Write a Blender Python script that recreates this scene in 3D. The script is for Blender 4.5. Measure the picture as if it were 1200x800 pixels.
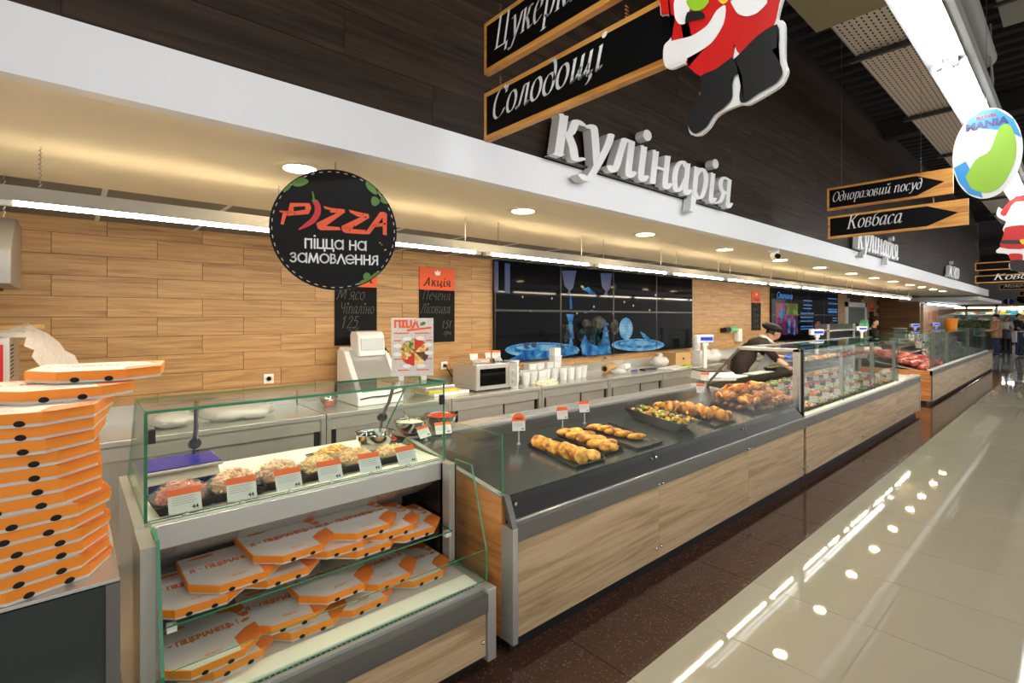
import bpy, bmesh, math, random
from mathutils import Vector, Matrix, noise as mnoise

for _o in list(bpy.data.objects):
    bpy.data.objects.remove(_o, do_unlink=True)
SC = bpy.context.scene
C = SC.collection
PI = math.pi
random.seed(7)

# ------------------------------------------------------------------ camera
# world frame: +X runs down the aisle, +Y goes from the aisle to the tiled wall
FPX, CU, HV, CAM_H = 588.0, 600.0, 372.0, 1.65
YAW = math.atan2(668.0, 588.0)
CC, SS = math.cos(YAW), math.sin(YAW)
cam_d = bpy.data.cameras.new('camera')
cam = bpy.data.objects.new('camera', cam_d)
C.objects.link(cam)
cam.location = (0, 0, CAM_H)
cam.rotation_euler = (PI / 2, 0, YAW - PI / 2)
cam_d.sensor_width = 36.0
cam_d.lens = FPX / 1200.0 * 36.0
cam_d.shift_y = -(400.0 - HV) / 1200.0
cam_d.clip_start = 0.05
cam_d.clip_end = 200
SC.camera = cam


def _ray(u, v):
    t = (u - CU) / FPX
    return (CC + t * SS, SS - t * CC, (HV - v) / FPX)


def PZ(u, v, z):
    r = _ray(u, v)
    k = (z - CAM_H) / r[2]
    return Vector((k * r[0], k * r[1], z))


def PY(u, v, y):
    r = _ray(u, v)
    k = y / r[1]
    return Vector((k * r[0], y, CAM_H + k * r[2]))


def PX(u, v, x):
    r = _ray(u, v)
    k = x / r[0]
    return Vector((x, k * r[1], CAM_H + k * r[2]))


# ------------------------------------------------------------------ world, exposure
world = bpy.data.worlds.new('world')
SC.world = world
world.use_nodes = True
_bg = world.node_tree.nodes['Background']
_bg.inputs[0].default_value = (1.0, 0.97, 0.92, 1)
_bg.inputs[1].default_value = 0.9
SC.view_settings.view_transform = 'Standard'
SC.view_settings.look = 'None'
SC.view_settings.gamma = 1
SC.view_settings.use_curve_mapping = False
SC.view_settings.exposure = 0.5
E_STRIP, E_HALL, E_DOWN = 106.0, 29.0, 130.0      # lamp radiances


# ------------------------------------------------------------------ materials
def srgb(r, g, b):
    def f(c):
        c /= 255.0
        return c / 12.92 if c <= 0.04045 else ((c + 0.055) / 1.055) ** 2.4
    return (f(r), f(g), f(b), 1.0)


MATS = {}


def _new(name):
    m = bpy.data.materials.new(name)
    m.use_nodes = True
    nt = m.node_tree
    b = nt.nodes['Principled BSDF']
    MATS[name] = m
    return m, nt, b


def mat(name, col, rough=0.5, metal=0.0, spec=0.5, var=0.0, vscale=8.0, bump=0.0, bscale=60.0, coat=0.0, rnd=0.0, sss=0.0):
    m, nt, b = _new(name)
    c = srgb(*col)
    b.inputs['Roughness'].default_value = rough
    b.inputs['Metallic'].default_value = metal
    b.inputs['Specular IOR Level'].default_value = spec
    b.inputs['Coat Weight'].default_value = coat
    b.inputs['Coat Roughness'].default_value = 0.08
    if sss:
        b.inputs['Subsurface Weight'].default_value = sss
        b.inputs['Subsurface Scale'].default_value = 0.01
    tc = nt.nodes.new('ShaderNodeTexCoord')
    n = nt.nodes.new('ShaderNodeTexNoise')
    n.inputs['Scale'].default_value = vscale
    n.inputs['Detail'].default_value = 5
    nt.links.new(tc.outputs['Object'], n.inputs['Vector'])
    hv = nt.nodes.new('ShaderNodeHueSaturation')
    hv.inputs['Color'].default_value = c
    mr = nt.nodes.new('ShaderNodeMapRange')
    mr.inputs['To Min'].default_value = 1.0 - var
    mr.inputs['To Max'].default_value = 1.0 + var
    nt.links.new(n.outputs['Fac'], mr.inputs['Value'])
    if rnd:
        oi = nt.nodes.new('ShaderNodeObjectInfo')
        ma = nt.nodes.new('ShaderNodeMath')
        ma.operation = 'MULTIPLY_ADD'
        ma.inputs[1].default_value = rnd
        nt.links.new(oi.outputs['Random'], ma.inputs[0])
        nt.links.new(mr.outputs['Result'], ma.inputs[2])
        nt.links.new(ma.outputs[0], hv.inputs['Value'])
    else:
        nt.links.new(mr.outputs['Result'], hv.inputs['Value'])
    nt.links.new(hv.outputs['Color'], b.inputs['Base Color'])
    if bump:
        n2 = nt.nodes.new('ShaderNodeTexNoise')
        n2.inputs['Scale'].default_value = bscale
        n2.inputs['Detail'].default_value = 4
        nt.links.new(tc.outputs['Object'], n2.inputs['Vector'])
        bp = nt.nodes.new('ShaderNodeBump')
        bp.inputs['Strength'].default_value = bump
        bp.inputs['Distance'].default_value = 0.01
        nt.links.new(n2.outputs['Fac'], bp.inputs['Height'])
        nt.links.new(bp.outputs['Normal'], b.inputs['Normal'])
    return m


def wood(name, cols, scale=(1.6, 26, 26), rough=0.45, rnd=0.12, bump=0.08, dist=0.9, contrast=(0.3, 0.72)):
    """grain along local x; every object gets its own stretch of grain"""
    m, nt, b = _new(name)
    L = nt.links.new
    tc = nt.nodes.new('ShaderNodeTexCoord')
    oi = nt.nodes.new('ShaderNodeObjectInfo')
    vm = nt.nodes.new('ShaderNodeVectorMath')
    vm.operation = 'SCALE'
    vm.inputs[0].default_value = (37, 11, 53)
    L(oi.outputs['Random'], vm.inputs['Scale'])
    va = nt.nodes.new('ShaderNodeVectorMath')
    va.operation = 'ADD'
    L(tc.outputs['Object'], va.inputs[0])
    L(vm.outputs[0], va.inputs[1])
    mp = nt.nodes.new('ShaderNodeVectorMath')
    mp.operation = 'MULTIPLY'
    mp.inputs[1].default_value = scale
    L(va.outputs[0], mp.inputs[0])
    n = nt.nodes.new('ShaderNodeTexNoise')
    n.inputs['Scale'].default_value = 1.0
    n.inputs['Detail'].default_value = 7
    n.inputs['Roughness'].default_value = 0.62
    n.inputs['Distortion'].default_value = dist
    L(mp.outputs[0], n.inputs['Vector'])
    cr = nt.nodes.new('ShaderNodeValToRGB')
    e = cr.color_ramp.elements
    e[0].position, e[0].color = contrast[0], srgb(*cols[0])
    e[1].position, e[1].color = contrast[1], srgb(*cols[2])
    k = e.new((contrast[0] + contrast[1]) / 2)
    k.color = srgb(*cols[1])
    L(n.outputs['Fac'], cr.inputs['Fac'])
    hv = nt.nodes.new('ShaderNodeHueSaturation')
    ma = nt.nodes.new('ShaderNodeMath')
    ma.operation = 'MULTIPLY_ADD'
    ma.inputs[1].default_value = rnd
    ma.inputs[2].default_value = 1.0 - rnd / 2
    L(oi.outputs['Random'], ma.inputs[0])
    L(ma.outputs[0], hv.inputs['Value'])
    L(cr.outputs['Color'], hv.inputs['Color'])
    L(hv.outputs['Color'], b.inputs['Base Color'])
    b.inputs['Roughness'].default_value = rough
    bp = nt.nodes.new('ShaderNodeBump')
    bp.inputs['Strength'].default_value = bump
    bp.inputs['Distance'].default_value = 0.004
    L(n.outputs['Fac'], bp.inputs['Height'])
    L(bp.outputs['Normal'], b.inputs['Normal'])
    return m


def steel(name, col=(178, 178, 174), rough=0.28, axis=(60, 2, 60), metal=0.6):
    m, nt, b = _new(name)
    L = nt.links.new
    b.inputs['Metallic'].default_value = metal
    b.inputs['Base Color'].default_value = srgb(*col)
    # fine brushed tone along the sheet
    tc = nt.nodes.new('ShaderNodeTexCoord')
    mp = nt.nodes.new('ShaderNodeVectorMath')
    mp.operation = 'MULTIPLY'
    mp.inputs[1].default_value = axis
    L(tc.outputs['Object'], mp.inputs[0])
    n = nt.nodes.new('ShaderNodeTexNoise')
    n.inputs['Scale'].default_value = 2.0
    n.inputs['Detail'].default_value = 3
    L(mp.outputs[0], n.inputs['Vector'])
    hv = nt.nodes.new('ShaderNodeHueSaturation')
    hv.inputs['Color'].default_value = srgb(*col)
    mr = nt.nodes.new('ShaderNodeMapRange')
    mr.inputs['To Min'].default_value = 0.94
    mr.inputs['To Max'].default_value = 1.06
    L(n.outputs['Fac'], mr.inputs['Value'])
    L(mr.outputs['Result'], hv.inputs['Value'])
    L(hv.outputs['Color'], b.inputs['Base Color'])
    b.inputs['Roughness'].default_value = rough
    return m


def emit(name, col, strength):
    m, nt, b = _new(name)
    b.inputs['Base Color'].default_value = (0, 0, 0, 1)
    b.inputs['Roughness'].default_value = 0.4
    b.inputs['Emission Color'].default_value = srgb(*col)
    b.inputs['Emission Strength'].default_value = strength
    return m


def glass(name, tint=(0.93, 0.97, 0.95), rough=0.0):
    """a thin clear pane: mostly see-through, mirror-like by Fresnel"""
    m, nt, b = _new(name)
    nt.nodes.remove(b)
    out = nt.nodes['Material Output']
    tr = nt.nodes.new('ShaderNodeBsdfTransparent')
    tr.inputs['Color'].default_value = (*tint, 1)
    gl = nt.nodes.new('ShaderNodeBsdfGlossy')
    gl.inputs['Roughness'].default_value = rough
    lw = nt.nodes.new('ShaderNodeLayerWeight')
    lw.inputs['Blend'].default_value = 0.5
    pw = nt.nodes.new('ShaderNodeMath')
    pw.operation = 'POWER'
    pw.inputs[1].default_value = 5.0
    nt.links.new(lw.outputs['Facing'], pw.inputs[0])
    fr = nt.nodes.new('ShaderNodeMath')
    fr.operation = 'MULTIPLY_ADD'
    fr.inputs[1].default_value = 0.8
    fr.inputs[2].default_value = 0.016
    nt.links.new(pw.outputs[0], fr.inputs[0])
    mx = nt.nodes.new('ShaderNodeMixShader')
    nt.links.new(fr.outputs[0], mx.inputs[0])
    nt.links.new(tr.outputs[0], mx.inputs[1])
    nt.links.new(gl.outputs[0], mx.inputs[2])
    nt.links.new(mx.outputs[0], out.inputs['Surface'])
    return m


def film(name, col=(240, 240, 240), alpha=0.35, rough=0.2):
    m, nt, b = _new(name)
    b.inputs['Base Color'].default_value = srgb(*col)
    b.inputs['Alpha'].default_value = alpha
    b.inputs['Roughness'].default_value = rough
    tc = nt.nodes.new('ShaderNodeTexCoord')
    n = nt.nodes.new('ShaderNodeTexNoise')
    n.inputs['Scale'].default_value = 30
    bp = nt.nodes.new('ShaderNodeBump')
    bp.inputs['Strength'].default_value = 0.5
    bp.inputs['Distance'].default_value = 0.01
    nt.links.new(tc.outputs['Object'], n.inputs['Vector'])
    nt.links.new(n.outputs['Fac'], bp.inputs['Height'])
    nt.links.new(bp.outputs['Normal'], b.inputs['Normal'])
    return m


def speckle(name, base, dots, thr=0.36, scale=70, rough=0.12, mix=0.85, var=0.05, rnd=0.06):
    """stone or food with many little flecks of other colours"""
    m, nt, b = _new(name)
    L = nt.links.new
    tc = nt.nodes.new('ShaderNodeTexCoord')
    oi = nt.nodes.new('ShaderNodeObjectInfo')
    vm = nt.nodes.new('ShaderNodeVectorMath')
    vm.operation = 'SCALE'
    vm.inputs[0].default_value = (17, 23, 31)
    L(oi.outputs['Random'], vm.inputs['Scale'])
    va = nt.nodes.new('ShaderNodeVectorMath')
    va.operation = 'ADD'
    L(tc.outputs['Object'], va.inputs[0])
    L(vm.outputs[0], va.inputs[1])
    vo = nt.nodes.new('ShaderNodeTexVoronoi')
    vo.inputs['Scale'].default_value = scale
    L(va.outputs[0], vo.inputs['Vector'])
    sep = nt.nodes.new('ShaderNodeSeparateColor')
    L(vo.outputs['Color'], sep.inputs[0])
    cr = nt.nodes.new('ShaderNodeValToRGB')
    cr.color_ramp.interpolation = 'CONSTANT'
    e = cr.color_ramp.elements
    e[0].position, e[0].color = 0, srgb(*base)
    e[1].position, e[1].color = 1 - thr, srgb(*dots[0])
    for i, d in enumerate(dots[1:]):
        q = e.new(1 - thr + thr * (i + 1) / len(dots))
        q.color = srgb(*d)
    L(sep.outputs[0], cr.inputs['Fac'])
    hv = nt.nodes.new('ShaderNodeHueSaturation')
    ma = nt.nodes.new('ShaderNodeMath')
    ma.operation = 'MULTIPLY_ADD'
    ma.inputs[1].default_value = rnd
    ma.inputs[2].default_value = 1 - rnd / 2
    L(oi.outputs['Random'], ma.inputs[0])
    L(ma.outputs[0], hv.inputs['Value'])
    L(cr.outputs['Color'], hv.inputs['Color'])
    L(hv.outputs['Color'], b.inputs['Base Color'])
    b.inputs['Roughness'].default_value = rough
    return m


def ramp3(name, cols, scale=20, rough=0.45, bump=0.3, detail=5, rnd=0.0, sss=0.0, pos=(0.3, 0.5, 0.7)):
    """three-colour noise, for baked and roasted food"""
    m, nt, b = _new(name)
    L = nt.links.new
    tc = nt.nodes.new('ShaderNodeTexCoord')
    oi = nt.nodes.new('ShaderNodeObjectInfo')
    vm = nt.nodes.new('ShaderNodeVectorMath')
    vm.operation = 'SCALE'
    vm.inputs[0].default_value = (7, 3, 5)
    L(oi.outputs['Random'], vm.inputs['Scale'])
    va = nt.nodes.new('ShaderNodeVectorMath')
    va.operation = 'ADD'
    L(tc.outputs['Object'], va.inputs[0])
    L(vm.outputs[0], va.inputs[1])
    n = nt.nodes.new('ShaderNodeTexNoise')
    n.inputs['Scale'].default_value = scale
    n.inputs['Detail'].default_value = detail
    L(va.outputs[0], n.inputs['Vector'])
    cr = nt.nodes.new('ShaderNodeValToRGB')
    e = cr.color_ramp.elements
    e[0].position, e[0].color = pos[0], srgb(*cols[0])
    e[1].position, e[1].color = pos[2], srgb(*cols[2])
    k = e.new(pos[1])
    k.color = srgb(*cols[1])
    L(n.outputs['Fac'], cr.inputs['Fac'])
    L(cr.outputs['Color'], b.inputs['Base Color'])
    b.inputs['Roughness'].default_value = rough
    if sss:
        b.inputs['Subsurface Weight'].default_value = sss
        b.inputs['Subsurface Scale'].default_value = 0.01
    if bump:
        bp = nt.nodes.new('ShaderNodeBump')
        bp.inputs['Strength'].default_value = bump
        bp.inputs['Distance'].default_value = 0.01
        L(n.outputs['Fac'], bp.inputs['Height'])
        L(bp.outputs['Normal'], b.inputs['Normal'])
    return m


wood('oak_tile', [(128, 92, 54), (176, 134, 84), (198, 158, 106)], scale=(1.8, 30, 34), rough=0.42, rnd=0.14, contrast=(0.25, 0.68))
wood('dark_plank', [(30, 22, 15), (50, 38, 28), (70, 54, 41)], scale=(1.0, 14, 22), rough=0.65, rnd=0.3)
MATS['dark_plank'].node_tree.nodes['Principled BSDF'].inputs['Specular IOR Level'].default_value = 0.2
wood('sonoma_panel', [(150, 124, 92), (192, 164, 126), (208, 184, 148)], scale=(1.1, 16, 20), rough=0.4, rnd=0.06)
wood('orange_panel', [(158, 96, 50), (204, 138, 82), (222, 160, 104)], scale=(16, 1.6, 16), rough=0.4, rnd=0.05)
wood('sign_wood', [(150, 92, 34), (208, 146, 66), (228, 174, 96)], scale=(2, 2, 20), rough=0.4, rnd=0.1)
wood('far_wood', [(104, 72, 42), (142, 102, 62), (164, 122, 78)], scale=(1, 1, 18), rough=0.45)
mat('white_paint', (232, 234, 236), 0.5, var=0.015)
mat('soffit_paint', (246, 236, 210), 0.6, var=0.01)
mat('grey_acoustic', (120, 118, 114), 0.8, var=0.1, vscale=60)
mat('tbar_white', (226, 226, 222), 0.45)
mat('grout', (78, 58, 40), 0.8)
mat('floor_grout', (156, 128, 92), 0.5, var=0.1)
mat('beige_tile', (162, 156, 141), 0.03, var=0.02, vscale=3, rnd=0.03, spec=0.45)
speckle('brown_tile', (72, 50, 40), [(88, 62, 47), (132, 94, 62), (62, 44, 36)], thr=0.12, scale=170, rough=0.1)
mat('black_deck', (112, 115, 118), 0.2, metal=0.75, spec=0.6, var=0.15, vscale=3)
mat('black_gloss', (8, 8, 9), 0.06, spec=0.3)
mat('black_matt', (16, 16, 17), 0.55)
mat('black_plastic', (20, 20, 21), 0.32)
mat('dark_ceiling', (34, 33, 32), 0.8, var=0.15)
mat('dark_steel', (70, 70, 68), 0.4, metal=0.8)
mat('grey_paint', (150, 150, 146), 0.5)
mat('dark_glass_panel', (40, 50, 48), 0.12, spec=0.55)
mat('white_plastic', (236, 236, 232), 0.35)
mat('cream_plastic', (232, 224, 204), 0.4)
mat('white_board', (240, 236, 224), 0.4)
mat('white_enamel', (238, 238, 236), 0.22, coat=0.3)
mat('green_edge', (34, 136, 92), 0.12, spec=0.7)
mat('orange_card', (240, 140, 30), 0.5, var=0.03, rnd=0.05)
mat('orange_print', (226, 122, 50), 0.55)
mat('white_card', (212, 207, 196), 0.55, var=0.03, vscale=30, rnd=0.04)
mat('grey_card', (196, 192, 184), 0.6, var=0.03)
mat('hole_black', (12, 10, 8), 0.8)
mat('orange_tag', (240, 104, 40), 0.5)
mat('white_tag', (214, 214, 212), 0.45)
mat('print_grey', (150, 150, 150), 0.6)
mat('print_black', (20, 20, 20), 0.6)
mat('sign_black', (9, 9, 10), 0.5, spec=0.12)
mat('pizza_black', (20, 20, 21), 0.45, spec=0.15)
mat('sign_white', (240, 240, 238), 0.4)
mat('letter_white', (224, 225, 224), 0.4)
mat('chalk', (128, 130, 132), 0.9)
mat('chalkboard', (17, 17, 18), 0.6, var=0.1, spec=0.15)
mat('sign_orange', (238, 92, 40), 0.5)
mat('pizza_orange', (236, 92, 46), 0.5)
mat('chili_red', (200, 30, 34), 0.3)
mat('leaf_green', (86, 130, 48), 0.45, var=0.2, vscale=30)
mat('lime_green', (150, 200, 40), 0.4)
mat('red_print', (206, 26, 20), 0.35, var=0.08, vscale=10)
mat('red_paint', (176, 22, 20), 0.3)
mat('boot_black', (34, 34, 35), 0.3, var=0.2, vscale=6)
mat('skin', (214, 160, 132), 0.45, sss=0.1, var=0.04)
mat('brown_cloth', (50, 38, 33), 0.8, var=0.12, bump=0.2)
mat('black_cloth', (22, 22, 24), 0.85, var=0.12)
mat('hair_black', (22, 18, 17), 0.5)
mat('tan_coat', (176, 132, 92), 0.75, var=0.08, bump=0.2)
mat('denim', (40, 56, 92), 0.8, var=0.1)
mat('white_cloth', (222, 220, 214), 0.75, var=0.05)
mat('grey_cloth', (92, 96, 104), 0.8, var=0.1)
mat('glove_blue', (34, 92, 206), 0.35)
mat('khaki_cloth', (166, 124, 78), 0.8)
mat('scale_blue', (38, 44, 150), 0.25)
mat('display_bezel', (40, 50, 110), 0.3)
mat('teal_cloth', (20, 130, 140), 0.7)
mat('cardboard', (190, 150, 98), 0.7, var=0.05)
mat('yellow_sticker', (240, 196, 30), 0.5)
mat('copper', (176, 120, 84), 0.3, metal=1.0)
mat('wire', (150, 150, 146), 0.35, metal=1.0)
mat('tomato_red', (210, 54, 24), 0.35, var=0.15, vscale=30, bump=0.4)
mat('sauce_white', (238, 230, 206), 0.35)
mat('paper', (240, 240, 236), 0.6)
mat('clear_plastic_white', (236, 238, 238), 0.3)
mat('mint_green', (120, 200, 150), 0.45)
mat('duct_beige', (150, 138, 104), 0.6, var=0.06)
steel('steel', (206, 206, 202), 0.27, (2, 60, 60))
steel('steel_v', (196, 196, 191), 0.3, (60, 60, 2))
steel('steel_dark', (120, 119, 116), 0.3, (2, 60, 60))
steel('steel_bowl', (200, 198, 192), 0.12, (8, 8, 40), 1.0)
steel('steel_white', (214, 214, 210), 0.2, (2, 60, 60))
glass('pane')
glass('pane_dim', tint=(0.86, 0.92, 0.9))
film('cling_film', (250, 250, 250), 0.13, 0.1)
film('bag_film', (240, 240, 238), 0.62, 0.25)
film('tub_film', (244, 246, 246), 0.72, 0.2)
film('clear_stem', (240, 244, 244), 0.35, 0.1)
film('apron_film', (226, 230, 234), 0.8, 0.25)
m, nt, b = _new('uplight_sheet')  # translucent sheet added to pass tube light up to the soffit
b.inputs['Base Color'].default_value = srgb(30, 30, 29)
_tr = nt.nodes.new('ShaderNodeBsdfTranslucent')
_tr.inputs['Color'].default_value = srgb(250, 240, 220)
_mx = nt.nodes.new('ShaderNodeMixShader')
_mx.inputs[0].default_value = 0.3
nt.links.new(b.outputs[0], _mx.inputs[1])
nt.links.new(_tr.outputs[0], _mx.inputs[2])
nt.links.new(_mx.outputs[0], nt.nodes['Material Output'].inputs['Surface'])
emit('tube_light', (255, 240, 212), E_STRIP)
emit('fridge_light', (245, 250, 255), 40.0)
emit('hall_tube', (250, 252, 255), E_HALL)
emit('down_light', (255, 226, 176), E_DOWN)
emit('lcd_blue', (60, 90, 255), 1.1)
emit('lcd_text', (10, 20, 110), 0.5)
emit('tv_off', (4, 5, 7), 0.6)
MATS['tv_off'].node_tree.nodes['Principled BSDF'].inputs['Roughness'].default_value = 0.05
MATS['tv_off'].node_tree.nodes['Principled BSDF'].inputs['Specular IOR Level'].default_value = 0.06
MATS['tv_off'].node_tree.nodes['Principled BSDF'].inputs['Base Color'].default_value = (0.004, 0.004, 0.005, 1)
def emit_noise(name, cols, scale, strength):
    m = ramp3(name, cols, scale, 0.4, 0, 6, pos=(0.36, 0.5, 0.64))
    nt = m.node_tree
    b = nt.nodes['Principled BSDF']
    src = b.inputs['Base Color'].links[0].from_socket
    nt.links.new(src, b.inputs['Emission Color'])
    for l in list(b.inputs['Base Color'].links):
        nt.links.remove(l)
    b.inputs['Base Color'].default_value = (0, 0, 0, 1)
    b.inputs['Specular IOR Level'].default_value = 0.06
    b.inputs['Emission Strength'].default_value = strength
    return m


emit_noise('tv_blue', [(26, 84, 150), (58, 132, 190), (104, 176, 214)], 7, 0.5)
emit_noise('tv_pale', [(80, 150, 196), (120, 180, 212), (160, 206, 226)], 6, 0.5)
emit_noise('tv_magenta', [(46, 14, 40), (110, 40, 92), (176, 84, 130)], 5, 0.4)
emit_noise('tv_green', [(150, 36, 30), (60, 130, 44), (170, 170, 60)], 5, 0.4)
emit_noise('tv_dark', [(4, 12, 14), (14, 34, 38), (60, 90, 90)], 12, 0.4)
emit_noise('tv_brown', [(30, 34, 36), (78, 70, 54), (120, 120, 104)], 8, 0.4)
for nm, cl, st in [ ('tv_deep', (22, 56, 110), 0.4), ('tv_red', (150, 30, 28), 0.4),
                   ('tv_text', (70, 140, 220), 0.55), ('tv_yellow', (170, 170, 50), 0.55)]:
    emit(nm, cl, st)
ramp3('fried_dough', [(140, 66, 12), (224, 152, 44), (242, 194, 96)], scale=22, rough=0.5, pos=(0.34, 0.5, 0.68))
ramp3('roast_skin', [(84, 34, 8), (190, 104, 28), (228, 160, 66)], scale=17, rough=0.26, pos=(0.36, 0.5, 0.66), bump=0.5)
ramp3('wing_skin', [(110, 50, 10), (206, 128, 34), (234, 180, 80)], scale=20, rough=0.28, pos=(0.36, 0.5, 0.66), bump=0.5)
ramp3('ribs_dark', [(40, 20, 14), (92, 48, 32), (150, 84, 60)], scale=22, rough=0.35)
ramp3('raw_chicken', [(214, 140, 96), (236, 184, 140), (246, 214, 184)], scale=40, rough=0.4)
ramp3('raw_red', [(178, 70, 44), (214, 110, 76), (232, 156, 124)], scale=40, rough=0.4)
ramp3('shred_yellow', [(214, 150, 70), (240, 196, 120), (248, 222, 168)], scale=40, rough=0.5)
ramp3('raw_meat', [(140, 26, 30), (198, 70, 72), (234, 168, 160)], scale=14, rough=0.35, rnd=0.2)
speckle('potato_mix', (214, 160, 54), [(232, 190, 90), (120, 150, 40), (190, 120, 40)], thr=0.6, scale=36, rough=0.4)
speckle('herb_green', (80, 120, 36), [(110, 150, 50), (60, 96, 30)], thr=0.5, scale=80, rough=0.5)
speckle('salad_yellow', (196, 160, 60), [(224, 200, 120), (96, 120, 36), (190, 116, 28)], thr=0.6, scale=60, rough=0.4)
speckle('salad_white', (206, 192, 140), [(226, 216, 180), (90, 130, 50), (206, 130, 60)], thr=0.55, scale=60, rough=0.4)
speckle('salad_green', (86, 120, 40), [(180, 176, 80), (56, 90, 26), (200, 186, 130)], thr=0.6, scale=60, rough=0.4)
speckle('salad_pink', (150, 50, 84), [(190, 90, 120), (220, 180, 190), (120, 36, 66)], thr=0.6, scale=60, rough=0.4)
speckle('salad_orange', (224, 140, 50), [(236, 180, 90), (200, 90, 40), (240, 220, 160)], thr=0.6, scale=60, rough=0.4)
speckle('pack_print', (176, 176, 176), [(226, 226, 226), (190, 120, 118), (150, 148, 142), (70, 70, 72)], thr=0.6, scale=22, rough=0.2)
speckle('products', (200, 206, 208), [(60, 140, 160), (220, 190, 80), (200, 90, 70), (230, 230, 230), (70, 120, 90)], thr=0.75, scale=5.0, rough=0.4)
speckle('greens_far', (96, 124, 66), [(130, 150, 90), (70, 96, 50), (170, 180, 130)], thr=0.6, scale=12, rough=0.6)
speckle('print_lines', (216, 210, 206), [(198, 192, 190), (226, 220, 216)], thr=0.4, scale=260, rough=0.4)
M = MATS

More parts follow.
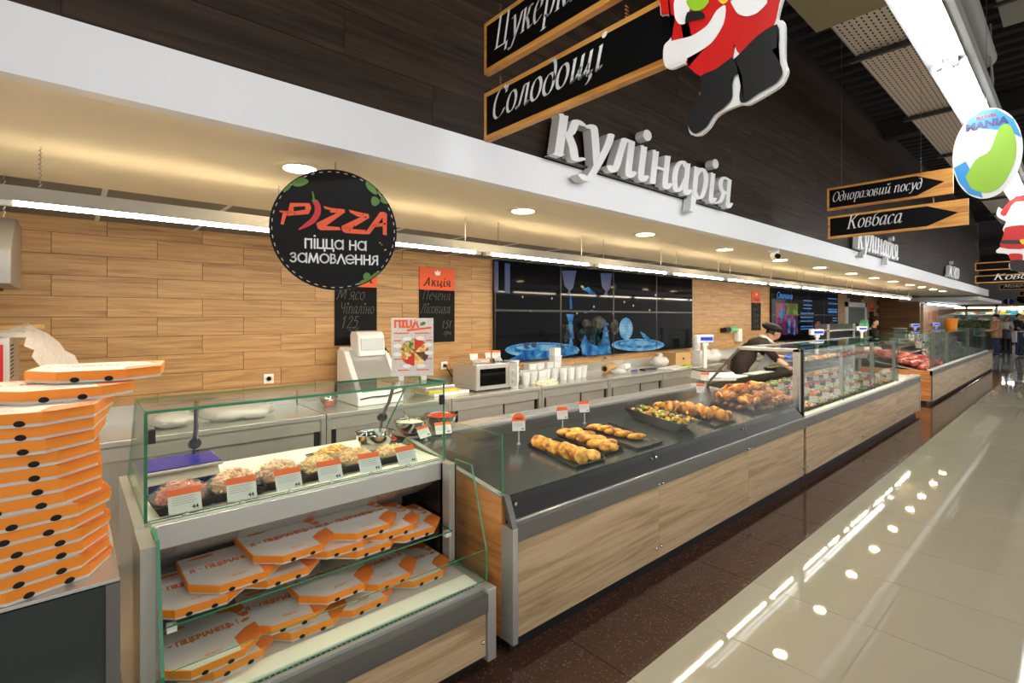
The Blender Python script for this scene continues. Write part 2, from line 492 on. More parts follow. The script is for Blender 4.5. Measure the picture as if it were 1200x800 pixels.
# ------------------------------------------------------------------ mesh helpers
class MB:
    def __init__(s):
        s.v, s.f, s.mi = [], [], []
        s.cur = 0

    def add(s, vs, fs):
        o = len(s.v)
        s.v += [tuple(q) for q in vs]
        s.f += [tuple(o + i for i in f) for f in fs]
        s.mi += [s.cur] * len(fs)
        return s

    def box(s, x0, x1, y0, y1, z0, z1, m=None):
        vs = [Vector((x, y, z)) for z in (z0, z1) for y in (y0, y1) for x in (x0, x1)]
        if m is not None:
            vs = [m @ q for q in vs]
        return s.add(vs, [(0, 2, 3, 1), (4, 5, 7, 6), (0, 1, 5, 4), (2, 6, 7, 3), (0, 4, 6, 2), (1, 3, 7, 5)])

    def prism(s, poly, d, m=None, axis='z'):
        """poly in a plane, extruded by d=(a,b) along the axis"""
        def mk(p, h):
            q = {'z': (p[0], p[1], h), 'y': (p[0], h, p[1]), 'x': (h, p[0], p[1])}[axis]
            q = Vector(q)
            return m @ q if m is not None else q
        n = len(poly)
        vs = [mk(p, d[0]) for p in poly] + [mk(p, d[1]) for p in poly]
        fs = [tuple(range(n))[::-1], tuple(range(n, 2 * n))] + [(i, (i + 1) % n, n + (i + 1) % n, n + i) for i in range(n)]
        return s.add(vs, fs)

    def cyl(s, p0, p1, r0, r1=None, n=12):
        r1 = r0 if r1 is None else r1
        p0, p1 = Vector(p0), Vector(p1)
        d = (p1 - p0).normalized()
        a = d.orthogonal().normalized()
        b = d.cross(a)
        vs = []
        for p, r in ((p0, r0), (p1, r1)):
            vs += [p + (a * math.cos(2 * PI * i / n) + b * math.sin(2 * PI * i / n)) * r for i in range(n)]
        fs = [(i, (i + 1) % n, n + (i + 1) % n, n + i) for i in range(n)] + [tuple(range(n))[::-1], tuple(range(n, 2 * n))]
        return s.add(vs, fs)

    def tube(s, path, r, n=6):
        path = [Vector(p) for p in path]
        rs = r if isinstance(r, (list, tuple)) else [r] * len(path)
        vs = []
        a = None
        for i, p in enumerate(path):
            d = (path[min(i + 1, len(path) - 1)] - path[max(i - 1, 0)]).normalized()
            if a is None:
                a = d.orthogonal().normalized()
            a = (a - d * a.dot(d)).normalized()
            b = d.cross(a)
            vs += [p + (a * math.cos(2 * PI * k / n) + b * math.sin(2 * PI * k / n)) * rs[i] for k in range(n)]
        fs = []
        for i in range(len(path) - 1):
            for k in range(n):
                fs.append((i * n + k, i * n + (k + 1) % n, (i + 1) * n + (k + 1) % n, (i + 1) * n + k))
        fs += [tuple(range(n))[::-1], tuple(range((len(path) - 1) * n, len(path) * n))]
        return s.add(vs, fs)

    def lathe(s, prof, n=20, c=(0, 0, 0), sx=1, sy=1):
        vs = []
        for r, z in prof:
            vs += [Vector((c[0] + sx * r * math.cos(2 * PI * k / n), c[1] + sy * r * math.sin(2 * PI * k / n), c[2] + z)) for k in range(n)]
        fs = []
        for i in range(len(prof) - 1):
            for k in range(n):
                fs.append((i * n + k, i * n + (k + 1) % n, (i + 1) * n + (k + 1) % n, (i + 1) * n + k))
        if prof[0][0] > 1e-5:
            fs.append(tuple(range(n))[::-1])
        if prof[-1][0] > 1e-5:
            fs.append(tuple(range((len(prof) - 1) * n, len(prof) * n)))
        return s.add(vs, fs)

    def blob(s, c, r, amp=0.12, seed=0, n=10, rings=7, freq=2.0, m=None, flat=None):
        c = Vector(c)
        vs = []
        for i in range(rings + 1):
            th = PI * i / rings
            for k in range(n):
                ph = 2 * PI * k / n
                d = Vector((math.sin(th) * math.cos(ph), math.sin(th) * math.sin(ph), math.cos(th)))
                w = 1 + amp * mnoise.noise(d * freq + Vector((seed * 3.7, seed * 1.3, seed)))
                q = Vector((d.x * r[0] * w, d.y * r[1] * w, d.z * r[2] * w))
                if flat is not None and q.z < flat:
                    q.z = flat
                if m is not None:
                    q = m @ q
                vs.append(c + q)
        fs = []
        for i in range(rings):
            for k in range(n):
                fs.append((i * n + k, (i + 1) * n + k, (i + 1) * n + (k + 1) % n, i * n + (k + 1) % n))
        return s.add(vs, fs)

    def quad(s, a, b, c, d):
        return s.add([a, b, c, d], [(0, 1, 2, 3)])

    def mesh(s, name, mats, smooth=None):
        me = bpy.data.meshes.new(name)
        me.from_pydata([tuple(q) for q in s.v], [], s.f)
        for m in (mats if isinstance(mats, (list, tuple)) else [mats]):
            me.materials.append(M[m] if isinstance(m, str) else m)
        if any(s.mi):
            me.polygons.foreach_set('material_index', s.mi)
        bm = bmesh.new()
        bm.from_mesh(me)
        bmesh.ops.recalc_face_normals(bm, faces=bm.faces)
        bm.to_mesh(me)
        bm.free()
        if smooth is not None:
            me.polygons.foreach_set('use_smooth', [True] * len(me.polygons))
            if smooth < 170:
                me.set_sharp_from_angle(angle=math.radians(smooth))
        me.update()
        return me

    def build(s, name, mats, parent=None, loc=None, rz=0.0, smooth=None, bevel=0.0):
        return link(name, s.mesh(name, mats, smooth), parent, loc, rz, bevel)


def link(name, me, parent=None, loc=None, rz=0.0, bevel=0.0, rot=None):
    o = bpy.data.objects.new(name, me)
    C.objects.link(o)
    if parent is not None:
        o.parent = parent
    if loc is not None:
        o.location = loc
    if rz:
        o.rotation_euler = (0, 0, rz)
    if rot is not None:
        o.rotation_euler = rot
    if bevel:
        b = o.modifiers.new('bevel', 'BEVEL')
        b.width = bevel
        b.segments = 2
        b.limit_method = 'ANGLE'
    return o


def thing(name, label, cat, loc=(0, 0, 0), rz=0.0, group=None, kind=None):
    o = bpy.data.objects.new(name, None)
    C.objects.link(o)
    o.empty_display_size = 0.05
    o.location = loc
    o.rotation_euler = (0, 0, rz)
    return tag(o, label, cat, group, kind)


def tag(o, label, cat, group=None, kind=None):
    o['label'] = label
    o['category'] = cat
    if group:
        o['group'] = group
    if kind:
        o['kind'] = kind
    return o


def struct(o, label=None, cat=None):
    o['kind'] = 'structure'
    if label:
        o['label'] = label
    if cat:
        o['category'] = cat
    return o


CH = {}


def kids(o):
    return [c for c in o.children]


def dup(root, loc=None, rz=None, label=None, group=None, rot=None, parent=None, _kids=None):
    r = root.copy()
    C.objects.link(r)
    if loc is not None:
        r.location = loc
    if rz is not None:
        r.rotation_euler = (0, 0, rz)
    if rot is not None:
        r.rotation_euler = rot
    if parent is not None:
        r.parent = parent
    if label:
        r['label'] = label
    if group:
        r['group'] = group
    for c in (_kids if _kids is not None else CH.get(root.name) or kids(root)):
        q = c.copy()
        C.objects.link(q)
        q.parent = r
        for g in kids(c):
            w = g.copy()
            C.objects.link(w)
            w.parent = q
    return r


def box(name, b, m, parent=None, bevel=0.0, smooth=None):
    """box in the parent's frame with its own origin at its centre-bottom"""
    x0, x1, y0, y1, z0, z1 = b
    cx, cy = (x0 + x1) / 2, (y0 + y1) / 2
    return MB().box(x0 - cx, x1 - cx, y0 - cy, y1 - cy, 0, z1 - z0).build(name, m, parent, (cx, cy, z0), bevel=bevel, smooth=smooth)


def pane(name, b, parent=None, m='pane', edge='green_edge'):
    """glass sheet as a thin box; its narrow faces are green"""
    x0, x1, y0, y1, z0, z1 = b
    d = [x1 - x0, y1 - y0, z1 - z0]
    t = d.index(min(d))
    cx, cy = (x0 + x1) / 2, (y0 + y1) / 2
    mb = MB().box(x0 - cx, x1 - cx, y0 - cy, y1 - cy, 0, z1 - z0)
    ax = [2, 2, 1, 1, 0, 0]
    mb.mi = [0 if a == t else 1 for a in ax]
    me = bpy.data.meshes.new(name)
    me.from_pydata(mb.v, [], mb.f)
    me.materials.append(M[m])
    me.materials.append(M[edge])
    me.polygons.foreach_set('material_index', mb.mi)
    return link(name, me, parent, (cx, cy, z0))


def pane_poly(name, poly, x, t, parent, m='pane', edge='green_edge'):
    """glass sheet with an outline in the YZ plane, thickness t along x"""
    n = len(poly)
    vs = [(x, p[0], p[1]) for p in poly] + [(x + t, p[0], p[1]) for p in poly]
    fs = [tuple(range(n))[::-1], tuple(range(n, 2 * n))] + [(i, (i + 1) % n, n + (i + 1) % n, n + i) for i in range(n)]
    me = bpy.data.meshes.new(name)
    me.from_pydata(vs, [], fs)
    me.materials.append(M[m])
    me.materials.append(M[edge])
    me.polygons.foreach_set('material_index', [0, 0] + [1] * n)
    return link(name, me, parent)


# ------------------------------------------------------------------ lettering
def text_mesh(txt, size, mname, bold=0.0, shear=0.0, align='LEFT', depth=0.0, sx=1.0, space=1.0):
    cu = bpy.data.curves.new('t', 'FONT')
    cu.body = txt
    cu.size = size
    cu.shear = shear
    cu.offset = bold
    cu.align_x = align
    cu.extrude = depth
    cu.resolution_u = 2
    cu.space_character = space
    ob = bpy.data.objects.new('t', cu)
    C.objects.link(ob)
    dg = bpy.context.evaluated_depsgraph_get()
    me = bpy.data.meshes.new_from_object(ob.evaluated_get(dg))
    bpy.data.objects.remove(ob)
    me.materials.clear()
    me.materials.append(M[mname])
    if sx != 1.0:
        for v in me.vertices:
            v.co.x *= sx
    me.name = 'lettering'
    return me


def _cr(pts, k=5):
    """smooth curve through points"""
    if len(pts) < 3:
        return pts
    P = [pts[0]] + list(pts) + [pts[-1]]
    out = []
    for i in range(1, len(P) - 2):
        p0, p1, p2, p3 = P[i - 1], P[i], P[i + 1], P[i + 2]
        for j in range(k):
            t = j / k
            out.append(tuple(0.5 * (2 * p1[d] + (p2[d] - p0[d]) * t + (2 * p0[d] - 5 * p1[d] + 4 * p2[d] - p3[d]) * t * t
                                    + (3 * p1[d] - p0[d] - 3 * p2[d] + p3[d]) * t ** 3) for d in (0, 1)))
    out.append(tuple(pts[-1]))
    return out


def arc(cx, cy, rx, ry, a0, a1, n=10):
    return [(cx + rx * math.cos(math.radians(a0 + (a1 - a0) * i / n)), cy + ry * math.sin(math.radians(a0 + (a1 - a0) * i / n))) for i in range(n + 1)]


# broad-nib italic letters: advance, strokes; 's' straight, 'c' curved, 'd' dot
def _st(x, y0, y1):
    return ('s', [(x, y0), (x, y1)])


def _foot(x, y=0.0):
    return ('c', [(x, 0.3), (x + 0.02, 0.06), (x + 0.1, 0.0), (x + 0.2, 0.14)])


def _stem(x, h=1.0):
    return [('s', [(x - 0.12, h - 0.04), (x, h)]), ('s', [(x, h), (x, 0.28)]), _foot(x)]


GL = {
    'а': (0.86, [('c', [(0.56, 0.86), (0.4, 1.0), (0.16, 0.82), (0.08, 0.4), (0.2, 0.02), (0.42, 0.14), (0.58, 0.5)])] + [('s', [(0.6, 1.0), (0.6, 0.28)]), _foot(0.6)]),
    'б': (0.82, [('c', arc(0.38, 0.45, 0.3, 0.45, 100, 460, 16)), ('c', [(0.1, 0.6), (0.14, 1.1), (0.4, 1.34), (0.72, 1.5)])]),
    'в': (0.78, [('s', [(0.12, 1.0), (0.12, 0.0)]), ('c', [(0.12, 0.98), (0.45, 0.98), (0.52, 0.76), (0.4, 0.56), (0.14, 0.53)]), ('c', [(0.14, 0.53), (0.5, 0.5), (0.62, 0.26), (0.46, 0.02), (0.12, 0.02)])]),
    'д': (0.84, [('c', arc(0.38, 0.44, 0.3, 0.46, 60, 420, 16)), ('c', [(0.66, 0.5), (0.66, 1.0), (0.5, 1.4), (0.2, 1.46)])]),
    'е': (0.72, [('c', [(0.12, 0.5), (0.5, 0.62), (0.52, 0.92), (0.34, 1.0), (0.12, 0.7), (0.12, 0.26), (0.3, 0.0), (0.6, 0.2)])]),
    'з': (0.68, [('c', [(0.1, 0.84), (0.28, 1.0), (0.5, 0.88), (0.46, 0.62), (0.22, 0.52)]), ('c', [(0.22, 0.52), (0.5, 0.46), (0.54, 0.16), (0.3, 0.0), (0.06, 0.14)])]),
    'и': (0.98, _stem(0.18) + [('c', [(0.2, 0.06), (0.42, 0.1), (0.66, 0.5)])] + _stem(0.7)[1:]),
    'й': (0.98, _stem(0.18) + [('c', [(0.2, 0.06), (0.42, 0.1), (0.66, 0.5)])] + _stem(0.7)[1:] + [('c', [(0.28, 1.46), (0.36, 1.28), (0.54, 1.28), (0.64, 1.46)])]),
    'к': (0.84, [('s', [(0.02, 0.96), (0.16, 1.0)]), ('s', [(0.16, 1.0), (0.16, 0.0)]), ('s', [(0.04, 0.0), (0.28, 0.0)]), ('c', [(0.18, 0.5), (0.4, 0.62), (0.5, 0.96), (0.68, 0.94)]), ('c', [(0.34, 0.54), (0.5, 0.3), (0.62, 0.0), (0.8, 0.06)])]),
    'л': (0.9, [('c', [(0.0, 0.1), (0.1, 0.0), (0.2, 0.16), (0.3, 0.7), (0.36, 0.98)]), ('s', [(0.3, 0.98), (0.66, 0.98)]), ('s', [(0.62, 1.0), (0.62, 0.28)]), _foot(0.62)]),
    'н': (0.98, [('s', [(0.04, 0.96), (0.18, 1.0)]), ('s', [(0.18, 1.0), (0.18, 0.0)]), ('s', [(0.18, 0.52), (0.66, 0.54)])] + _stem(0.68)[1:]),
    'о': (0.8, [('c', arc(0.36, 0.5, 0.3, 0.5, 90, 450, 18))]),
    'п': (0.98, [('s', [(0.04, 0.92), (0.18, 1.0)]), ('s', [(0.18, 1.0), (0.18, 0.0)]), ('c', [(0.2, 0.7), (0.46, 1.0), (0.66, 0.92), (0.68, 0.7)]), ('s', [(0.68, 0.75), (0.68, 0.28)]), _foot(0.68)]),
    'р': (0.86, [('s', [(0.06, 0.94), (0.2, 1.0)]), ('s', [(0.2, 1.0), (0.2, -0.46)]), ('s', [(0.06, -0.46), (0.36, -0.46)]), ('c', [(0.22, 0.74), (0.44, 1.0), (0.66, 0.88), (0.7, 0.5), (0.56, 0.06), (0.36, 0.0), (0.22, 0.12)])]),
    'с': (0.7, [('c', [(0.56, 0.84), (0.38, 1.0), (0.12, 0.78), (0.08, 0.36), (0.26, 0.0), (0.56, 0.18)])]),
    'т': (1.2, [('s', [(0.04, 0.92), (0.18, 1.0)]), ('s', [(0.18, 1.0), (0.18, 0.0)]), ('c', [(0.2, 0.7), (0.4, 1.0), (0.54, 0.8)]), ('s', [(0.55, 0.85), (0.55, 0.0)]), ('c', [(0.57, 0.7), (0.8, 1.0), (0.92, 0.8)]), ('s', [(0.92, 0.8), (0.92, 0.28)]), _foot(0.92)]),
    'у': (0.86, [('c', [(0.04, 0.94), (0.18, 1.0), (0.28, 0.7), (0.44, 0.02)]), ('c', [(0.76, 0.96), (0.68, 0.6), (0.44, 0.0), (0.22, -0.42), (0.02, -0.36)])]),
    'ц': (0.98, _stem(0.18) + [('c', [(0.2, 0.06), (0.42, 0.1), (0.66, 0.5)])] + _stem(0.7)[1:] + [('s', [(0.86, 0.06), (0.82, -0.3)])]),
    'ч': (0.86, [('c', [(0.1, 0.98), (0.16, 0.6), (0.34, 0.46), (0.56, 0.56)])] + _stem(0.6)[1:]),
    'щ': (1.36, _stem(0.18) + _stem(0.62)[1:] + _stem(1.06)[1:] + [('c', [(0.2, 0.06), (0.38, 0.08), (0.6, 0.5)]), ('c', [(0.64, 0.06), (0.82, 0.08), (1.04, 0.5)]), ('c', [(1.2, 0.06), (1.26, -0.14), (1.12, -0.34)])]),
    'і': (0.5, _stem(0.2) + [('d', [(0.26, 1.36)])]),
    'я': (0.84, [('c', [(0.6, 0.98), (0.3, 1.0), (0.14, 0.78), (0.26, 0.5), (0.6, 0.48)]), ('c', [(0.36, 0.5), (0.24, 0.14), (0.02, 0.02)])] + _stem(0.62)[1:]),
    'ї': (0.5, _stem(0.2) + [('d', [(0.12, 1.36)]), ('d', [(0.4, 1.36)])]),
    'ш': (1.3, _stem(0.18) + _stem(0.62)[1:] + _stem(1.06)[1:] + [('c', [(0.2, 0.06), (0.38, 0.08), (0.6, 0.5)]), ('c', [(0.64, 0.06), (0.82, 0.08), (1.04, 0.5)])]),
    'А': (1.2, [('c', [(0.0, 0.1), (0.16, 0.0), (0.36, 0.5), (0.72, 1.45)]), ('s', [(0.74, 1.45), (0.86, 0.0)]), ('s', [(0.26, 0.5), (0.84, 0.5)])]),
    'К': (1.2, [('s', [(0.2, 1.45), (0.2, 0.0)]), ('s', [(0.04, 1.45), (0.36, 1.45)]), ('s', [(0.04, 0.0), (0.36, 0.0)]), ('s', [(0.22, 0.66), (0.86, 1.42)]), ('s', [(0.74, 1.45), (1.0, 1.45)]), ('s', [(0.44, 0.86), (0.9, 0.0)]), ('s', [(0.8, 0.0), (1.08, 0.0)])]),
    'Л': (1.1, [('c', [(0.0, 0.1), (0.12, 0.0), (0.34, 0.7), (0.5, 1.45)]), ('s', [(0.5, 1.42), (0.86, 1.42)]), ('s', [(0.84, 1.45), (0.84, 0.0)])]),
    'М': (1.5, [('c', [(0.0, 0.1), (0.12, 0.0), (0.2, 0.6), (0.3, 1.45)]), ('s', [(0.3, 1.45), (0.66, 0.2)]), ('s', [(0.66, 0.2), (1.12, 1.45)]), ('s', [(1.12, 1.45), (1.16, 0.0)])]),
    'О': (1.2, [('c', arc(0.56, 0.72, 0.48, 0.74, 90, 450, 22))]),
    'П': (1.2, [('s', [(0.2, 1.45), (0.2, 0.0)]), ('s', [(0.1, 1.42), (1.0, 1.42)]), ('s', [(0.86, 1.45), (0.86, 0.0)])]),
    'С': (1.08, [('c', [(0.92, 1.18), (0.66, 1.46), (0.3, 1.3), (0.1, 0.8), (0.18, 0.24), (0.46, -0.02), (0.78, 0.1), (0.92, 0.34)]), ('s', [(0.94, 1.42), (0.9, 1.1)])]),
    'Ц': (1.24, [('s', [(0.2, 1.45), (0.2, 0.0)]), ('s', [(0.06, 1.45), (0.36, 1.45)]), ('s', [(0.06, 0.0), (1.06, 0.0)]), ('s', [(0.86, 1.45), (0.86, 0.0)]), ('s', [(0.72, 1.45), (1.02, 1.45)]), ('s', [(1.04, 0.04), (1.0, -0.32)])]),
    'Ч': (1.0, [('c', [(0.1, 1.45), (0.16, 0.9), (0.4, 0.7), (0.72, 0.84)]), ('s', [(0.76, 1.45), (0.76, 0.0)])]),
    'м': (1.1, [('c', [(0.0, 0.1), (0.1, 0.0), (0.2, 0.3), (0.28, 0.98)]), ('s', [(0.28, 0.98), (0.46, 0.16)]), ('s', [(0.46, 0.16), (0.82, 0.98)]), ('s', [(0.82, 1.0), (0.82, 0.28)]), _foot(0.82)]),
    'г': (0.66, [('c', [(0.08, 0.86), (0.3, 1.0), (0.5, 0.84), (0.36, 0.52), (0.12, 0.3), (0.16, 0.04), (0.4, 0.0), (0.56, 0.16)])]),
    'х': (0.8, [('c', [(0.06, 0.96), (0.2, 0.98), (0.42, 0.5), (0.56, 0.02), (0.72, 0.06)]), ('c', [(0.66, 0.98), (0.5, 0.7), (0.22, 0.24), (0.04, 0.02)])]),
    'Р': (1.0, [('s', [(0.2, 1.45), (0.2, 0.0)]), ('c', [(0.2, 1.42), (0.6, 1.44), (0.8, 1.1), (0.6, 0.74), (0.22, 0.7)])]),
    "'": (0.26, [('s', [(0.12, 1.5), (0.08, 1.2)])]),
    ' ': (0.5, []),
}
for a, b_ in (('1', [('s', [(0.3, 1.4), (0.3, 0)]), ('s', [(0.08, 1.1), (0.3, 1.4)])]), ('2', [('c', [(0.08, 1.1), (0.3, 1.42), (0.56, 1.15), (0.3, 0.5), (0.06, 0.02)]), ('s', [(0.06, 0.02), (0.62, 0.02)])]),
              ('5', [('s', [(0.6, 1.4), (0.2, 1.4)]), ('s', [(0.2, 1.4), (0.14, 0.84)]), ('c', [(0.14, 0.84), (0.46, 0.9), (0.58, 0.46), (0.36, 0.02), (0.06, 0.1)])])):
    GL[a] = (0.72, b_)


def pen_mesh(txt, h, mname, nib=0.17, thin=0.22, ang=18, slant=0.22, depth=0.0, sx=1.0, dot=0.13, space=0.0, bez=0.0):
    """broad-nib lettering in the XY plane, x-height h, extruded +z by depth"""
    mb = MB()
    x = 0.0
    ca, sa = math.cos(math.radians(ang)), math.sin(math.radians(ang))
    a2, b2 = (nib / 2) ** 2, (nib * thin / 2) ** 2

    cnt = [0]

    def off(dx, dy):
        l = math.hypot(dx, dy) or 1
        nx, ny = -dy / l, dx / l
        p, q = nx * ca + ny * sa, -nx * sa + ny * ca
        s_ = math.sqrt(a2 * p * p + b2 * q * q)
        ex, ey = a2 * p / s_, b2 * q / s_
        return ex * ca - ey * sa, ex * sa + ey * ca

    def emitq(poly):
        pl = [((px + slant * py) * h * sx, py * h) for px, py in poly]
        if depth:
            cnt[0] += 1
            mb.prism(pl, (0, depth + 0.00008 * cnt[0]))
        else:
            mb.add([(a, b, 0) for a, b in pl], [tuple(range(len(pl)))])

    for ch in txt:
        adv, st = GL.get(ch, GL[' '])
        for kind, pts in st:
            pts = [(x + p[0], p[1]) for p in pts]
            if kind == 'd':
                emitq([(pts[0][0] + dot * math.cos(2 * PI * i / 10), pts[0][1] + dot * math.sin(2 * PI * i / 10)) for i in range(10)])
                continue
            if kind == 'c':
                pts = _cr(pts, 4) if len(pts) < 10 else pts
            for i, p in enumerate(pts):
                if i + 1 < len(pts):
                    q = pts[i + 1]
                    ex, ey = off(q[0] - p[0], q[1] - p[1])
                    emitq([(p[0] + ex, p[1] + ey), (p[0] - ex, p[1] - ey), (q[0] - ex, q[1] - ey), (q[0] + ex, q[1] + ey)])
                if kind == 'c' or thin > 0.6:
                    m_ = 8
                    emitq([(p[0] + nib / 2 * math.cos(2 * PI * j / m_) * ca - nib * thin / 2 * math.sin(2 * PI * j / m_) * sa,
                            p[1] + nib / 2 * math.cos(2 * PI * j / m_) * sa + nib * thin / 2 * math.sin(2 * PI * j / m_) * ca) for j in range(m_)])
        x += adv + space
    me = mb.mesh('lettering', mname)
    me['width'] = x * h * sx
    return me


# plain round-nib sans letters
def _sn(*st):
    return list(st)


GS = {
    'п': (0.82, [('s', [(0.1, 0), (0.1, 1.0)]), ('s', [(0.1, 0.95), (0.66, 0.95)]), ('s', [(0.66, 1.0), (0.66, 0)])]),
    'і': (0.32, [('s', [(0.14, 0), (0.14, 1.0)]), ('d', [(0.14, 1.34)])]),
    'ц': (0.84, [('s', [(0.1, 1.0), (0.1, 0.05)]), ('s', [(0.05, 0.05), (0.76, 0.05)]), ('s', [(0.64, 1.0), (0.64, 0.05)]), ('s', [(0.76, 0.08), (0.76, -0.24)])]),
    'а': (1.0, [('c', arc(0.46, 0.5, 0.38, 0.46, 0, 360, 24)), ('s', [(0.84, 1.0), (0.84, 0)])]),
    'н': (0.82, [('s', [(0.1, 0), (0.1, 1.0)]), ('s', [(0.1, 0.52), (0.66, 0.52)]), ('s', [(0.66, 1.0), (0.66, 0)])]),
    'з': (0.66, [('c', [(0.06, 0.82), (0.2, 0.95), (0.42, 0.93), (0.48, 0.74), (0.38, 0.56), (0.2, 0.53)]), ('c', [(0.2, 0.53), (0.44, 0.5), (0.54, 0.3), (0.42, 0.08), (0.2, 0.05), (0.04, 0.18)])]),
    'м': (1.06, [('s', [(0.08, 0), (0.2, 1.0)]), ('s', [(0.2, 0.98), (0.5, 0.1)]), ('s', [(0.5, 0.1), (0.8, 0.98)]), ('s', [(0.8, 1.0), (0.92, 0)])]),
    'о': (0.98, [('c', arc(0.47, 0.5, 0.4, 0.46, 0, 360, 24))]),
    'в': (0.68, [('s', [(0.1, 0), (0.1, 1.0)]), ('c', [(0.1, 0.95), (0.4, 0.93), (0.46, 0.74), (0.36, 0.56), (0.1, 0.53)]), ('c', [(0.1, 0.53), (0.44, 0.5), (0.54, 0.3), (0.42, 0.07), (0.1, 0.05)])]),
    'л': (0.82, [('s', [(0.04, 0), (0.4, 1.0)]), ('s', [(0.4, 1.0), (0.76, 0)])]),
    'е': (0.92, [('c', [(0.08, 0.5), (0.8, 0.5), (0.74, 0.82), (0.46, 0.96), (0.14, 0.78), (0.06, 0.48), (0.2, 0.14), (0.5, 0.04), (0.78, 0.2)])]),
    'я': (0.76, [('s', [(0.6, 0), (0.6, 1.0)]), ('c', [(0.6, 0.95), (0.28, 0.93), (0.16, 0.74), (0.28, 0.52), (0.6, 0.5)]), ('s', [(0.34, 0.5), (0.06, 0)])]),
    ' ': (0.42, []),
    '-': (0.6, [('s', [(0.1, 0.55), (0.46, 0.55)])]),
    '!': (0.3, [('s', [(0.12, 1.05), (0.12, 0.36)]), ('d', [(0.12, 0.06)])]),
}
for _l, _u in zip('піцанрея', 'ПІЦАНРЕЯ'):
    if _l in GS:
        GS[_u] = GS[_l]
GS['І'] = (0.3, [('s', [(0.14, 0), (0.14, 1.0)])])
GS['А'] = (0.86, [('s', [(0.04, 0), (0.42, 1.0)]), ('s', [(0.42, 1.0), (0.8, 0)]), ('s', [(0.18, 0.34), (0.66, 0.34)])])
GS['Е'] = (0.66, [('s', [(0.1, 0), (0.1, 1.0)]), ('s', [(0.1, 0.94), (0.54, 0.94)]), ('s', [(0.1, 0.52), (0.5, 0.52)]), ('s', [(0.1, 0.06), (0.54, 0.06)])])
GS['Р'] = (0.7, [('s', [(0.1, 0), (0.1, 1.0)]), ('c', [(0.1, 0.94), (0.42, 0.92), (0.54, 0.72), (0.42, 0.5), (0.1, 0.48)])])
GS['Ь'] = (0.7, [('s', [(0.1, 0), (0.1, 1.0)]), ('c', [(0.1, 0.56), (0.42, 0.54), (0.54, 0.32), (0.42, 0.08), (0.1, 0.06)])])


def sans_mesh(txt, h, mname, nib=0.14, slant=0.0):
    global GL
    keep = GL
    GL = GS
    me = pen_mesh(txt, h, mname, nib=nib, thin=1.0, ang=0, slant=slant, dot=nib * 0.62)
    GL = keep
    return me


# rotation that stands an XY drawing up: facing -Y (seen from the aisle) or facing -X (seen along the aisle)
R_FRONT = (PI / 2, 0, 0)
R_SIDE = (PI / 2, 0, -PI / 2)

# ================================================================== THE SETTING
YW = 4.69            # tiled back wall
Z_SOF = 2.33         # soffit underside
YF = 1.97            # fascia front
X_END = 21.4         # end of the tiled wall

# ---- floor
floor = struct(MB().box(-5, 52, -9, 7, -0.12, -0.006).build('floor', 'floor_grout'))
TP = 0.64
bt = MB().box(0, TP - 0.004, 0, TP - 0.012 + 0.008, -0.006, 0.0).mesh('floor_tile', 'beige_tile')
bw = MB().box(0, TP - 0.006, 0, TP - 0.006, -0.006, 0.0).mesh('floor_tile', 'brown_tile')
YB = 1.362           # where beige tiles meet the dark strip
for i in range(-3, 18):
    x = 3.205 + TP * (i - 5)
    for j in range(1, 4):
        link('floor_tile', bt, floor, (x, YB - 0.004 - j * (TP - 0.006), 0))
    for j in range(0, 1 if x > 0.3 else 2):
        link('floor_tile', bw, floor, (x, YB + j * TP, 0))


def far_floor_mat(name, m0, col_line):
    m = M[m0].copy()
    m.name = name
    M[name] = m
    nt = m.node_tree
    b = nt.nodes['Principled BSDF']
    src = b.inputs['Base Color'].links[0].from_socket
    tc = nt.nodes.new('ShaderNodeTexCoord')
    br = nt.nodes.new('ShaderNodeTexBrick')
    br.offset = 0
    br.inputs['Scale'].default_value = 1
    br.inputs['Brick Width'].default_value = TP
    br.inputs['Row Height'].default_value = TP - 0.006
    br.inputs['Mortar Size'].default_value = 0.003
    br.inputs['Mortar Smooth'].default_value = 0
    br.inputs['Color2'].default_value = (1, 1, 1, 1)
    br.inputs['Color1'].default_value = (1, 1, 1, 1)
    br.inputs['Mortar'].default_value = (0, 0, 0, 1)
    nt.links.new(tc.outputs['Object'], br.inputs['Vector'])
    mx = nt.nodes.new('ShaderNodeMix')
    mx.data_type = 'RGBA'
    nt.links.new(br.outputs['Color'], mx.inputs[0])
    mx.inputs[6].default_value = srgb(*col_line)
    nt.links.new(src, mx.inputs[7])
    nt.links.new(mx.outputs[2], b.inputs['Base Color'])


far_floor_mat('beige_far', 'beige_tile', (120, 108, 90))
far_floor_mat('brown_far', 'brown_tile', (90, 70, 52))
xe = 3.205 + TP * 13
MB().box(0, 52 - xe, -10.4, -0.004, -0.006, 0).build('far_floor_tiling', 'beige_far', floor, (xe, YB, 0))
MB().box(0, xe + 5, -8, 0, -0.006, 0).build('near_floor_tiling', 'beige_far', floor, (-5, YB - 0.004 - 3 * (TP - 0.006) - 0.004, 0))
MB().box(0, 22.2 - xe, 0, 5, -0.006, 0).build('far_floor_tiling', 'brown_far', floor, (xe, YB, 0))
MB().box(0, 30, 0, 5.6, -0.006, 0).build('far_floor_tiling', 'beige_far', floor, (22.2, YB, 0))

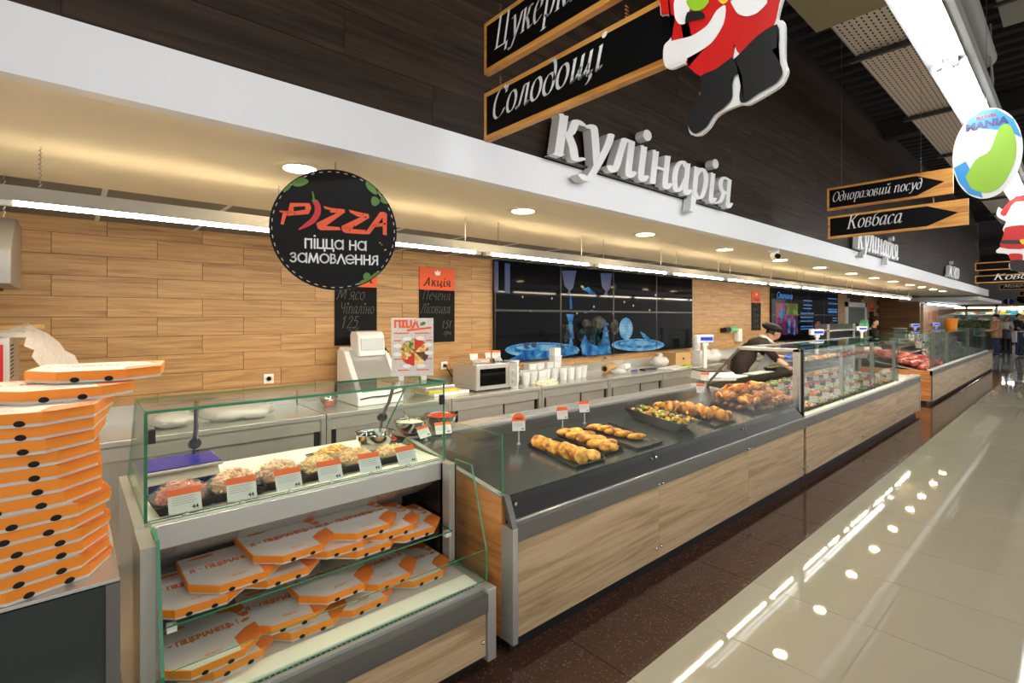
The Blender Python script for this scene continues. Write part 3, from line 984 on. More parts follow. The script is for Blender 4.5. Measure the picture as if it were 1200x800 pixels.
# ---- tiled back wall, wood-look planks in running bond
wall_back = struct(MB().box(-3, X_END, YW + 0.008, YW + 0.16, 0, 2.6).build('wall_back', 'grout'))
TL, TH = 0.6, 0.147
wt = MB().box(0.002, TL - 0.002, 0, 0.01, 0.0018, TH - 0.0018).mesh('wall_tile', 'oak_tile')
nr0 = int((0.85 - 1.653) / TH) - 1
for k in range(nr0, 5):
    z = 1.653 + k * TH
    off = -0.099 if k % 2 else -0.099 + 0.3
    for n in range(-4, 36):
        x = off + n * TL
        if x + TL > X_END:
            continue
        if 3.86 < x and x + TL < 8.40 and z > 1.12:
            continue
        if 11.95 < x and x + TL < 16.58 and z > 1.12:
            continue
        if 17.4 < x and x + TL < 19.5 and z > 0.95:
            continue
        if x > 10 and z < 0.8:
            continue
        if z + TH > 2.4:
            continue
        link('wall_tile', wt, wall_back, (x, YW, z))
wall_side = struct(box('wall_side', (X_END, X_END + 0.16, 3.6, YW + 0.1, 0, 2.5), 'far_wood'))

# ---- soffit, white fascia, wood cladding above it
trim_1 = struct(MB().box(-3, 22.0, YF, YF + 0.06, Z_SOF, 2.53).build('trim_1', 'white_paint'))
soffit = struct(MB().box(-3, 22.0, YF + 0.002, 3.42, Z_SOF + 0.001, Z_SOF + 0.1).build('trim_2', 'soffit_paint'))
wall_upper = struct(MB().box(-3, 20.0, YF + 0.03, YF + 0.2, 2.5, 4.55).build('wall_upper', 'black_matt'))
PH, PL = 0.192, 1.28
pk = MB().box(0.001, PL - 0.001, 0, 0.012, 0.001, PH - 0.001).mesh('cladding_plank', 'dark_plank')
for k in range(0, 10):
    for n in range(-2, 18):
        x = -1.3 + n * PL + (0.43 * (k * 2 % 3))
        if x + PL > 20.1:
            continue
        link('cladding_plank', pk, wall_upper, (x, YF + 0.018, 2.53 + k * PH))

# ---- grey grid ceiling behind the soffit
ceil_grid = struct(MB().box(-3, X_END, 3.42, YW + 0.1, Z_SOF + 0.03, Z_SOF + 0.1).build('ceiling', 'black_matt'))
ct = MB().box(0, 0.58, 0, 0.6, 0, 0.012).mesh('ceiling_tile', 'grey_acoustic')
tb = MB().box(-0.012, 0.012, 0, YW - 3.42, -0.004, 0.01).mesh('grid_bar', 'tbar_white')
for i in range(-4, 36):
    x = 0.142 + 0.6 * i
    if x > X_END - 0.6:
        continue
    link('grid_bar', tb, ceil_grid, (x, 3.42, Z_SOF + 0.015))
    for j in range(2):
        link('ceiling_tile', ct, ceil_grid, (x + 0.01, 3.43 + 0.62 * j, Z_SOF + 0.014))

# ---- the hall's dark corrugated roof, high up
mb = MB()
xs = []
x = -3.0
while x < 50:
    xs += [(x, 4.60), (x + 0.10, 4.60), (x + 0.13, 4.68), (x + 0.22, 4.68)]
    x += 0.25
n = len(xs)
mb.add([(a, -9, b) for a, b in xs] + [(a, 7, b) for a, b in xs], [(i, i + 1, n + i + 1, n + i) for i in range(n - 1)])
roof = struct(mb.build('ceiling_deck', 'dark_ceiling'))
for x in (4.2, 9.2, 14.2, 19.2, 26.2, 33.2):
    q = struct(box('trim_3', (x, x + 0.16, -9, 7, 4.34, 4.6), 'dark_ceiling'), 'dark steel roof beam crossing under the corrugated roof', 'beam')
wall_far = struct(box('wall_far', (50, 50.2, -9, 7, 0, 4.7), 'grey_paint'))
wall_hall = struct(box('wall_hall', (22.6, 50, 6.8, 7.0, 0, 4.7), 'grey_paint'))

# ================================================================== LAMPS
# ---- hanging strip lights under the soffit: covers, one tube, holders, chains; uplight top and liners added
YS, ZS = 2.75, 2.10
SL = 1.19


def strip_light(x, label, first=None):
    if first:
        return dup(first, (x, YS, ZS), 0, label)
    t = thing('strip_light', label, 'strip light', (x, YS, ZS), 0, 'strip lights hanging under the soffit')
    rf = MB()
    rf.add([(x_, a_, 0.055) for x_ in (-SL / 2, SL / 2) for a_ in (-0.036, 0.036)], [(0, 1, 3, 2)])
    rf.build('added_uplight_top', 'uplight_sheet', t)  # top hidden from below, made translucent to brighten the soffit
    for s in (-1, 1):
        MB().box(-SL / 2, SL / 2, min(s * 0.036, s * 0.039), max(s * 0.036, s * 0.039), 0.0, 0.058).build('side_cover', 'grey_paint', t)
        MB().box(-SL / 2, SL / 2, min(s * 0.033, s * 0.035), max(s * 0.033, s * 0.035), 0.001, 0.052).build('glare_liner', 'black_matt', t)  # black sheet added to keep the inner sides from glaring
    MB().cyl((-SL / 2 + 0.07, 0, 0.0), (SL / 2 - 0.07, 0, 0.0), 0.014, n=10).build('tube', 'tube_light', t, smooth=40)
    for s in (-1, 1):
        MB().box(s * (SL / 2 - 0.045) - 0.025, s * (SL / 2 - 0.045) + 0.025, -0.018, 0.018, -0.016, 0.05).build('tube_holder', 'white_plastic', t)
        ch = MB()
        for k in range(9):
            ch.tube([(s * 0.45 - 0.004, 0, 0.07 + 0.018 * k), (s * 0.45 + 0.004, 0, 0.08 + 0.018 * k), (s * 0.45, 0, 0.09 + 0.018 * k)], 0.0022, 4)
        ch.build('chain', 'wire', t)
    return t


ORD = ['first', 'second', 'third', 'fourth', 'fifth', 'sixth', 'seventh', 'eighth', 'ninth', 'tenth', 'eleventh', 'twelfth', 'thirteenth', 'fourteenth', 'fifteenth',
       'sixteenth', 'seventeenth', 'eighteenth', 'nineteenth', 'twentieth']
s0 = None
for i in range(-3, 11):
    t = strip_light(2.144 + SL * (i + 0.5), '%s hanging fluorescent strip light from the left under the soffit' % ORD[i + 3], s0)
    s0 = s0 or t

# ---- recessed downlights in the soffit
dl0 = None
for i, (u, v) in enumerate([(337, 207), (597, 251), (743, 276.5), (838, 293.5), (904, 305.5), (953, 314), (990, 321), (1017, 326), (1040, 330), (1057, 334), (1073, 336.5), (1087, 339), (1100, 341)]):
    p = PZ(u, v, Z_SOF)
    x = p.x
    lab = '%s round recessed downlight from the left in the soffit' % ORD[i]
    if dl0 is None:
        t = thing('downlight', lab, 'downlight', (x, 2.36, Z_SOF), 0, 'recessed downlights in the soffit')
        MB().lathe([(0.072, 0.02), (0.072, -0.004), (0.105, -0.003), (0.105, 0.003), (0.074, 0.004)], 28).build('rim', 'soffit_paint', t, smooth=50)
        MB().lathe([(0.0, 0.0), (0.068, 0.0)], 24, c=(0, 0, -0.0015)).build('lens', 'down_light', t)
        dl0 = t
    else:
        dup(dl0, (x, 2.36, Z_SOF), 0, lab)

# ---- hall fluorescent battens with two tubes
YH, ZH = 0.475, 3.0
HL = 1.22


mat('lamp_grey', (70, 70, 70), 0.5)


def hall_lamp(loc, label, group, first=None):
    if first:
        return dup(first, loc, 0, label, group)
    t = thing('hall_batten', label, 'ceiling light', loc, 0, group)
    MB().prism([(-0.08, 0.0), (-0.045, 0.05), (0.045, 0.05), (0.08, 0.0), (0.04, 0.022), (-0.04, 0.022)], (-HL / 2, HL / 2), axis='x').build('reflector_body', 'lamp_grey', t)
    for s in (-1, 1):
        MB().cyl((-HL / 2 + 0.03, s * 0.033, -0.009), (HL / 2 - 0.03, s * 0.033, -0.009), 0.012, n=10).build('tube', 'hall_tube', t, smooth=40)
        for e in (-1, 1):
            MB().box(e * (HL / 2 - 0.02) - 0.018, e * (HL / 2 - 0.02) + 0.018, s * 0.033 - 0.013, s * 0.033 + 0.013, -0.016, 0.036).build('tube_holder', 'white_plastic', t)
    MB().box(-HL / 2, HL / 2, -0.115, -0.082, 0.004, 0.07).build('trunking', 'grey_paint', t)
    return t


h0 = None
for i in range(-2, 14):
    x = 3.506 + HL * (i - 0.5) + 0.01
    lab = '%s twin-tube ceiling batten from the left over the aisle' % ORD[i + 2]
    t = hall_lamp((x, YH, ZH), lab, 'twin-tube battens over the aisle', h0)
    h0 = h0 or t
for r, (yy) in enumerate((-2.4, -5.6)):  # unseen lamp rows added behind the camera to light the hall
    for i in range(-3, 12, 1):
        if (i + r) % 2:
            continue
        hall_lamp((5.09 + 1.52 * (i - 0.5), yy, 3.4), 'unseen twin-tube batten added for light behind the viewer', 'unseen battens added behind the viewer for light', h0)

# ---- perforated cable tray beside the battens, cross bars, pipes and ducts under the roof
tr = thing('cable_tray', 'long perforated metal cable tray beside the ceiling lights', 'cable tray', (0, 0, 3.80))
m, nt, b = _new('perforated')
b.inputs['Base Color'].default_value = srgb(222, 214, 204)
b.inputs['Metallic'].default_value = 0.5
b.inputs['Roughness'].default_value = 0.45
tc = nt.nodes.new('ShaderNodeTexCoord')
br = nt.nodes.new('ShaderNodeTexBrick')
br.inputs['Scale'].default_value = 1
br.inputs['Brick Width'].default_value = 0.058
br.inputs['Row Height'].default_value = 0.038
br.inputs['Mortar Size'].default_value = 0.013
br.inputs['Mortar Smooth'].default_value = 0
br.inputs['Color1'].default_value = br.inputs['Color2'].default_value = (1, 1, 1, 1)
br.inputs['Mortar'].default_value = (0, 0, 0, 1)
nt.links.new(tc.outputs['Object'], br.inputs['Vector'])
inv = nt.nodes.new('ShaderNodeMath')
inv.operation = 'SUBTRACT'
inv.inputs[0].default_value = 1.0
nt.links.new(br.outputs['Color'], inv.inputs[1])
nt.links.new(inv.outputs[0], b.inputs['Alpha'])
YT0, YT1 = 0.80, 1.22
MB().box(1.0, 30, YT0, YT1, -0.002, 0.0).build('tray_floor', 'perforated', tr)
MB().box(1.0, 30, YT1, YT1 + 0.006, -0.01, 0.07).build('tray_side', 'grey_paint', tr)
MB().box(1.0, 30, YT0 - 0.006, YT0, -0.01, 0.07).build('tray_side', 'grey_paint', tr)
MB().box(1.0, 30, YT0, YT1, 0.03, 0.04).build('tray_cables', 'dark_ceiling', tr)
for i in range(13):
    x = 4.84 - 1.88 * 2 + i * 1.88
    MB().box(x, x + 0.04, YT0 - 0.1, YT1 + 0.05, -0.045, -0.005).build('cross_bar', 'dark_steel', tr)
    MB().cyl((x + 0.02, YT1 + 0.03, -0.03), (x + 0.02, YT1 + 0.03, 0.8), 0.005, n=6).build('hanger_rod', 'dark_steel', tr)
p = PX(1000, 17, 3.0)
tag(MB().box(-2.4, 0, -0.235, 0.235, 0, 0.03).build('ceiling_panel', 'duct_beige', None, (4.05, 1.035, 3.71)), 'dull beige ceiling panel at the near end of cable tray', 'panel')
t = thing('air_duct', 'grey round pipe hanging under the roof beside the lamps', 'pipe', (0, 0.557, 3.9))
MB().cyl((1.5, 0, 0), (6.0, 0, 0), 0.075, n=20).build('duct_body', 'grey_paint', t, smooth=40)
MB().cyl((6.0, 0, 0), (6.03, 0, 0), 0.062, n=20).build('duct_end', 'black_matt', t)
MB().tube([(5.8, -0.05, -0.06), (5.85, -0.06, -0.25), (5.9, -0.05, -0.38), (5.98, -0.04, -0.2), (6.0, -0.03, 0.3)], 0.008, 5).build('loose_wire', 'grey_paint', t)
t = thing('ventilation_duct', 'pale square ventilation duct crossing high at upper right', 'duct', (0, 0, 4.05))
MB().box(4.9, 5.8, -3, 0.43, 0, 0.4).build('duct_body', 'grey_paint', t)
MB().box(5.3, 5.34, -3, 0.45, -0.02, 0.42).build('duct_flange', 'dark_steel', t)

# ---- dome security camera in the soffit
t = thing('security_camera', 'small white security camera on the soffit above the scale', 'camera', PZ(907, 293, Z_SOF))
t.location.z = Z_SOF
MB().lathe([(0.0, 0.0), (0.05, 0.0), (0.05, -0.02), (0.03, -0.025)], 16).build('mount', 'white_plastic', t, smooth=40)
MB().blob((0.0, -0.01, -0.05), (0.045, 0.045, 0.045), 0, n=14, rings=10).build('camera_body', 'white_plastic', t, smooth=180)
MB().cyl((-0.02, -0.035, -0.06), (-0.035, -0.055, -0.07), 0.025, n=12).build('camera_lens', 'black_gloss', t)

# ================================================================== PIZZA DISPLAY CASE (left)
PXL, PXR = 0.20, 1.50
pc = thing('pizza_display_case', 'low steel and glass display case of pizza boxes and meat trays', 'display case')
# base
MB().box(PXL + 0.02, PXR - 0.02, 1.90, 2.95, 0, 0.10).build('plinth', 'black_matt', pc)
MB().box(0, PXR - PXL - 0.11, 0, 0.02, 0.0, 0.205).build('front_panel', 'sonoma_panel', pc, (PXL + 0.055, 1.825, 0.085))
MB().box(PXL + 0.05, PXR - 0.05, 1.812, 1.86, 0.29, 0.372).build('front_rail', 'steel_dark', pc)
MB().box(PXL + 0.05, PXR - 0.05, 1.86, 1.905, 0.29, 0.386).build('rail_top', 'steel', pc)
# air grille slots on the white strip
MB().box(PXL + 0.05, PXR - 0.05, 1.905, 2.0, 0.29, 0.392).build('white_strip', 'white_board', pc)
g = MB()
for i in range(58):
    x = PXL + 0.07 + i * 0.02
    g.box(x, x + 0.013, 1.886, 1.894, 0.385, 0.3875)
g.build('air_grille', 'hole_black', pc)
for xx in (PXL, PXR - 0.05):
    MB().box(xx, xx + 0.05, 1.815, 1.86, 0.055, 0.39).build('corner_post', 'steel_v', pc, bevel=0.003)
    MB().box(xx, xx + 0.05, 1.86, 2.20, 0.055, 0.385).build('side_rail', 'steel_v', pc)
for xx in (PXL + 0.07, PXR - 0.075):
    MB().lathe([(0.0, 0.012), (0.006, 0.011), (0.009, 0.005), (0.009, 0.0)], 12).build('panel_bolt', 'steel_bowl', pc, (xx, 1.8255, 0.155), smooth=60)
for o in [c for c in pc.children if c.name.startswith('panel_bolt')]:
    o.rotation_euler = (PI / 2, 0, 0)
# interior
MB().box(PXL + 0.05, PXR - 0.05, 2.0, 2.62, 0.30, 0.39).build('lower_deck', 'grey_card', pc)
MB().box(PXL + 0.05, PXR - 0.05, 2.60, 2.62, 0.39, 0.88).build('interior_back', 'grey_paint', pc)
MB().prism([(2.20, 0.40), (2.62, 0.40), (2.62, 0.89), (2.26, 0.89), (2.26, 0.78), (2.40, 0.74), (2.40, 0.66), (2.46, 0.60), (2.42, 0.50)], (PXR - 0.06, PXR - 0.045), axis='x').build('end_wall', 'black_plastic', pc)
MB().prism([(2.20, 0.06), (2.95, 0.06), (2.95, 0.89), (2.20, 0.89)], (PXR - 0.045, PXR - 0.005), axis='x').build('side_panel', 'black_plastic', pc)
MB().prism([(2.20, 0.06), (2.95, 0.06), (2.95, 0.89), (2.20, 0.89)], (PXL, PXL + 0.04), axis='x').build('side_panel', 'steel_v', pc)
# upper counter
MB().box(PXL, PXR, 2.215, 2.30, 0.805, 0.892).build('upper_rail', 'steel', pc, bevel=0.002)
MB().prism([(2.225, 0.805), (2.30, 0.805), (2.46, 0.68), (2.44, 0.68)], (PXL + 0.04, PXR - 0.05), axis='x').build('upper_apron', 'steel', pc)
MB().box(PXL, PXR, 2.30, 2.98, 0.84, 0.893).build('upper_deck', 'white_board', pc, bevel=0.003)
MB().box(PXL + 0.02, PXR - 0.02, 2.238, 2.262, 0.892, 0.898).build('tag_rail', 'white_board', pc)
MB().box(PXR - 0.045, PXR, 2.14, 2.22, 0.40, 0.896).build('upper_post', 'steel_v', pc)
MB().box(PXL - 0.03, PXL + 0.012, 2.02, 2.22, 0.06, 0.895).build('upper_post', 'steel_v', pc)
MB().box(PXL - 0.03, PXL + 0.0, 2.22, 2.98, 0.06, 0.905).build('outer_side', 'steel_v', pc)
# glass shelf with its bracket
pane('glass_shelf', (PXL + 0.05, PXR - 0.06, 2.09, 2.60, 0.575, 0.581), pc)
for xx in (PXL + 0.052, PXR - 0.09):
    MB().box(xx, xx + 0.03, 2.10, 2.13, 0.55, 0.574).build('shelf_bracket', 'white_plastic', pc)
# glass: low front, cranked sides, tall upper front and top
pane('low_front_glass', (PXL + 0.03, PXR - 0.006, 1.884, 1.890, 0.392, 0.54), pc)
sg = [(2.14, 0.92), (2.0, 0.92), (1.882, 0.535), (1.882, 0.392), (2.14, 0.392)]
pane_poly('side_glass', sg, PXR - 0.010, 0.009, pc)
pane_poly('side_glass', sg, PXL + 0.010, 0.010, pc)
pane('upper_front_glass', (PXL + 0.010, PXR - 0.010, 2.238, 2.248, 0.90, 1.30), pc)
pane('top_glass', (PXL, PXR, 2.236, 2.62, 1.30, 1.311), pc)
up = [(2.25, 0.90), (2.25, 1.30), (2.60, 1.30), (2.95, 0.90)]
pane_poly('upper_side_glass', up, PXL, 0.010, pc)
pane_poly('upper_side_glass', up, PXR - 0.010, 0.010, pc)
for xx in (PXL + 0.012, PXR - 0.03):
    MB().box(xx, xx + 0.022, 2.236, 2.256, 1.19, 1.24).build('glass_clip', 'black_plastic', pc)
for xx in (PXL + 0.22, PXR - 0.12):
    MB().tube([(xx, 2.58, 1.292), (xx, 2.60, 1.24), (xx + 0.01, 2.66, 1.16), (xx + 0.02, 2.76, 1.07)], [0.012, 0.010, 0.010, 0.012], 8).build('glass_bracket', 'steel_dark', pc, smooth=60)
    MB().box(xx - 0.06, xx + 0.06, 2.53, 2.62, 1.289, 1.297).build('bracket_plate', 'steel_dark', pc)
    MB().cyl((xx + 0.02, 2.75, 1.06), (xx + 0.02, 2.78, 1.05), 0.026, n=14).build('bracket_foot', 'black_plastic', pc)
    MB().cyl((xx + 0.02, 2.77, 1.06), (xx + 0.02, 2.80, 0.893), 0.009, n=8).build('bracket_post', 'steel_dark', pc)

# ================================================================== HOT FOOD COUNTER (black deck)
HX0, HX1 = 1.602, 5.50
hc = thing('hot_food_counter', 'long oak-fronted counter with black sloping deck and low glass', 'counter')
MB().box(HX0 + 0.03, HX1, 1.87, 2.6, 0, 0.12).build('plinth', 'black_matt', hc)
ZR0, ZR1 = 0.557, 0.645


def panels(par, xs):
    for a, b in zip(xs, xs[1:]):
        MB().box(0, b - a - 0.0025, 0, 0.02, 0, ZR0 - 0.085).build('front_panel', 'sonoma_panel', par, (a, 1.825, 0.085))
        for xx in (a + 0.02, b - 0.03):
            if xx < HX0 + 0.1:
                continue
            q = MB().lathe([(0.0, 0.012), (0.006, 0.011), (0.009, 0.005), (0.009, 0.0)], 12).build('panel_bolt', 'steel_bowl', par, (xx, 1.8255, 0.155), smooth=60)
            q.rotation_euler = (PI / 2, 0, 0)
            q2 = link('panel_bolt', q.data, par, (xx, 1.812, 0.572))
            q2.rotation_euler = (PI / 2, 0, 0)


panels(hc, [HX0 + 0.03, 2.885, 4.218, HX1 - 0.035])
MB().box(HX0 + 0.03, HX1, 1.812, 1.85, ZR0, ZR1).build('front_rail', 'steel_dark', hc, bevel=0.002)
MB().box(HX0 + 0.03, HX1, 1.828, 1.9, ZR1, ZR1 + 0.012).build('rail_lip', 'steel_white', hc, bevel=0.002)
MB().box(HX0, HX0 + 0.034, 1.812, 1.90, 0.063, ZR1 - 0.02).build('corner_post', 'steel_v', hc, bevel=0.003)
MB().prism([(1.812, ZR1 - 0.02), (1.84, ZR1 - 0.02), (1.90, 0.768), (1.875, 0.768)], (HX0, HX0 + 0.034), axis='x').build('corner_post_top', 'steel_dark', hc)
MB().prism([(1.90, 0.06), (3.0, 0.06), (3.0, 0.885), (2.83, 0.885), (1.90, 0.765)], (HX0 + 0.002, HX0 + 0.03), axis='x').build('end_panel', 'orange_panel', hc)
MB().prism([(1.895, 0.766), (1.905, 0.756), (2.83, 0.876), (2.83, 0.886)], (HX0 - 0.002, HX0 + 0.028), axis='x').build('end_trim', 'steel_white', hc)
# sloping deck of black plates and black glass apron
dz = lambda y: 0.765 + (y - 1.885) * (0.875 - 0.765) / (2.83 - 1.885)
gx = [HX0 + 0.03, 2.27, 2.92, 3.57, 4.22, 4.87, HX1 - 0.03]
for a, b in zip(gx, gx[1:]):
    for y0, y1 in ((1.888, 2.60), (2.604, 2.83)):
        MB().prism([(y0, dz(y0) - 0.02), (y1, dz(y1) - 0.02), (y1, dz(y1)), (y0, dz(y0))], (a, b - 0.004), axis='x').build('deck_plate', 'black_deck', hc)
MB().prism([(1.9, dz(1.9) - 0.03), (2.83, dz(2.83) - 0.03), (2.83, dz(2.83) - 0.012), (1.9, dz(1.9) - 0.012)], (HX0 + 0.03, HX1), axis='x').build('deck_frame', 'steel_white', hc)
for a, b in zip([HX0 + 0.034, 2.885, 4.218], [2.885, 4.218, HX1]):
    MB().prism([(1.842, ZR1 + 0.014), (1.852, ZR1 + 0.014), (1.892, 0.765), (1.882, 0.765)], (a, b - 0.003), axis='x').build('apron_glass', 'black_gloss', hc)
MB().box(HX0, 5.46, 2.83, 3.0, 0.82, 0.892).build('service_ledge', 'steel', hc, bevel=0.004)
MB().box(HX0 + 0.03, HX1, 2.95, 2.99, 0.05, 0.82).build('rear_panel', 'steel_v', hc)
# low glass
pane('end_glass', (HX0 + 0.006, HX0 + 0.016, 1.905, 2.42, 0.772, 1.066), hc)
for a, b in zip([HX0 + 0.016, 2.885, 4.218], [2.885, 4.218, HX1]):
    pane('front_glass', (a, b - 0.004, 1.868, 1.874, ZR1 + 0.02, 1.07), hc, edge='pane_dim')
for x in (HX0 + 0.06, 2.86, 2.91, 4.19, 4.245):
    for z in (0.725,):
        MB().cyl((x, 1.867, z), (x, 1.858, z), 0.009, n=12).build('glass_bolt', 'steel_bowl', hc, smooth=40)

# ================================================================== SALAD CASE (tall glass, farther along)
sx0, sx1, sxe = 5.53, 9.58, 10.82
sc = thing('salad_display_case', 'tall glass salad display case with oak front beyond the hot deck', 'display case')
MB().box(sx0 - 0.02, 10.78, 1.87, 2.6, 0, 0.12).build('plinth', 'black_matt', sc)
panels(sc, [sx0, 7.5, 9.2, sxe])
MB().box(sx0 - 0.03, sxe, 1.812, 1.85, ZR0, ZR1).build('front_rail', 'steel_dark', sc)
MB().box(sxe - 0.03, sxe + 0.02, 1.812, 1.95, 0.063, 0.68).build('corner_post', 'steel_v', sc)
MB().box(sxe - 0.02, sxe + 0.01, 1.85, 3.0, 0.063, 0.66).build('end_panel', 'orange_panel', sc)
MB().box(sx0, sx1, 1.83, 1.90, ZR1, ZR1 + 0.022).build('white_sill', 'white_board', sc)
MB().box(sx1, sxe, 1.83, 2.9, ZR1, ZR1 + 0.02).build('low_top', 'steel', sc)
MB().prism([(1.9, 0.62), (2.83, 0.72), (2.83, 0.70), (1.9, 0.60)], (sx0, sx1), axis='x').build('display_deck', 'black_deck', sc)
MB().box(sx0 - 0.06, sxe, 2.83, 3.02, 0.80, 0.892).build('service_ledge', 'black_plastic', sc)
MB().box(sx0, sxe, 2.96, 2.99, 0.05, 0.82).build('rear_panel', 'steel_v', sc)
for a, b in zip([sx0 + 0.03, 6.9, 8.25], [6.9, 8.25, sx1]):
    pane('front_glass', (a, b - 0.004, 1.868, 1.876, ZR1 + 0.02, 1.31), sc)
    pane('top_glass', (a, b - 0.004, 1.868, 2.55, 1.312, 1.32), sc)
pane('end_glass', (sx1 - 0.006, sx1, 1.88, 2.8, ZR1 + 0.02, 1.31), sc)
# steel frame at the near end: upright, top bar, slanting bar
MB().box(5.47, 5.53, 1.86, 1.93, ZR1, 1.335).build('frame_post', 'steel_v', sc, bevel=0.004)
MB().box(5.50, 5.525, 1.84, 1.865, ZR1, 1.34).build('frame_post', 'black_plastic', sc)
pa, pb = PX(882, 409, 5.5), PX(838, 455, 5.5)
MB().box(5.47, 5.53, 1.86, 2.47, 1.30, 1.335).build('top_bar', 'steel', sc, bevel=0.004)
MB().prism([(2.44, 1.335), (2.47, 1.335), (2.86, 0.892), (2.83, 0.892)], (5.48, 5.51), axis='x').build('slant_bar', 'steel_dark', sc)
for u in (985.5, 1021, 1047):
    x = PY(u, 440, 2.02).x
    MB().box(x - 0.035, x + 0.035, 2.0, 2.03, ZR1 + 0.02, 1.31).build('inner_post', 'grey_paint', sc)
MB().box(sx0 + 0.03, sx1, 2.50, 2.55, 1.30, 1.325).build('top_rail', 'steel_white', sc)
pane('upper_shelf', (7.2, sx1 - 0.1, 2.3, 2.8, 1.0, 1.006), sc)
# red lettering on the glass
me = pen_mesh('Страви нашої кухні', 0.062, 'red_print', nib=0.16, thin=0.35)
o = link('glass_lettering', me, sc, (6.6, 1.862, 1.185))
o.rotation_euler = R_FRONT
o.scale.x = 1.95 / me['width']

# ================================================================== MEAT COUNTER (far)
mx0, mx1 = 12.18, 21.8
mc = thing('meat_counter', 'far oak-fronted glass meat counter with an orange wood end', 'display case')
MB().box(mx0 + 0.05, mx1, 1.95, 2.8, 0, 0.1).build('plinth', 'black_matt', mc)
ms = [mx0 + 0.02, 14.2, 16.4, 18.6, 20.4, mx1]
for a, b in zip(ms, ms[1:]):
    MB().box(0, b - a - 0.003, 0, 0.02, 0, ZR0 - 0.065).build('front_panel', 'sonoma_panel', mc, (a, 1.865, 0.065))
MB().box(mx0, mx1, 1.855, 1.9, ZR0, ZR1).build('front_rail', 'steel_dark', mc)
MB().box(mx0, mx0 + 0.02, 1.86, 1.885, 0.065, ZR1).build('corner_post', 'steel_dark', mc)
MB().box(mx0, mx0 + 0.02, 1.885, 3.0, 0.065, ZR1).build('end_panel', 'orange_panel', mc)
MB().box(mx0, mx1 - 1, 1.87, 1.94, ZR1, ZR1 + 0.022).build('white_sill', 'white_board', mc)
MB().prism([(1.94, 0.62), (2.9, 0.80), (2.9, 0.78), (1.94, 0.60)], (mx0 + 0.02, mx1), axis='x').build('display_deck', 'steel', mc)
for a, b in zip([mx0 + 0.03, 14.2, 16.4, 18.6], [14.2, 16.4, 18.6, 20.6]):
    pane('front_glass', (a, b - 0.004, 1.9, 1.908, ZR1 + 0.02, 1.33), mc)
    pane('top_glass', (a, b - 0.004, 1.9, 2.6, 1.332, 1.34), mc)
pane('end_glass', (mx0 + 0.03, mx0 + 0.038, 1.91, 2.8, ZR1 + 0.02, 1.33), mc)
for x in (13.0, 14.6, 17.6, 20.6):
    MB().box(x - 0.06, x + 0.06, 1.95, 2.0, ZR1 + 0.02, 1.33).build('inner_post', 'grey_paint', mc)
MB().box(mx0 + 0.02, mx1, 2.9, 3.1, 0.82, 0.9).build('service_ledge', 'steel', mc)
MB().box(mx0 + 0.02, mx1, 3.0, 3.04, 0.05, 0.82).build('rear_panel', 'steel_v', mc)

# ================================================================== WALL FURNITURE
# ---- video walls
def screen_wall(name, label, x0, x1, z0, z1, cols):
    t = thing(name, label, 'video wall', (x0, YW, z0))
    w, h = (x1 - x0) / cols, (z1 - z0) / 2
    MB().box(0, x1 - x0, -0.03, -0.005, 0, z1 - z0).build('mounting_frame', 'black_matt', t)
    sm = MB().box(0.012, w - 0.012, -0.012, 0, 0.012, h - 0.012).mesh('screen', 'tv_off')
    fr = MB()
    for b in ((0.002, w - 0.002, 0.002, 0.012), (0.002, w - 0.002, h - 0.012, h - 0.002), (0.002, 0.012, 0.002, h - 0.002), (w - 0.012, w - 0.002, 0.002, h - 0.002)):
        fr.box(b[0], b[1], -0.014, 0, b[2], b[3])
    fm = fr.mesh('bezel', 'black_plastic')
    for i in range(cols):
        for j in range(2):
            s = link('screen', sm, t, (i * w, -0.03, j * h))
            link('bezel', fm, s)
    return t


def flat(par, polys, m, y, name='picture'):
    """flat print drawn in XZ just off a surface"""
    mb = MB()
    for p in polys:
        mb.add([(a, 0, b) for a, b in p], [tuple(range(len(p)))])
    o = mb.build(name, m, par, (0, y, 0))
    return o


def ell(cx, cz, rx, rz, n=24, rot=0.0):
    c, s = math.cos(rot), math.sin(rot)
    return [(cx + rx * math.cos(2 * PI * i / n) * c - rz * math.sin(2 * PI * i / n) * s, cz + rx * math.cos(2 * PI * i / n) * s + rz * math.sin(2 * PI * i / n) * c) for i in range(n)]


def rect(x0, x1, z0, z1):
    return [(x0, z0), (x1, z0), (x1, z1), (x0, z1)]


TX0, TX1, TZ0, TZ1 = 3.815, 8.43, 1.10, 2.375
tv = screen_wall('video_wall', 'black eight-screen video wall showing a blue table setting', TX0, TX1, TZ0, TZ1, 4)
Q = lambda u, v: (PY(u, v, YW - 0.05).x - TX0, PY(u, v, YW - 0.05).z - TZ0)


def qell(u, v, ru, rv, n=20, rot=0.0):
    return [Q(a, b) for a, b in ell(u, v, ru, rv, n, rot)]


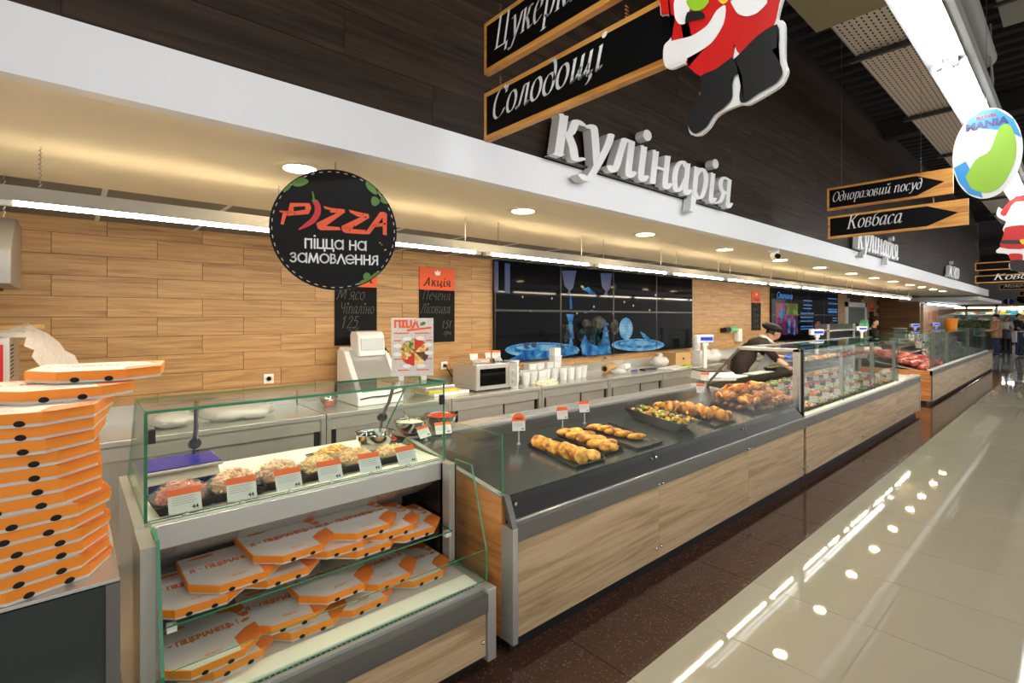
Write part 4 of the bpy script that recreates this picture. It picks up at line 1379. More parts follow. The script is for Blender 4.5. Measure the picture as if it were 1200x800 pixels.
ys = -0.0425
flat(tv, [qell(636, 410, 44, 9), qell(748, 404, 31, 7.2)], 'tv_pale', ys - 0.0004)
flat(tv, [qell(636, 408.6, 40, 6.2), qell(748, 402.8, 27.5, 5.0)], 'tv_blue', ys - 0.0006)
flat(tv, [qell(636, 407.4, 31, 3.6), qell(748, 402, 21, 2.8)], 'tv_pale', ys - 0.0008)
flat(tv, [[Q(*p) for p in q] for q in ([(597, 421), (612, 414), (632, 408), (634, 413), (624, 421), (604, 423)], [(622, 422), (640, 412), (675, 405), (678, 414), (640, 421)],
                                       [(750, 388), (756, 391), (762, 397), (768, 401), (765, 403), (754, 395)])], 'tv_blue', ys - 0.0012)
flat(tv, [qell(618, 405, 4, 4, 14), qell(626, 404, 3.4, 3.4, 14), qell(660, 407, 2.5, 2.2, 10)], 'tv_deep', ys - 0.0014)
flat(tv, [qell(620.5, 405.5, 1.4, 1.4, 8)], 'tv_pale', ys - 0.0017)
flat(tv, [[Q(*p) for p in q] for q in ([(659, 317), (676, 317), (672, 337), (668, 341), (670, 345), (665, 345), (667, 340), (662, 335)], [(704, 320), (718, 320), (715, 338), (712, 342), (713, 346), (708, 346), (710, 341), (706, 336)],
                                       [(579.5, 306), (584.5, 306), (584.5, 343), (579.5, 342)], [(592, 308), (598, 309), (598, 344), (592, 343)])], 'tv_deep', ys - 0.0004)
flat(tv, [[Q(*p) for p in q] for q in ([(664, 368), (673, 368), (671, 378), (671, 398), (673, 412), (666, 413), (668, 395), (667, 378)], [(668, 346), (670, 346), (671, 362), (668, 362)])], 'tv_blue', ys - 0.0018)
flat(tv, [[Q(*p) for p in q] for q in ([(710, 374), (717, 414), (703, 415)], [(686, 392), (691, 402), (702, 406), (709, 398), (712, 416), (690, 417), (683, 415), (681, 404)])], 'tv_blue', ys - 0.0010)
flat(tv, [[Q(*p) for p in ((708, 378 + 8 * k), (713, 378 + 8 * k), (714.5, 381 + 8 * k), (706, 381 + 8 * k))] for k in range(4)], 'tv_deep', ys - 0.0013)
flat(tv, [qell(692, 393, 15, 11, 18), qell(704, 396, 8, 10, 14)], 'tv_dark', ys - 0.0006)
flat(tv, [qell(702, 378, 8, 8, 12), [Q(*p) for p in ((659, 380), (672, 380), (673, 397), (659, 398))], qell(721, 383, 5, 9, 12), qell(688, 379, 6, 5, 10)], 'tv_brown', ys - 0.0003)
flat(tv, [qell(734, 385, 8, 13, 16)], 'tv_pale', ys - 0.0009)
sc_p = []
for i in range(7):
    for k in range(5):
        uu, vv = 728 + k * 3 + (i % 2) * 1.5, 375 + i * 3.4
        if ((uu - 734) / 8) ** 2 + ((vv - 385) / 13) ** 2 < 0.9:
            sc_p.append([Q(*p) for p in ((uu - 1.2, vv), (uu, vv + 1), (uu + 1.2, vv), (uu, vv + 0.4))])
flat(tv, sc_p, 'tv_deep', ys - 0.0012)
random.seed(3)
sp = []
for i in range(70):
    uu, vv = random.uniform(640, 720), random.uniform(398, 420)
    sp.append(qell(uu, vv, random.uniform(0.5, 1.4), random.uniform(0.4, 0.9), 6))
flat(tv, sp, 'tv_deep', ys - 0.0016)
flat(tv, [qell(random.uniform(600, 780), random.uniform(330, 372), 0.9, 1.4, 6) for _ in range(10)] + [qell(683, 336, 2.4, 1.4, 8, 0.6)], 'tv_yellow', ys - 0.0010)
flat(tv, [[Q(*p) for p in ((682, 339), (690, 336), (699, 345), (694, 346), (688, 341))], [Q(*p) for p in ((684, 367), (694, 363), (702, 366), (694, 365))]], 'tv_blue', ys - 0.0010)

UX0, UX1 = 11.93, 16.6
tv2 = screen_wall('video_wall', 'black video wall with a blue menu behind the bending worker', UX0, UX1, 1.10, 2.34, 4)
W2 = lambda fx, fz: (fx * (UX1 - UX0), fz * 1.24)
yy = ys
flat(tv2, [[W2(*p) for p in ((0.05, 0.12), (0.34, 0.12), (0.34, 0.72), (0.05, 0.72))]], 'tv_magenta', yy - 0.0003)
flat(tv2, [[W2(*p) for p in ((0.05, 0.45), (0.12, 0.45), (0.13, 0.72), (0.05, 0.72))], [W2(*p) for p in ((0.62, 0.28), (0.68, 0.27), (0.68, 0.36), (0.62, 0.36))]], 'tv_red', yy - 0.0006)
flat(tv2, [[W2(*p) for p in ((0.19, 0.5), (0.34, 0.48), (0.34, 0.72), (0.18, 0.72))]], 'tv_green', yy - 0.0006)
flat(tv2, [[(a * (UX1 - UX0), b * 1.24) for a, b in ell(0.125, 0.52, 0.035, 0.1, 14)], [W2(*p) for p in ((0.2, 0.14), (0.23, 0.14), (0.24, 0.45), (0.21, 0.4))], [W2(*p) for p in ((0.28, 0.1), (0.3, 0.1), (0.31, 0.4), (0.29, 0.4))]], 'tv_blue', yy - 0.0009)
me = pen_mesh('Свинина', 0.1, 'tv_text', nib=0.2, thin=0.5)
o = link('menu_lettering', me, tv2, (0.28, yy - 0.002, 1.0))
o.rotation_euler = R_FRONT
o.scale.x = 0.95 / me['width']
ln = []
random.seed(5)
for (a, b, zs) in ((0.42, 0.54, (0.78, 0.69, 0.62)), (0.38, 0.56, (0.52, 0.44, 0.36, 0.25, 0.2)), (0.82, 0.98, (0.86, 0.75, 0.62, 0.58, 0.55)), (0.9, 0.98, (0.42, 0.36, 0.28)), (0.6, 0.7, (0.15, 0.1))):
    for z in zs:
        x = a
        while x < b:
            d = random.uniform(0.008, 0.02)
            ln.append([W2(*p) for p in ((x, z), (x + d, z), (x + d, z + 0.022), (x, z + 0.022))])
            x += d + 0.005
flat(tv2, ln, 'tv_text', yy - 0.0012)


# ---- chalkboards with an orange header
def chalkboard(x0, x1, z0, z1, zo, label, lines, head='Акція', group='chalkboards with orange headers'):
    t = thing('chalkboard', label, 'chalkboard', (x0, YW, z0), 0, group)
    w = x1 - x0
    sl_ = MB().box(0, w, -0.012, -0.001, 0, zo - z0).build('slate', 'chalkboard', t)
    hd_ = MB().box(0, w, -0.012, -0.001, zo - z0, z1 - z0).build('header', 'sign_orange', t)
    if head:
        hh = z1 - zo
        me = pen_mesh(head, hh * 0.26, 'print_black', nib=0.2, thin=0.4, slant=0.1)
        o = link('header_lettering', me, hd_, (w * 0.1, -0.0135, zo - z0 + hh * 0.18))
        o.rotation_euler = R_FRONT
        o.scale.x = w * 0.78 / me['width']
        cw = w / 2
        f = flat(hd_, [[(cw - 0.028 * (w / 0.45), 0), (cw + 0.028 * (w / 0.45), 0), (cw + 0.04 * (w / 0.45), 0.05), (cw + 0.014 * (w / 0.45), 0.036), (cw, 0.062), (cw - 0.014 * (w / 0.45), 0.036), (cw - 0.04 * (w / 0.45), 0.05)]], 'sign_white', -0.0135, 'header_emblem')
        f.location.z = zo - z0 + hh * 0.68
    for (txt, fx, z, hgt, fw) in lines:
        me = pen_mesh(txt, hgt, 'chalk', nib=0.055, thin=0.7, slant=0.25)
        o = link('chalk_writing', me, sl_, (w * fx, -0.0135, z - z0))
        o.rotation_euler = R_FRONT
        o.scale.x = w * fw / me['width']
    return t


chalkboard(1.883, 2.31, 1.383, 2.19, 1.95, "chalkboard reading M'ясо behind the hanging round sign", [("М'ясо", 0.03, 1.825, 0.075, 0.66), ('Чіпаліно', 0.1, 1.69, 0.07, 0.82), ('125', 0.12, 1.55, 0.08, 0.4), ('грн', 0.3, 1.52, 0.04, 0.25)], 'Акція')
chalkboard(2.802, 3.255, 1.38, 2.19, 1.951, 'chalkboard headed Акція reading Печеня left of the big screens', [('Печеня', 0.06, 1.845, 0.07, 0.8), ('Лісовика', 0.02, 1.7, 0.07, 0.84), ('151', 0.6, 1.53, 0.06, 0.3), ('грн', 0.66, 1.46, 0.035, 0.24)], 'Акція')
xa, xb = PY(880.5, 370, YW).x, PY(891, 370, YW).x
chalkboard(xa, xb, PY(881, 387, YW).z, PY(881, 341.5, YW).z, PY(881, 354.5, YW).z, 'narrow chalkboard with orange header between the two video walls', [('Свин', 0.1, 1.92, 0.07, 0.6), ('палі', 0.1, 1.8, 0.06, 0.55), ('15 грн', 0.1, 1.67, 0.06, 0.7), ('соус', 0.1, 1.55, 0.06, 0.6), ('12 грн', 0.1, 1.43, 0.06, 0.7)], 'Акція')
xa, xb = PY(1018.5, 370, YW).x, PY(1023.5, 370, YW).x
chalkboard(xa, xb, 1.3, 2.12, 1.85, 'small chalkboard right of the white-framed back door', [('суп', 0.1, 1.7, 0.08, 0.6), ('плов', 0.1, 1.5, 0.08, 0.7)], 'Акція')


# ---- sockets on the tiled wall
def socket(u, v, label, plug=False):
    p = PY(u, v, YW)
    t = thing('wall_socket', label, 'socket', p, 0, 'white wall sockets')
    MB().box(-0.042, 0.042, -0.014, 0, -0.042, 0.042).build('cover_plate', 'white_plastic', t, bevel=0.004)
    q = MB().lathe([(0.0, 0.0), (0.019, 0.0), (0.021, 0.006), (0.023, 0.006), (0.023, 0.0)], 18).build('socket_well', 'cream_plastic', t, (0, -0.0142, 0), smooth=50)
    q.rotation_euler = (PI / 2, 0, 0)
    for s in (-1, 1):
        q = MB().cyl((s * 0.009, -0.0146, 0), (s * 0.009, -0.0156, 0), 0.0028, n=8).build('contact_hole', 'hole_black', t)
    if plug:
        MB().cyl((0, -0.014, 0), (0, -0.05, 0), 0.02, 0.016, n=14).build('plug', 'black_plastic', t, smooth=40)
        MB().tube([(0, -0.05, -0.004), (0.02, -0.06, -0.05), (0.06, -0.07, -0.12), (0.14, -0.08, -0.17), (0.3, -0.09, -0.165)], 0.005, 6).build('plug_cord', 'black_plastic', t, smooth=180)


socket(314.5, 443.5, 'white wall socket right of the pizza-box stack')
socket(104, 456.5, 'white wall socket behind the top open pizza box')
socket(520, 428, 'white wall socket with a black plug beside the microwave', True)

# ---- white-framed back door
door = struct(thing('door_1', 'white-framed glazed back door in the tiled wall', 'door', (17.4, YW, 0)))
door['kind'] = 'structure'
dw = 19.5 - 17.4
for b in ((0, 0.16, 0, 2.12), (dw - 0.16, dw, 0, 2.12), (0, dw, 1.98, 2.12)):
    MB().box(b[0], b[1], -0.05, 0.0, b[2], b[3]).build('door_frame', 'white_paint', door)
MB().box(0.16, dw - 0.16, -0.03, 0.0, 0, 1.98).build('door_leaf', 'grey_paint', door)
pane('door_glass', (0.16, dw - 0.16, -0.036, -0.03, 0.9, 1.96), door, 'pane_dim', 'pane_dim')
MB().cyl((0.3, -0.04, 1.05), (0.5, -0.07, 1.05), 0.02, n=8).build('door_handle', 'steel', door)

# ================================================================== BACK WORKTOPS
YK = 3.97
ZK = 0.88
wj = [-0.35, PY(382.5, 480, YK).x, PY(529.5, 470, YK).x, PY(635, 452, YK).x, PY(715, 441, YK).x, PY(778, 433, YK).x, 8.35]
wnames = ['steel worktop cabinet behind the near meat trays', 'steel worktop cabinet behind the dough machine', 'steel worktop cabinet under the microwave', 'steel worktop cabinet under the white tubs',
          'steel worktop cabinet under the film rolls', 'steel worktop cabinet beside the counter scale']
for i, (a, b) in enumerate(zip(wj, wj[1:])):
    w = b - a - 0.008
    t = thing('worktop_cabinet', wnames[i], 'cabinet', (a + 0.004, YK, 0), 0, 'steel cabinets along the back wall')
    MB().box(0, w, 0.045, 0.70, 0.10, ZK - 0.035).build('carcass', 'black_matt', t)
    MB().box(0, w, 0.0, 0.71, ZK - 0.035, ZK).build('worktop', 'steel', t, bevel=0.003)
    MB().box(0, w, 0.695, 0.714, ZK, 1.0).build('upstand', 'steel', t)
    MB().box(0, w, 0.012, 0.035, ZK - 0.13, ZK - 0.035).build('top_rail', 'steel', t)
    MB().box(0, w, 0.012, 0.03, 0.10, 0.15).build('bottom_rail', 'steel', t)
    for xx in (0, w - 0.035):
        MB().box(xx, xx + 0.035, 0.0, 0.035, 0.0, ZK - 0.035).build('leg', 'steel_v', t)
    hw = (w - 0.16) / 2
    MB().box(0.085, 0.085 + hw + 0.05, 0.02, 0.028, 0.15, ZK - 0.13).build('sliding_door', 'steel_v', t)
    MB().box(0.085 + hw, w - 0.085, 0.03, 0.038, 0.15, ZK - 0.13).build('sliding_door', 'steel_v', t)
    MB().box(0.085 + hw + 0.05, 0.085 + hw + 0.065, 0.012, 0.03, 0.15, ZK - 0.13).build('door_edge', 'black_plastic', t)
# long far bench behind the worker and salad case
t = thing('worktop_bench', 'long steel bench with sink behind the bending worker', 'cabinet', (9.2, YK + 0.1, 0))
MB().box(0, 10.5, 0, 0.6, ZK - 0.04, ZK).build('worktop', 'steel', t)
MB().box(0.02, 10.5, 0.05, 0.6, 0.1, ZK - 0.04).build('carcass', 'steel_v', t)
MB().box(0, 10.5, 0.585, 0.61, ZK, 1.02).build('upstand', 'steel', t)
for k in range(8):
    MB().box(1.3 * k, 1.3 * k + 0.04, 0.0, 0.04, 0, ZK - 0.04).build('leg', 'steel_v', t)
MB().lathe([(0.02, 0.0), (0.02, 0.05), (0.012, 0.06)], 10, c=(1.35, 0.5, ZK)).build('tap_base', 'steel_bowl', t, smooth=40)
MB().tube([(1.35, 0.5, ZK + 0.05), (1.35, 0.5, ZK + 0.22), (1.36, 0.44, ZK + 0.29), (1.38, 0.36, ZK + 0.28), (1.38, 0.33, ZK + 0.22)], 0.011, 8).build('tap_spout', 'steel_bowl', t, smooth=180)
MB().box(1.22, 1.5, 0.2, 0.42, ZK, ZK + 0.004).build('sink_basin', 'steel_dark', t)

# ================================================================== SIGNS
# ---- 3D letters on the fascia
def wall_word(txt, x0, x1, z, h, label, dep=0.06, sx=None):
    t = thing('wall_lettering', label, 'sign', (x0, YF - 0.015, z))
    tot = sum(GL[c][0] for c in txt)
    k = (x1 - x0) / (tot * h)
    x = 0
    for c in txt:
        me = pen_mesh(c, h, 'letter_white', nib=0.235, thin=0.34, ang=12, slant=0.15, depth=dep, sx=k, dot=0.17)
        o = link('letter', me, t, (x, 0, 0))
        o.rotation_euler = R_FRONT
        x += GL[c][0] * h * k
    MB().box(0, x1 - x0, -0.02, 0.0, -0.012, 0.0).build('mounting_rail', 'dark_steel', t)
    return t


xa, xb = PY(648, 190, YF - 0.075).x, PY(856, 240, YF - 0.075).x
wall_word('кулінарія', xa, xb, 2.545, 0.225, 'white raised letters кулінарія above the round sign and hot deck')
xa, xb = PY(1005, 290, YF - 0.075).x, PY(1052, 300, YF - 0.075).x
wall_word('кулінарія', xa, xb, 2.545, 0.225, 'white raised letters кулінарія farther along, under the small arrow signs')
xa, xb = PY(1112, 320, YF - 0.075).x, PY(1124, 325, YF - 0.075).x
wall_word("м'ясо", xa, xb, 2.545, 0.24, 'short white raised word near the far end of fascia')


# ---- hanging wooden arrow signs (stand across the aisle, read from the camera's side)
def arrow_sign(x, yl, yr, z0, h, txt, label, tx, tw, th, arrow=False, chain=True, deep=0.03, rim=0.022, group='hanging black signs with wooden rims'):
    t = thing('hanging_sign', label, 'sign', (x, yl, z0), 0, group)
    L = yl - yr
    MB().box(0, deep, -L, 0, 0, h).build('wooden_board', 'sign_wood', t, bevel=0.003)
    if arrow:
        pl = [(-rim, rim), (-L * 0.74, rim), (-L * 0.94, h / 2), (-L * 0.74, h - rim), (-rim, h - rim)]
    else:
        pl = [(-rim, rim), (-L + rim, rim), (-L + rim, h - rim), (-rim, h - rim)]
    bf = MB().prism(pl, (-0.002, 0.0005), axis='x').build('black_face', 'sign_black', t)
    me = pen_mesh(txt, th, 'sign_white', nib=0.17, thin=0.2, slant=0.26)
    o = link('sign_lettering', me, bf, (-0.0035, -tx, h * 0.36))
    o.rotation_euler = R_SIDE
    o.scale.x = tw / me['width']
    if chain:
        for yy in (-0.1 * L, -0.78 * L):
            c = MB()
            for k in range(4):
                c.tube([(deep / 2, yy - 0.006, h + 0.012 * k + 0.001), (deep / 2 + 0.004, yy, h + 0.012 * k + 0.008), (deep / 2, yy + 0.006, h + 0.012 * k + 0.014)], 0.0025, 5)
            c.build('hook', 'copper', t)
    return t


xs1 = 1.36
sl = PX(567, 166, xs1)
slt = PX(567, 110, xs1)
yr = PX(800, 60, xs1).y
arrow_sign(xs1, sl.y, yr, sl.z, slt.z - sl.z, 'Солодощі', 'large black hanging sign reading Солодощі with wooden rim', 0.055, 0.60, 0.082)
up = PX(567, 88, xs1)
upt = PX(567, 28, xs1)
arrow_sign(xs1, up.y, yr, up.z, upt.z - up.z, 'Цукерки', 'large black hanging sign reading Цукерки at the top edge', 0.075, 0.50, 0.086)
xs2 = 5.55
a, b = PX(970, 280, xs2), PX(970, 254, xs2)
arrow_sign(xs2, a.y, PX(1135, 264, xs2).y, a.z, b.z - a.z, 'Ковбаса', 'black arrow sign reading Ковбаса hanging before the second lettering', 0.16, 0.42, 0.085, arrow=True)
a, b = PX(969, 247, xs2), PX(969, 221, xs2)
arrow_sign(xs2, a.y, PX(1117, 230, xs2).y, a.z, b.z - a.z, 'Одноразовий посуд', 'black arrow sign reading Одноразовий посуд above the Ковбаса arrow', 0.045, 0.68, 0.062, arrow=True)
w = MB()
for yy in (a.y - 0.12, a.y - 0.72):
    w.cyl((xs2 + 0.015, yy, b.z), (xs2 + 0.015, yy, 4.6), 0.0013, n=5)
tag(w.build('sign_wires', 'wire', None), 'thin steel wires holding the arrow signs from roof', 'wire')
xs3 = 14.5
for (v0, v1, txt, lab, tx, tw) in ((317.5, 308, 'Сир', 'small far black sign reading Сир', 0.5, 0.4), (332, 323, 'Ковбаса', 'small far black sign reading Ковбаса below the Сир sign', 0.28, 0.85)):
    a, b = PX(1142.5, v0, xs3), PX(1142.5, v1, xs3)
    arrow_sign(xs3, a.y, PX(1212, 330, xs3).y, a.z, b.z - a.z, txt, lab, tx, tw, 0.085)
xs4 = 24.0
a, b = PX(1171, 339.5, xs4), PX(1171, 333, xs4)
arrow_sign(xs4, a.y, PX(1225, 336, xs4).y, a.z, b.z - a.z, 'Молочні вироби', 'tiny farthest black sign with a long word', 0.1, 1.3, 0.08)
a, b = PX(1194, 347, 26), PX(1194, 341, 26)
arrow_sign(26, a.y, PX(1235, 343, 26).y, a.z, b.z - a.z, 'Риба', 'tiny farthest black sign at the right picture edge', 0.1, 0.5, 0.08)


# ---- round PIZZA sign
pcn = PZ(393, 190, Z_SOF)
t = thing('round_hanging_sign', 'round black PIZZA sign hanging from the soffit', 'sign', (pcn.x, pcn.y, 0), math.radians(-22))
D0 = CC * pcn.x + SS * pcn.y
zc = CAM_H + D0 * (HV - 269.5) / FPX
rr = 0.263
q = MB().lathe([(0.0, -0.006), (rr, -0.006), (rr, 0.006), (0.0, 0.006)], 64).build('round_panel', 'pizza_black', t, (0, 0, zc), smooth=30)
q.rotation_euler = (PI / 2, 0, 0)
pf = -0.0075


def disc_pt(px, py):
    """pixel offsets of the sign's own face, 283 units = radius"""
    return (px / 357.0 * rr, zc + py / 330.0 * rr)


def poly_part(name, polys, m, dy=0.0):
    mb = MB()
    for p in polys:
        mb.add([(a, 0, b) for a, b in p], [tuple(range(len(p)))])
    return mb.build(name, m, t, (0, pf - dy, 0))


st = []
for i in range(46):
    a0 = 2 * PI * i / 46
    a1 = a0 + 2 * PI / 46 * 0.42
    st.append([(rr * f * math.cos(a), zc + rr * f * math.sin(a)) for f, a in ((0.952, a0), (0.965, a0), (0.965, a1), (0.952, a1))])
poly_part('dashed_ring', st, 'grey_card')
K = lambda pts: [disc_pt(x - 432, 422 - y) for x, y in pts]
brush = [
    # P
    [(150, 335), (172, 340), (152, 410), (136, 408)], [(130, 336), (195, 336), (192, 347), (132, 345)],
    [(186, 292), (290, 286), (300, 310), (286, 345), (196, 358), (170, 362), (186, 292)],
    # Z
    [(366, 296), (410, 304), (484, 306), (486, 326), (404, 330), (402, 316), (372, 310)], [(446, 326), (486, 322), (380, 404), (332, 404), (326, 392)],
    [(328, 396), (352, 392), (376, 404), (454, 406), (462, 422), (350, 428), (334, 418)],
    # Z
    [(508, 306), (560, 316), (622, 324), (626, 346), (560, 342), (516, 322)], [(586, 338), (626, 344), (520, 412), (476, 414), (466, 400)],
    [(466, 404), (494, 398), (530, 412), (606, 414), (600, 438), (486, 436), (470, 424)],
    # A
    [(596, 436), (626, 436), (726, 312), (712, 306), (690, 308)], [(704, 308), (730, 316), (728, 438), (706, 434)], [(640, 378), (724, 366), (724, 384), (640, 398)],
]
poly_part('brushed_lettering', [K(p) for p in brush], 'pizza_orange')
poly_part('letter_hole', [K([(204, 312), (266, 304), (268, 322), (206, 336)])], 'pizza_black', 0.0008)
poly_part('letter_wear', [K([(x - s, y), (x, y + s * 0.8), (x + s, y - 2), (x + 2, y - s)]) for x, y, s in ((420, 338, 8), (398, 350, 5), (590, 328, 5), (604, 344, 7), (716, 374, 8), (538, 398, 6), (512, 420, 5), (210, 348, 5), (440, 314, 4), (664, 340, 4))], 'pizza_black', 0.0009)
# chili
cp = [(318, 272), (334, 300), (332, 340), (308, 378), (272, 406), (230, 432)]
cw = [14, 17, 17, 15, 11, 2]
cpts = _cr([(a, b) for a, b in cp], 4)
cws = [cw[0] + (cw[-1] - cw[0]) * 0 for _ in cpts]
chl, chr_ = [], []
for i, p in enumerate(cpts):
    f = i / (len(cpts) - 1) * (len(cw) - 1)
    j = min(int(f), len(cw) - 2)
    wv = cw[j] + (cw[j + 1] - cw[j]) * (f - j)
    q0, q1 = cpts[max(i - 1, 0)], cpts[min(i + 1, len(cpts) - 1)]
    dx, dy = q1[0] - q0[0], q1[1] - q0[1]
    l = math.hypot(dx, dy)
    chl.append((p[0] - dy / l * wv, p[1] + dx / l * wv))
    chr_.append((p[0] + dy / l * wv, p[1] - dx / l * wv))
poly_part('chili_print', [K([chl[i], chl[i + 1], chr_[i + 1], chr_[i]]) for i in range(len(cpts) - 1)], 'chili_red', 0.001)
poly_part('chili_stalk', [K([(300, 276), (334, 276), (318, 262), (310, 222), (303, 224), (308, 262)])], 'leaf_green', 0.0012)
leafs = []
for (x, y, a, b, r) in ((238, 174, 48, 26, 0.1), (166, 206, 34, 20, 0.6), (640, 176, 46, 22, -0.9), (662, 250, 26, 26, 0), (716, 240, 26, 20, -0.7), (690, 196, 18, 12, 0.4),
                        (618, 676, 28, 20, -0.5), (602, 706, 42, 18, 0.5), (676, 664, 40, 18, 0.5)):
    pl = []
    for i in range(14):
        q = 2 * PI * i / 14
        ex, ey = a * math.cos(q), b * math.sin(q) * (1 - 0.35 * math.cos(q))
        gx_, gy_ = x + ex * math.cos(r) + ey * math.sin(r), y - ex * math.sin(r) + ey * math.cos(r)
        d = math.hypot((gx_ - 432) / 357, (gy_ - 422) / 330)
        if d > 0.985:
            gx_, gy_ = 432 + (gx_ - 432) / d * 0.985, 422 + (gy_ - 422) / d * 0.985
        pl.append((gx_, gy_))
    leafs.append(K(pl))
for lf in leafs:
    poly_part('basil_print', [lf], 'leaf_green', 0.001)
poly_part('corn_print', [K(e_) for e_ in (ell(688, 482, 5, 4, 8), ell(720, 520, 8, 5, 8), ell(700, 492, 4, 3, 8))], 'cardboard', 0.001)
for txt, yb, wpx in (('піцца на', 528, 352), ('замовлення', 606, 496)):
    hh_ = 50 / 330.0 * rr
    me = sans_mesh(txt, hh_, 'sign_white', nib=0.17)
    k = (wpx / 357.0 * rr) / me['width']
    for v in me.vertices:
        v.co.x *= k
    cx_ = {528: 434, 606: 430}[yb] - wpx / 2 + 4
    ox, oz = disc_pt(cx_ - 432, 422 - yb)
    o = link('sign_lettering', me, t, (ox, pf - 0.001, oz))
    o.rotation_euler = R_FRONT
MB().cyl((0, 0, zc + rr - 0.01), (0, 0, Z_SOF), 0.0025, n=6).build('hanger_wire', 'wire', t)


# ---- printed cut-out boards hanging by the arrow signs
def cutout(name, label, x, outline, areas, k=1.0, thick=0.012, conv=None, group=None):
    """outline and colour areas given as photo pixels on the plane X = x"""
    def cv(p):
        q = PX(p[0], p[1], x)
        return (q.y, q.z)
    o0 = cv(outline[0])
    t = thing(name, label, 'cutout', (x, o0[0], o0[1]), 0, group)
    loc = lambda p: (cv(p)[0] - o0[0], cv(p)[1] - o0[1])

    def smooth(pl):
        n_ = len(pl)
        out = []
        for i in range(n_):
            p0, p1, p2, p3 = pl[i - 1], pl[i], pl[(i + 1) % n_], pl[(i + 2) % n_]
            for j in range(3):
                u_ = j / 3
                out.append(tuple(p1[d] + 0.5 * u_ * (0.8 * (p2[d] - p0[d]) + u_ * (2 * 0.8 * p0[d] + (0.8 - 6) * p1[d] + (6 - 2 * 0.8) * p2[d] - 0.8 * p3[d]
                                 + u_ * (-0.8 * p0[d] + (4 - 0.8) * p1[d] + (0.8 - 4) * p2[d] + 0.8 * p3[d]))) for d in (0, 1)))
        return out
    outline = smooth(outline)
    areas = [(smooth(a_), m_) for a_, m_ in areas]
    me = bpy.data.meshes.new('cutout_board')
    pts = [loc(p) for p in outline]
    bm = bmesh.new()
    vs = [bm.verts.new((0, a, b)) for a, b in pts]
    f = bm.faces.new(vs)
    r = bmesh.ops.extrude_face_region(bm, geom=[f])
    for g in r['geom']:
        if isinstance(g, bmesh.types.BMVert):
            g.co.x += thick
    bmesh.ops.triangulate(bm, faces=bm.faces)
    bmesh.ops.recalc_face_normals(bm, faces=bm.faces)
    bm.to_mesh(me)
    bm.free()
    me.materials.append(M['sign_white'])
    link('cutout_board', me, t)
    for i, (pl, mname) in enumerate(areas):
        bm = bmesh.new()
        vs = [bm.verts.new((-0.001 - 0.0006 * i, *loc(p))) for p in pl]
        f = bm.faces.new(vs)
        bmesh.ops.triangulate(bm, faces=bm.faces)
        me = bpy.data.meshes.new('printed_area')
        bm.to_mesh(me)
        bm.free()
        me.materials.append(M[mname])
        link('printed_area', me, t)
    return t


G = lambda pts: [(740 + x / 4.705, y / 4.705) for x, y in pts]
xc1 = 1.31
cutout('cutout_figure', 'large cut-out figure board with red trousers and black boots beside the Солодощі sign', xc1,
       G([(150, -520), (158, 40), (172, 78), (228, 88), (232, 150), (216, 210), (180, 250), (174, 320), (190, 372), (230, 376), (300, 348), (350, 378), (384, 420), (374, 524), (330, 590), (312, 680), (326, 740), (380, 744), (430, 700), (466, 644),
          (520, 608), (600, 576), (650, 574), (760, 512), (830, 462), (862, 390), (846, 330), (846, 150), (834, 112), (806, 106), (830, 0), (900, -200), (860, -520), (640, -640), (340, -620)]),
       [(G([(158, -500), (162, 40), (176, 74), (236, 86), (236, 136), (222, 230), (300, 232), (420, 260), (300, 340), (386, 422), (480, 380), (560, 330), (565, 240), (600, 300), (700, 220), (786, 140), (812, 40), (820, 0), (880, -200), (840, -500)]), 'red_print'),
        (G([(216, 228), (330, 200), (420, 140), (470, 60), (520, 30), (510, 130), (440, 240), (330, 310), (200, 372), (180, 330), (184, 260)]), 'sign_white'),
        (G([(240, 0), (316, 0), (322, 60), (300, 130), (262, 132), (240, 90)]), 'sign_white'),
        (G([(560, 0), (752, 0), (700, 70), (640, 92), (590, 78), (564, 40)]), 'sign_white'),
        (G([(312, 0), (430, 0), (400, 50), (350, 62), (318, 40)]), 'lime_green'),
        (G([(322, 66), (390, 66), (410, 100), (340, 116), (300, 130), (306, 84)]), 'boot_black'),
        (G([(480, 0), (540, 0), (510, 28)]), 'yellow_sticker'),
        (G([(386, 424), (470, 384), (556, 320), (568, 330), (600, 300), (700, 200), (808, 138), (816, 250), (780, 280), (800, 310), (832, 374), (836, 412), (800, 462), (700, 520), (640, 564), (606, 566), (600, 520), (616, 430), (596, 408), (560, 440), (560, 540),
           (510, 600), (460, 636), (420, 700), (360, 740), (322, 710), (318, 640), (350, 560), (384, 520)]), 'boot_black')])
P2 = lambda pts: [(1120 + x / 8.0, 260 + y / 8.0) for x, y in pts]
xc2 = 7.0
cutout('cutout_figure', 'small far cut-out figure board in red coat with black belt at right edge', xc2,
       P2([(440, -120), (400, -140), (380, -60), (440, -20), (470, 0), (440, 70), (456, 110), (420, 230), (384, 260), (384, 290), (480, 300), (520, 350), (498, 400), (512, 448), (570, 460), (620, 480), (900, 470), (900, -250), (640, -260), (520, -200)]),
       [(P2([(470, 50), (680, 40), (690, 240), (420, 240), (452, 120)]), 'red_print'),
        (P2([(500, 300), (620, 300), (620, 362), (520, 358)]), 'red_print'),
        (P2([(440, 170), (640, 172), (640, 204), (436, 204)]), 'boot_black'),
        (P2([(520, 360), (660, 362), (700, 470), (620, 476), (520, 448), (506, 400)]), 'boot_black'),
        (P2([(470, -60), (420, -90), (560, -240), (760, -240), (820, -190), (560, -190)]), 'red_print'),
        (P2([(600, 170), (660, 160), (660, 210), (620, 206)]), 'yellow_sticker')])
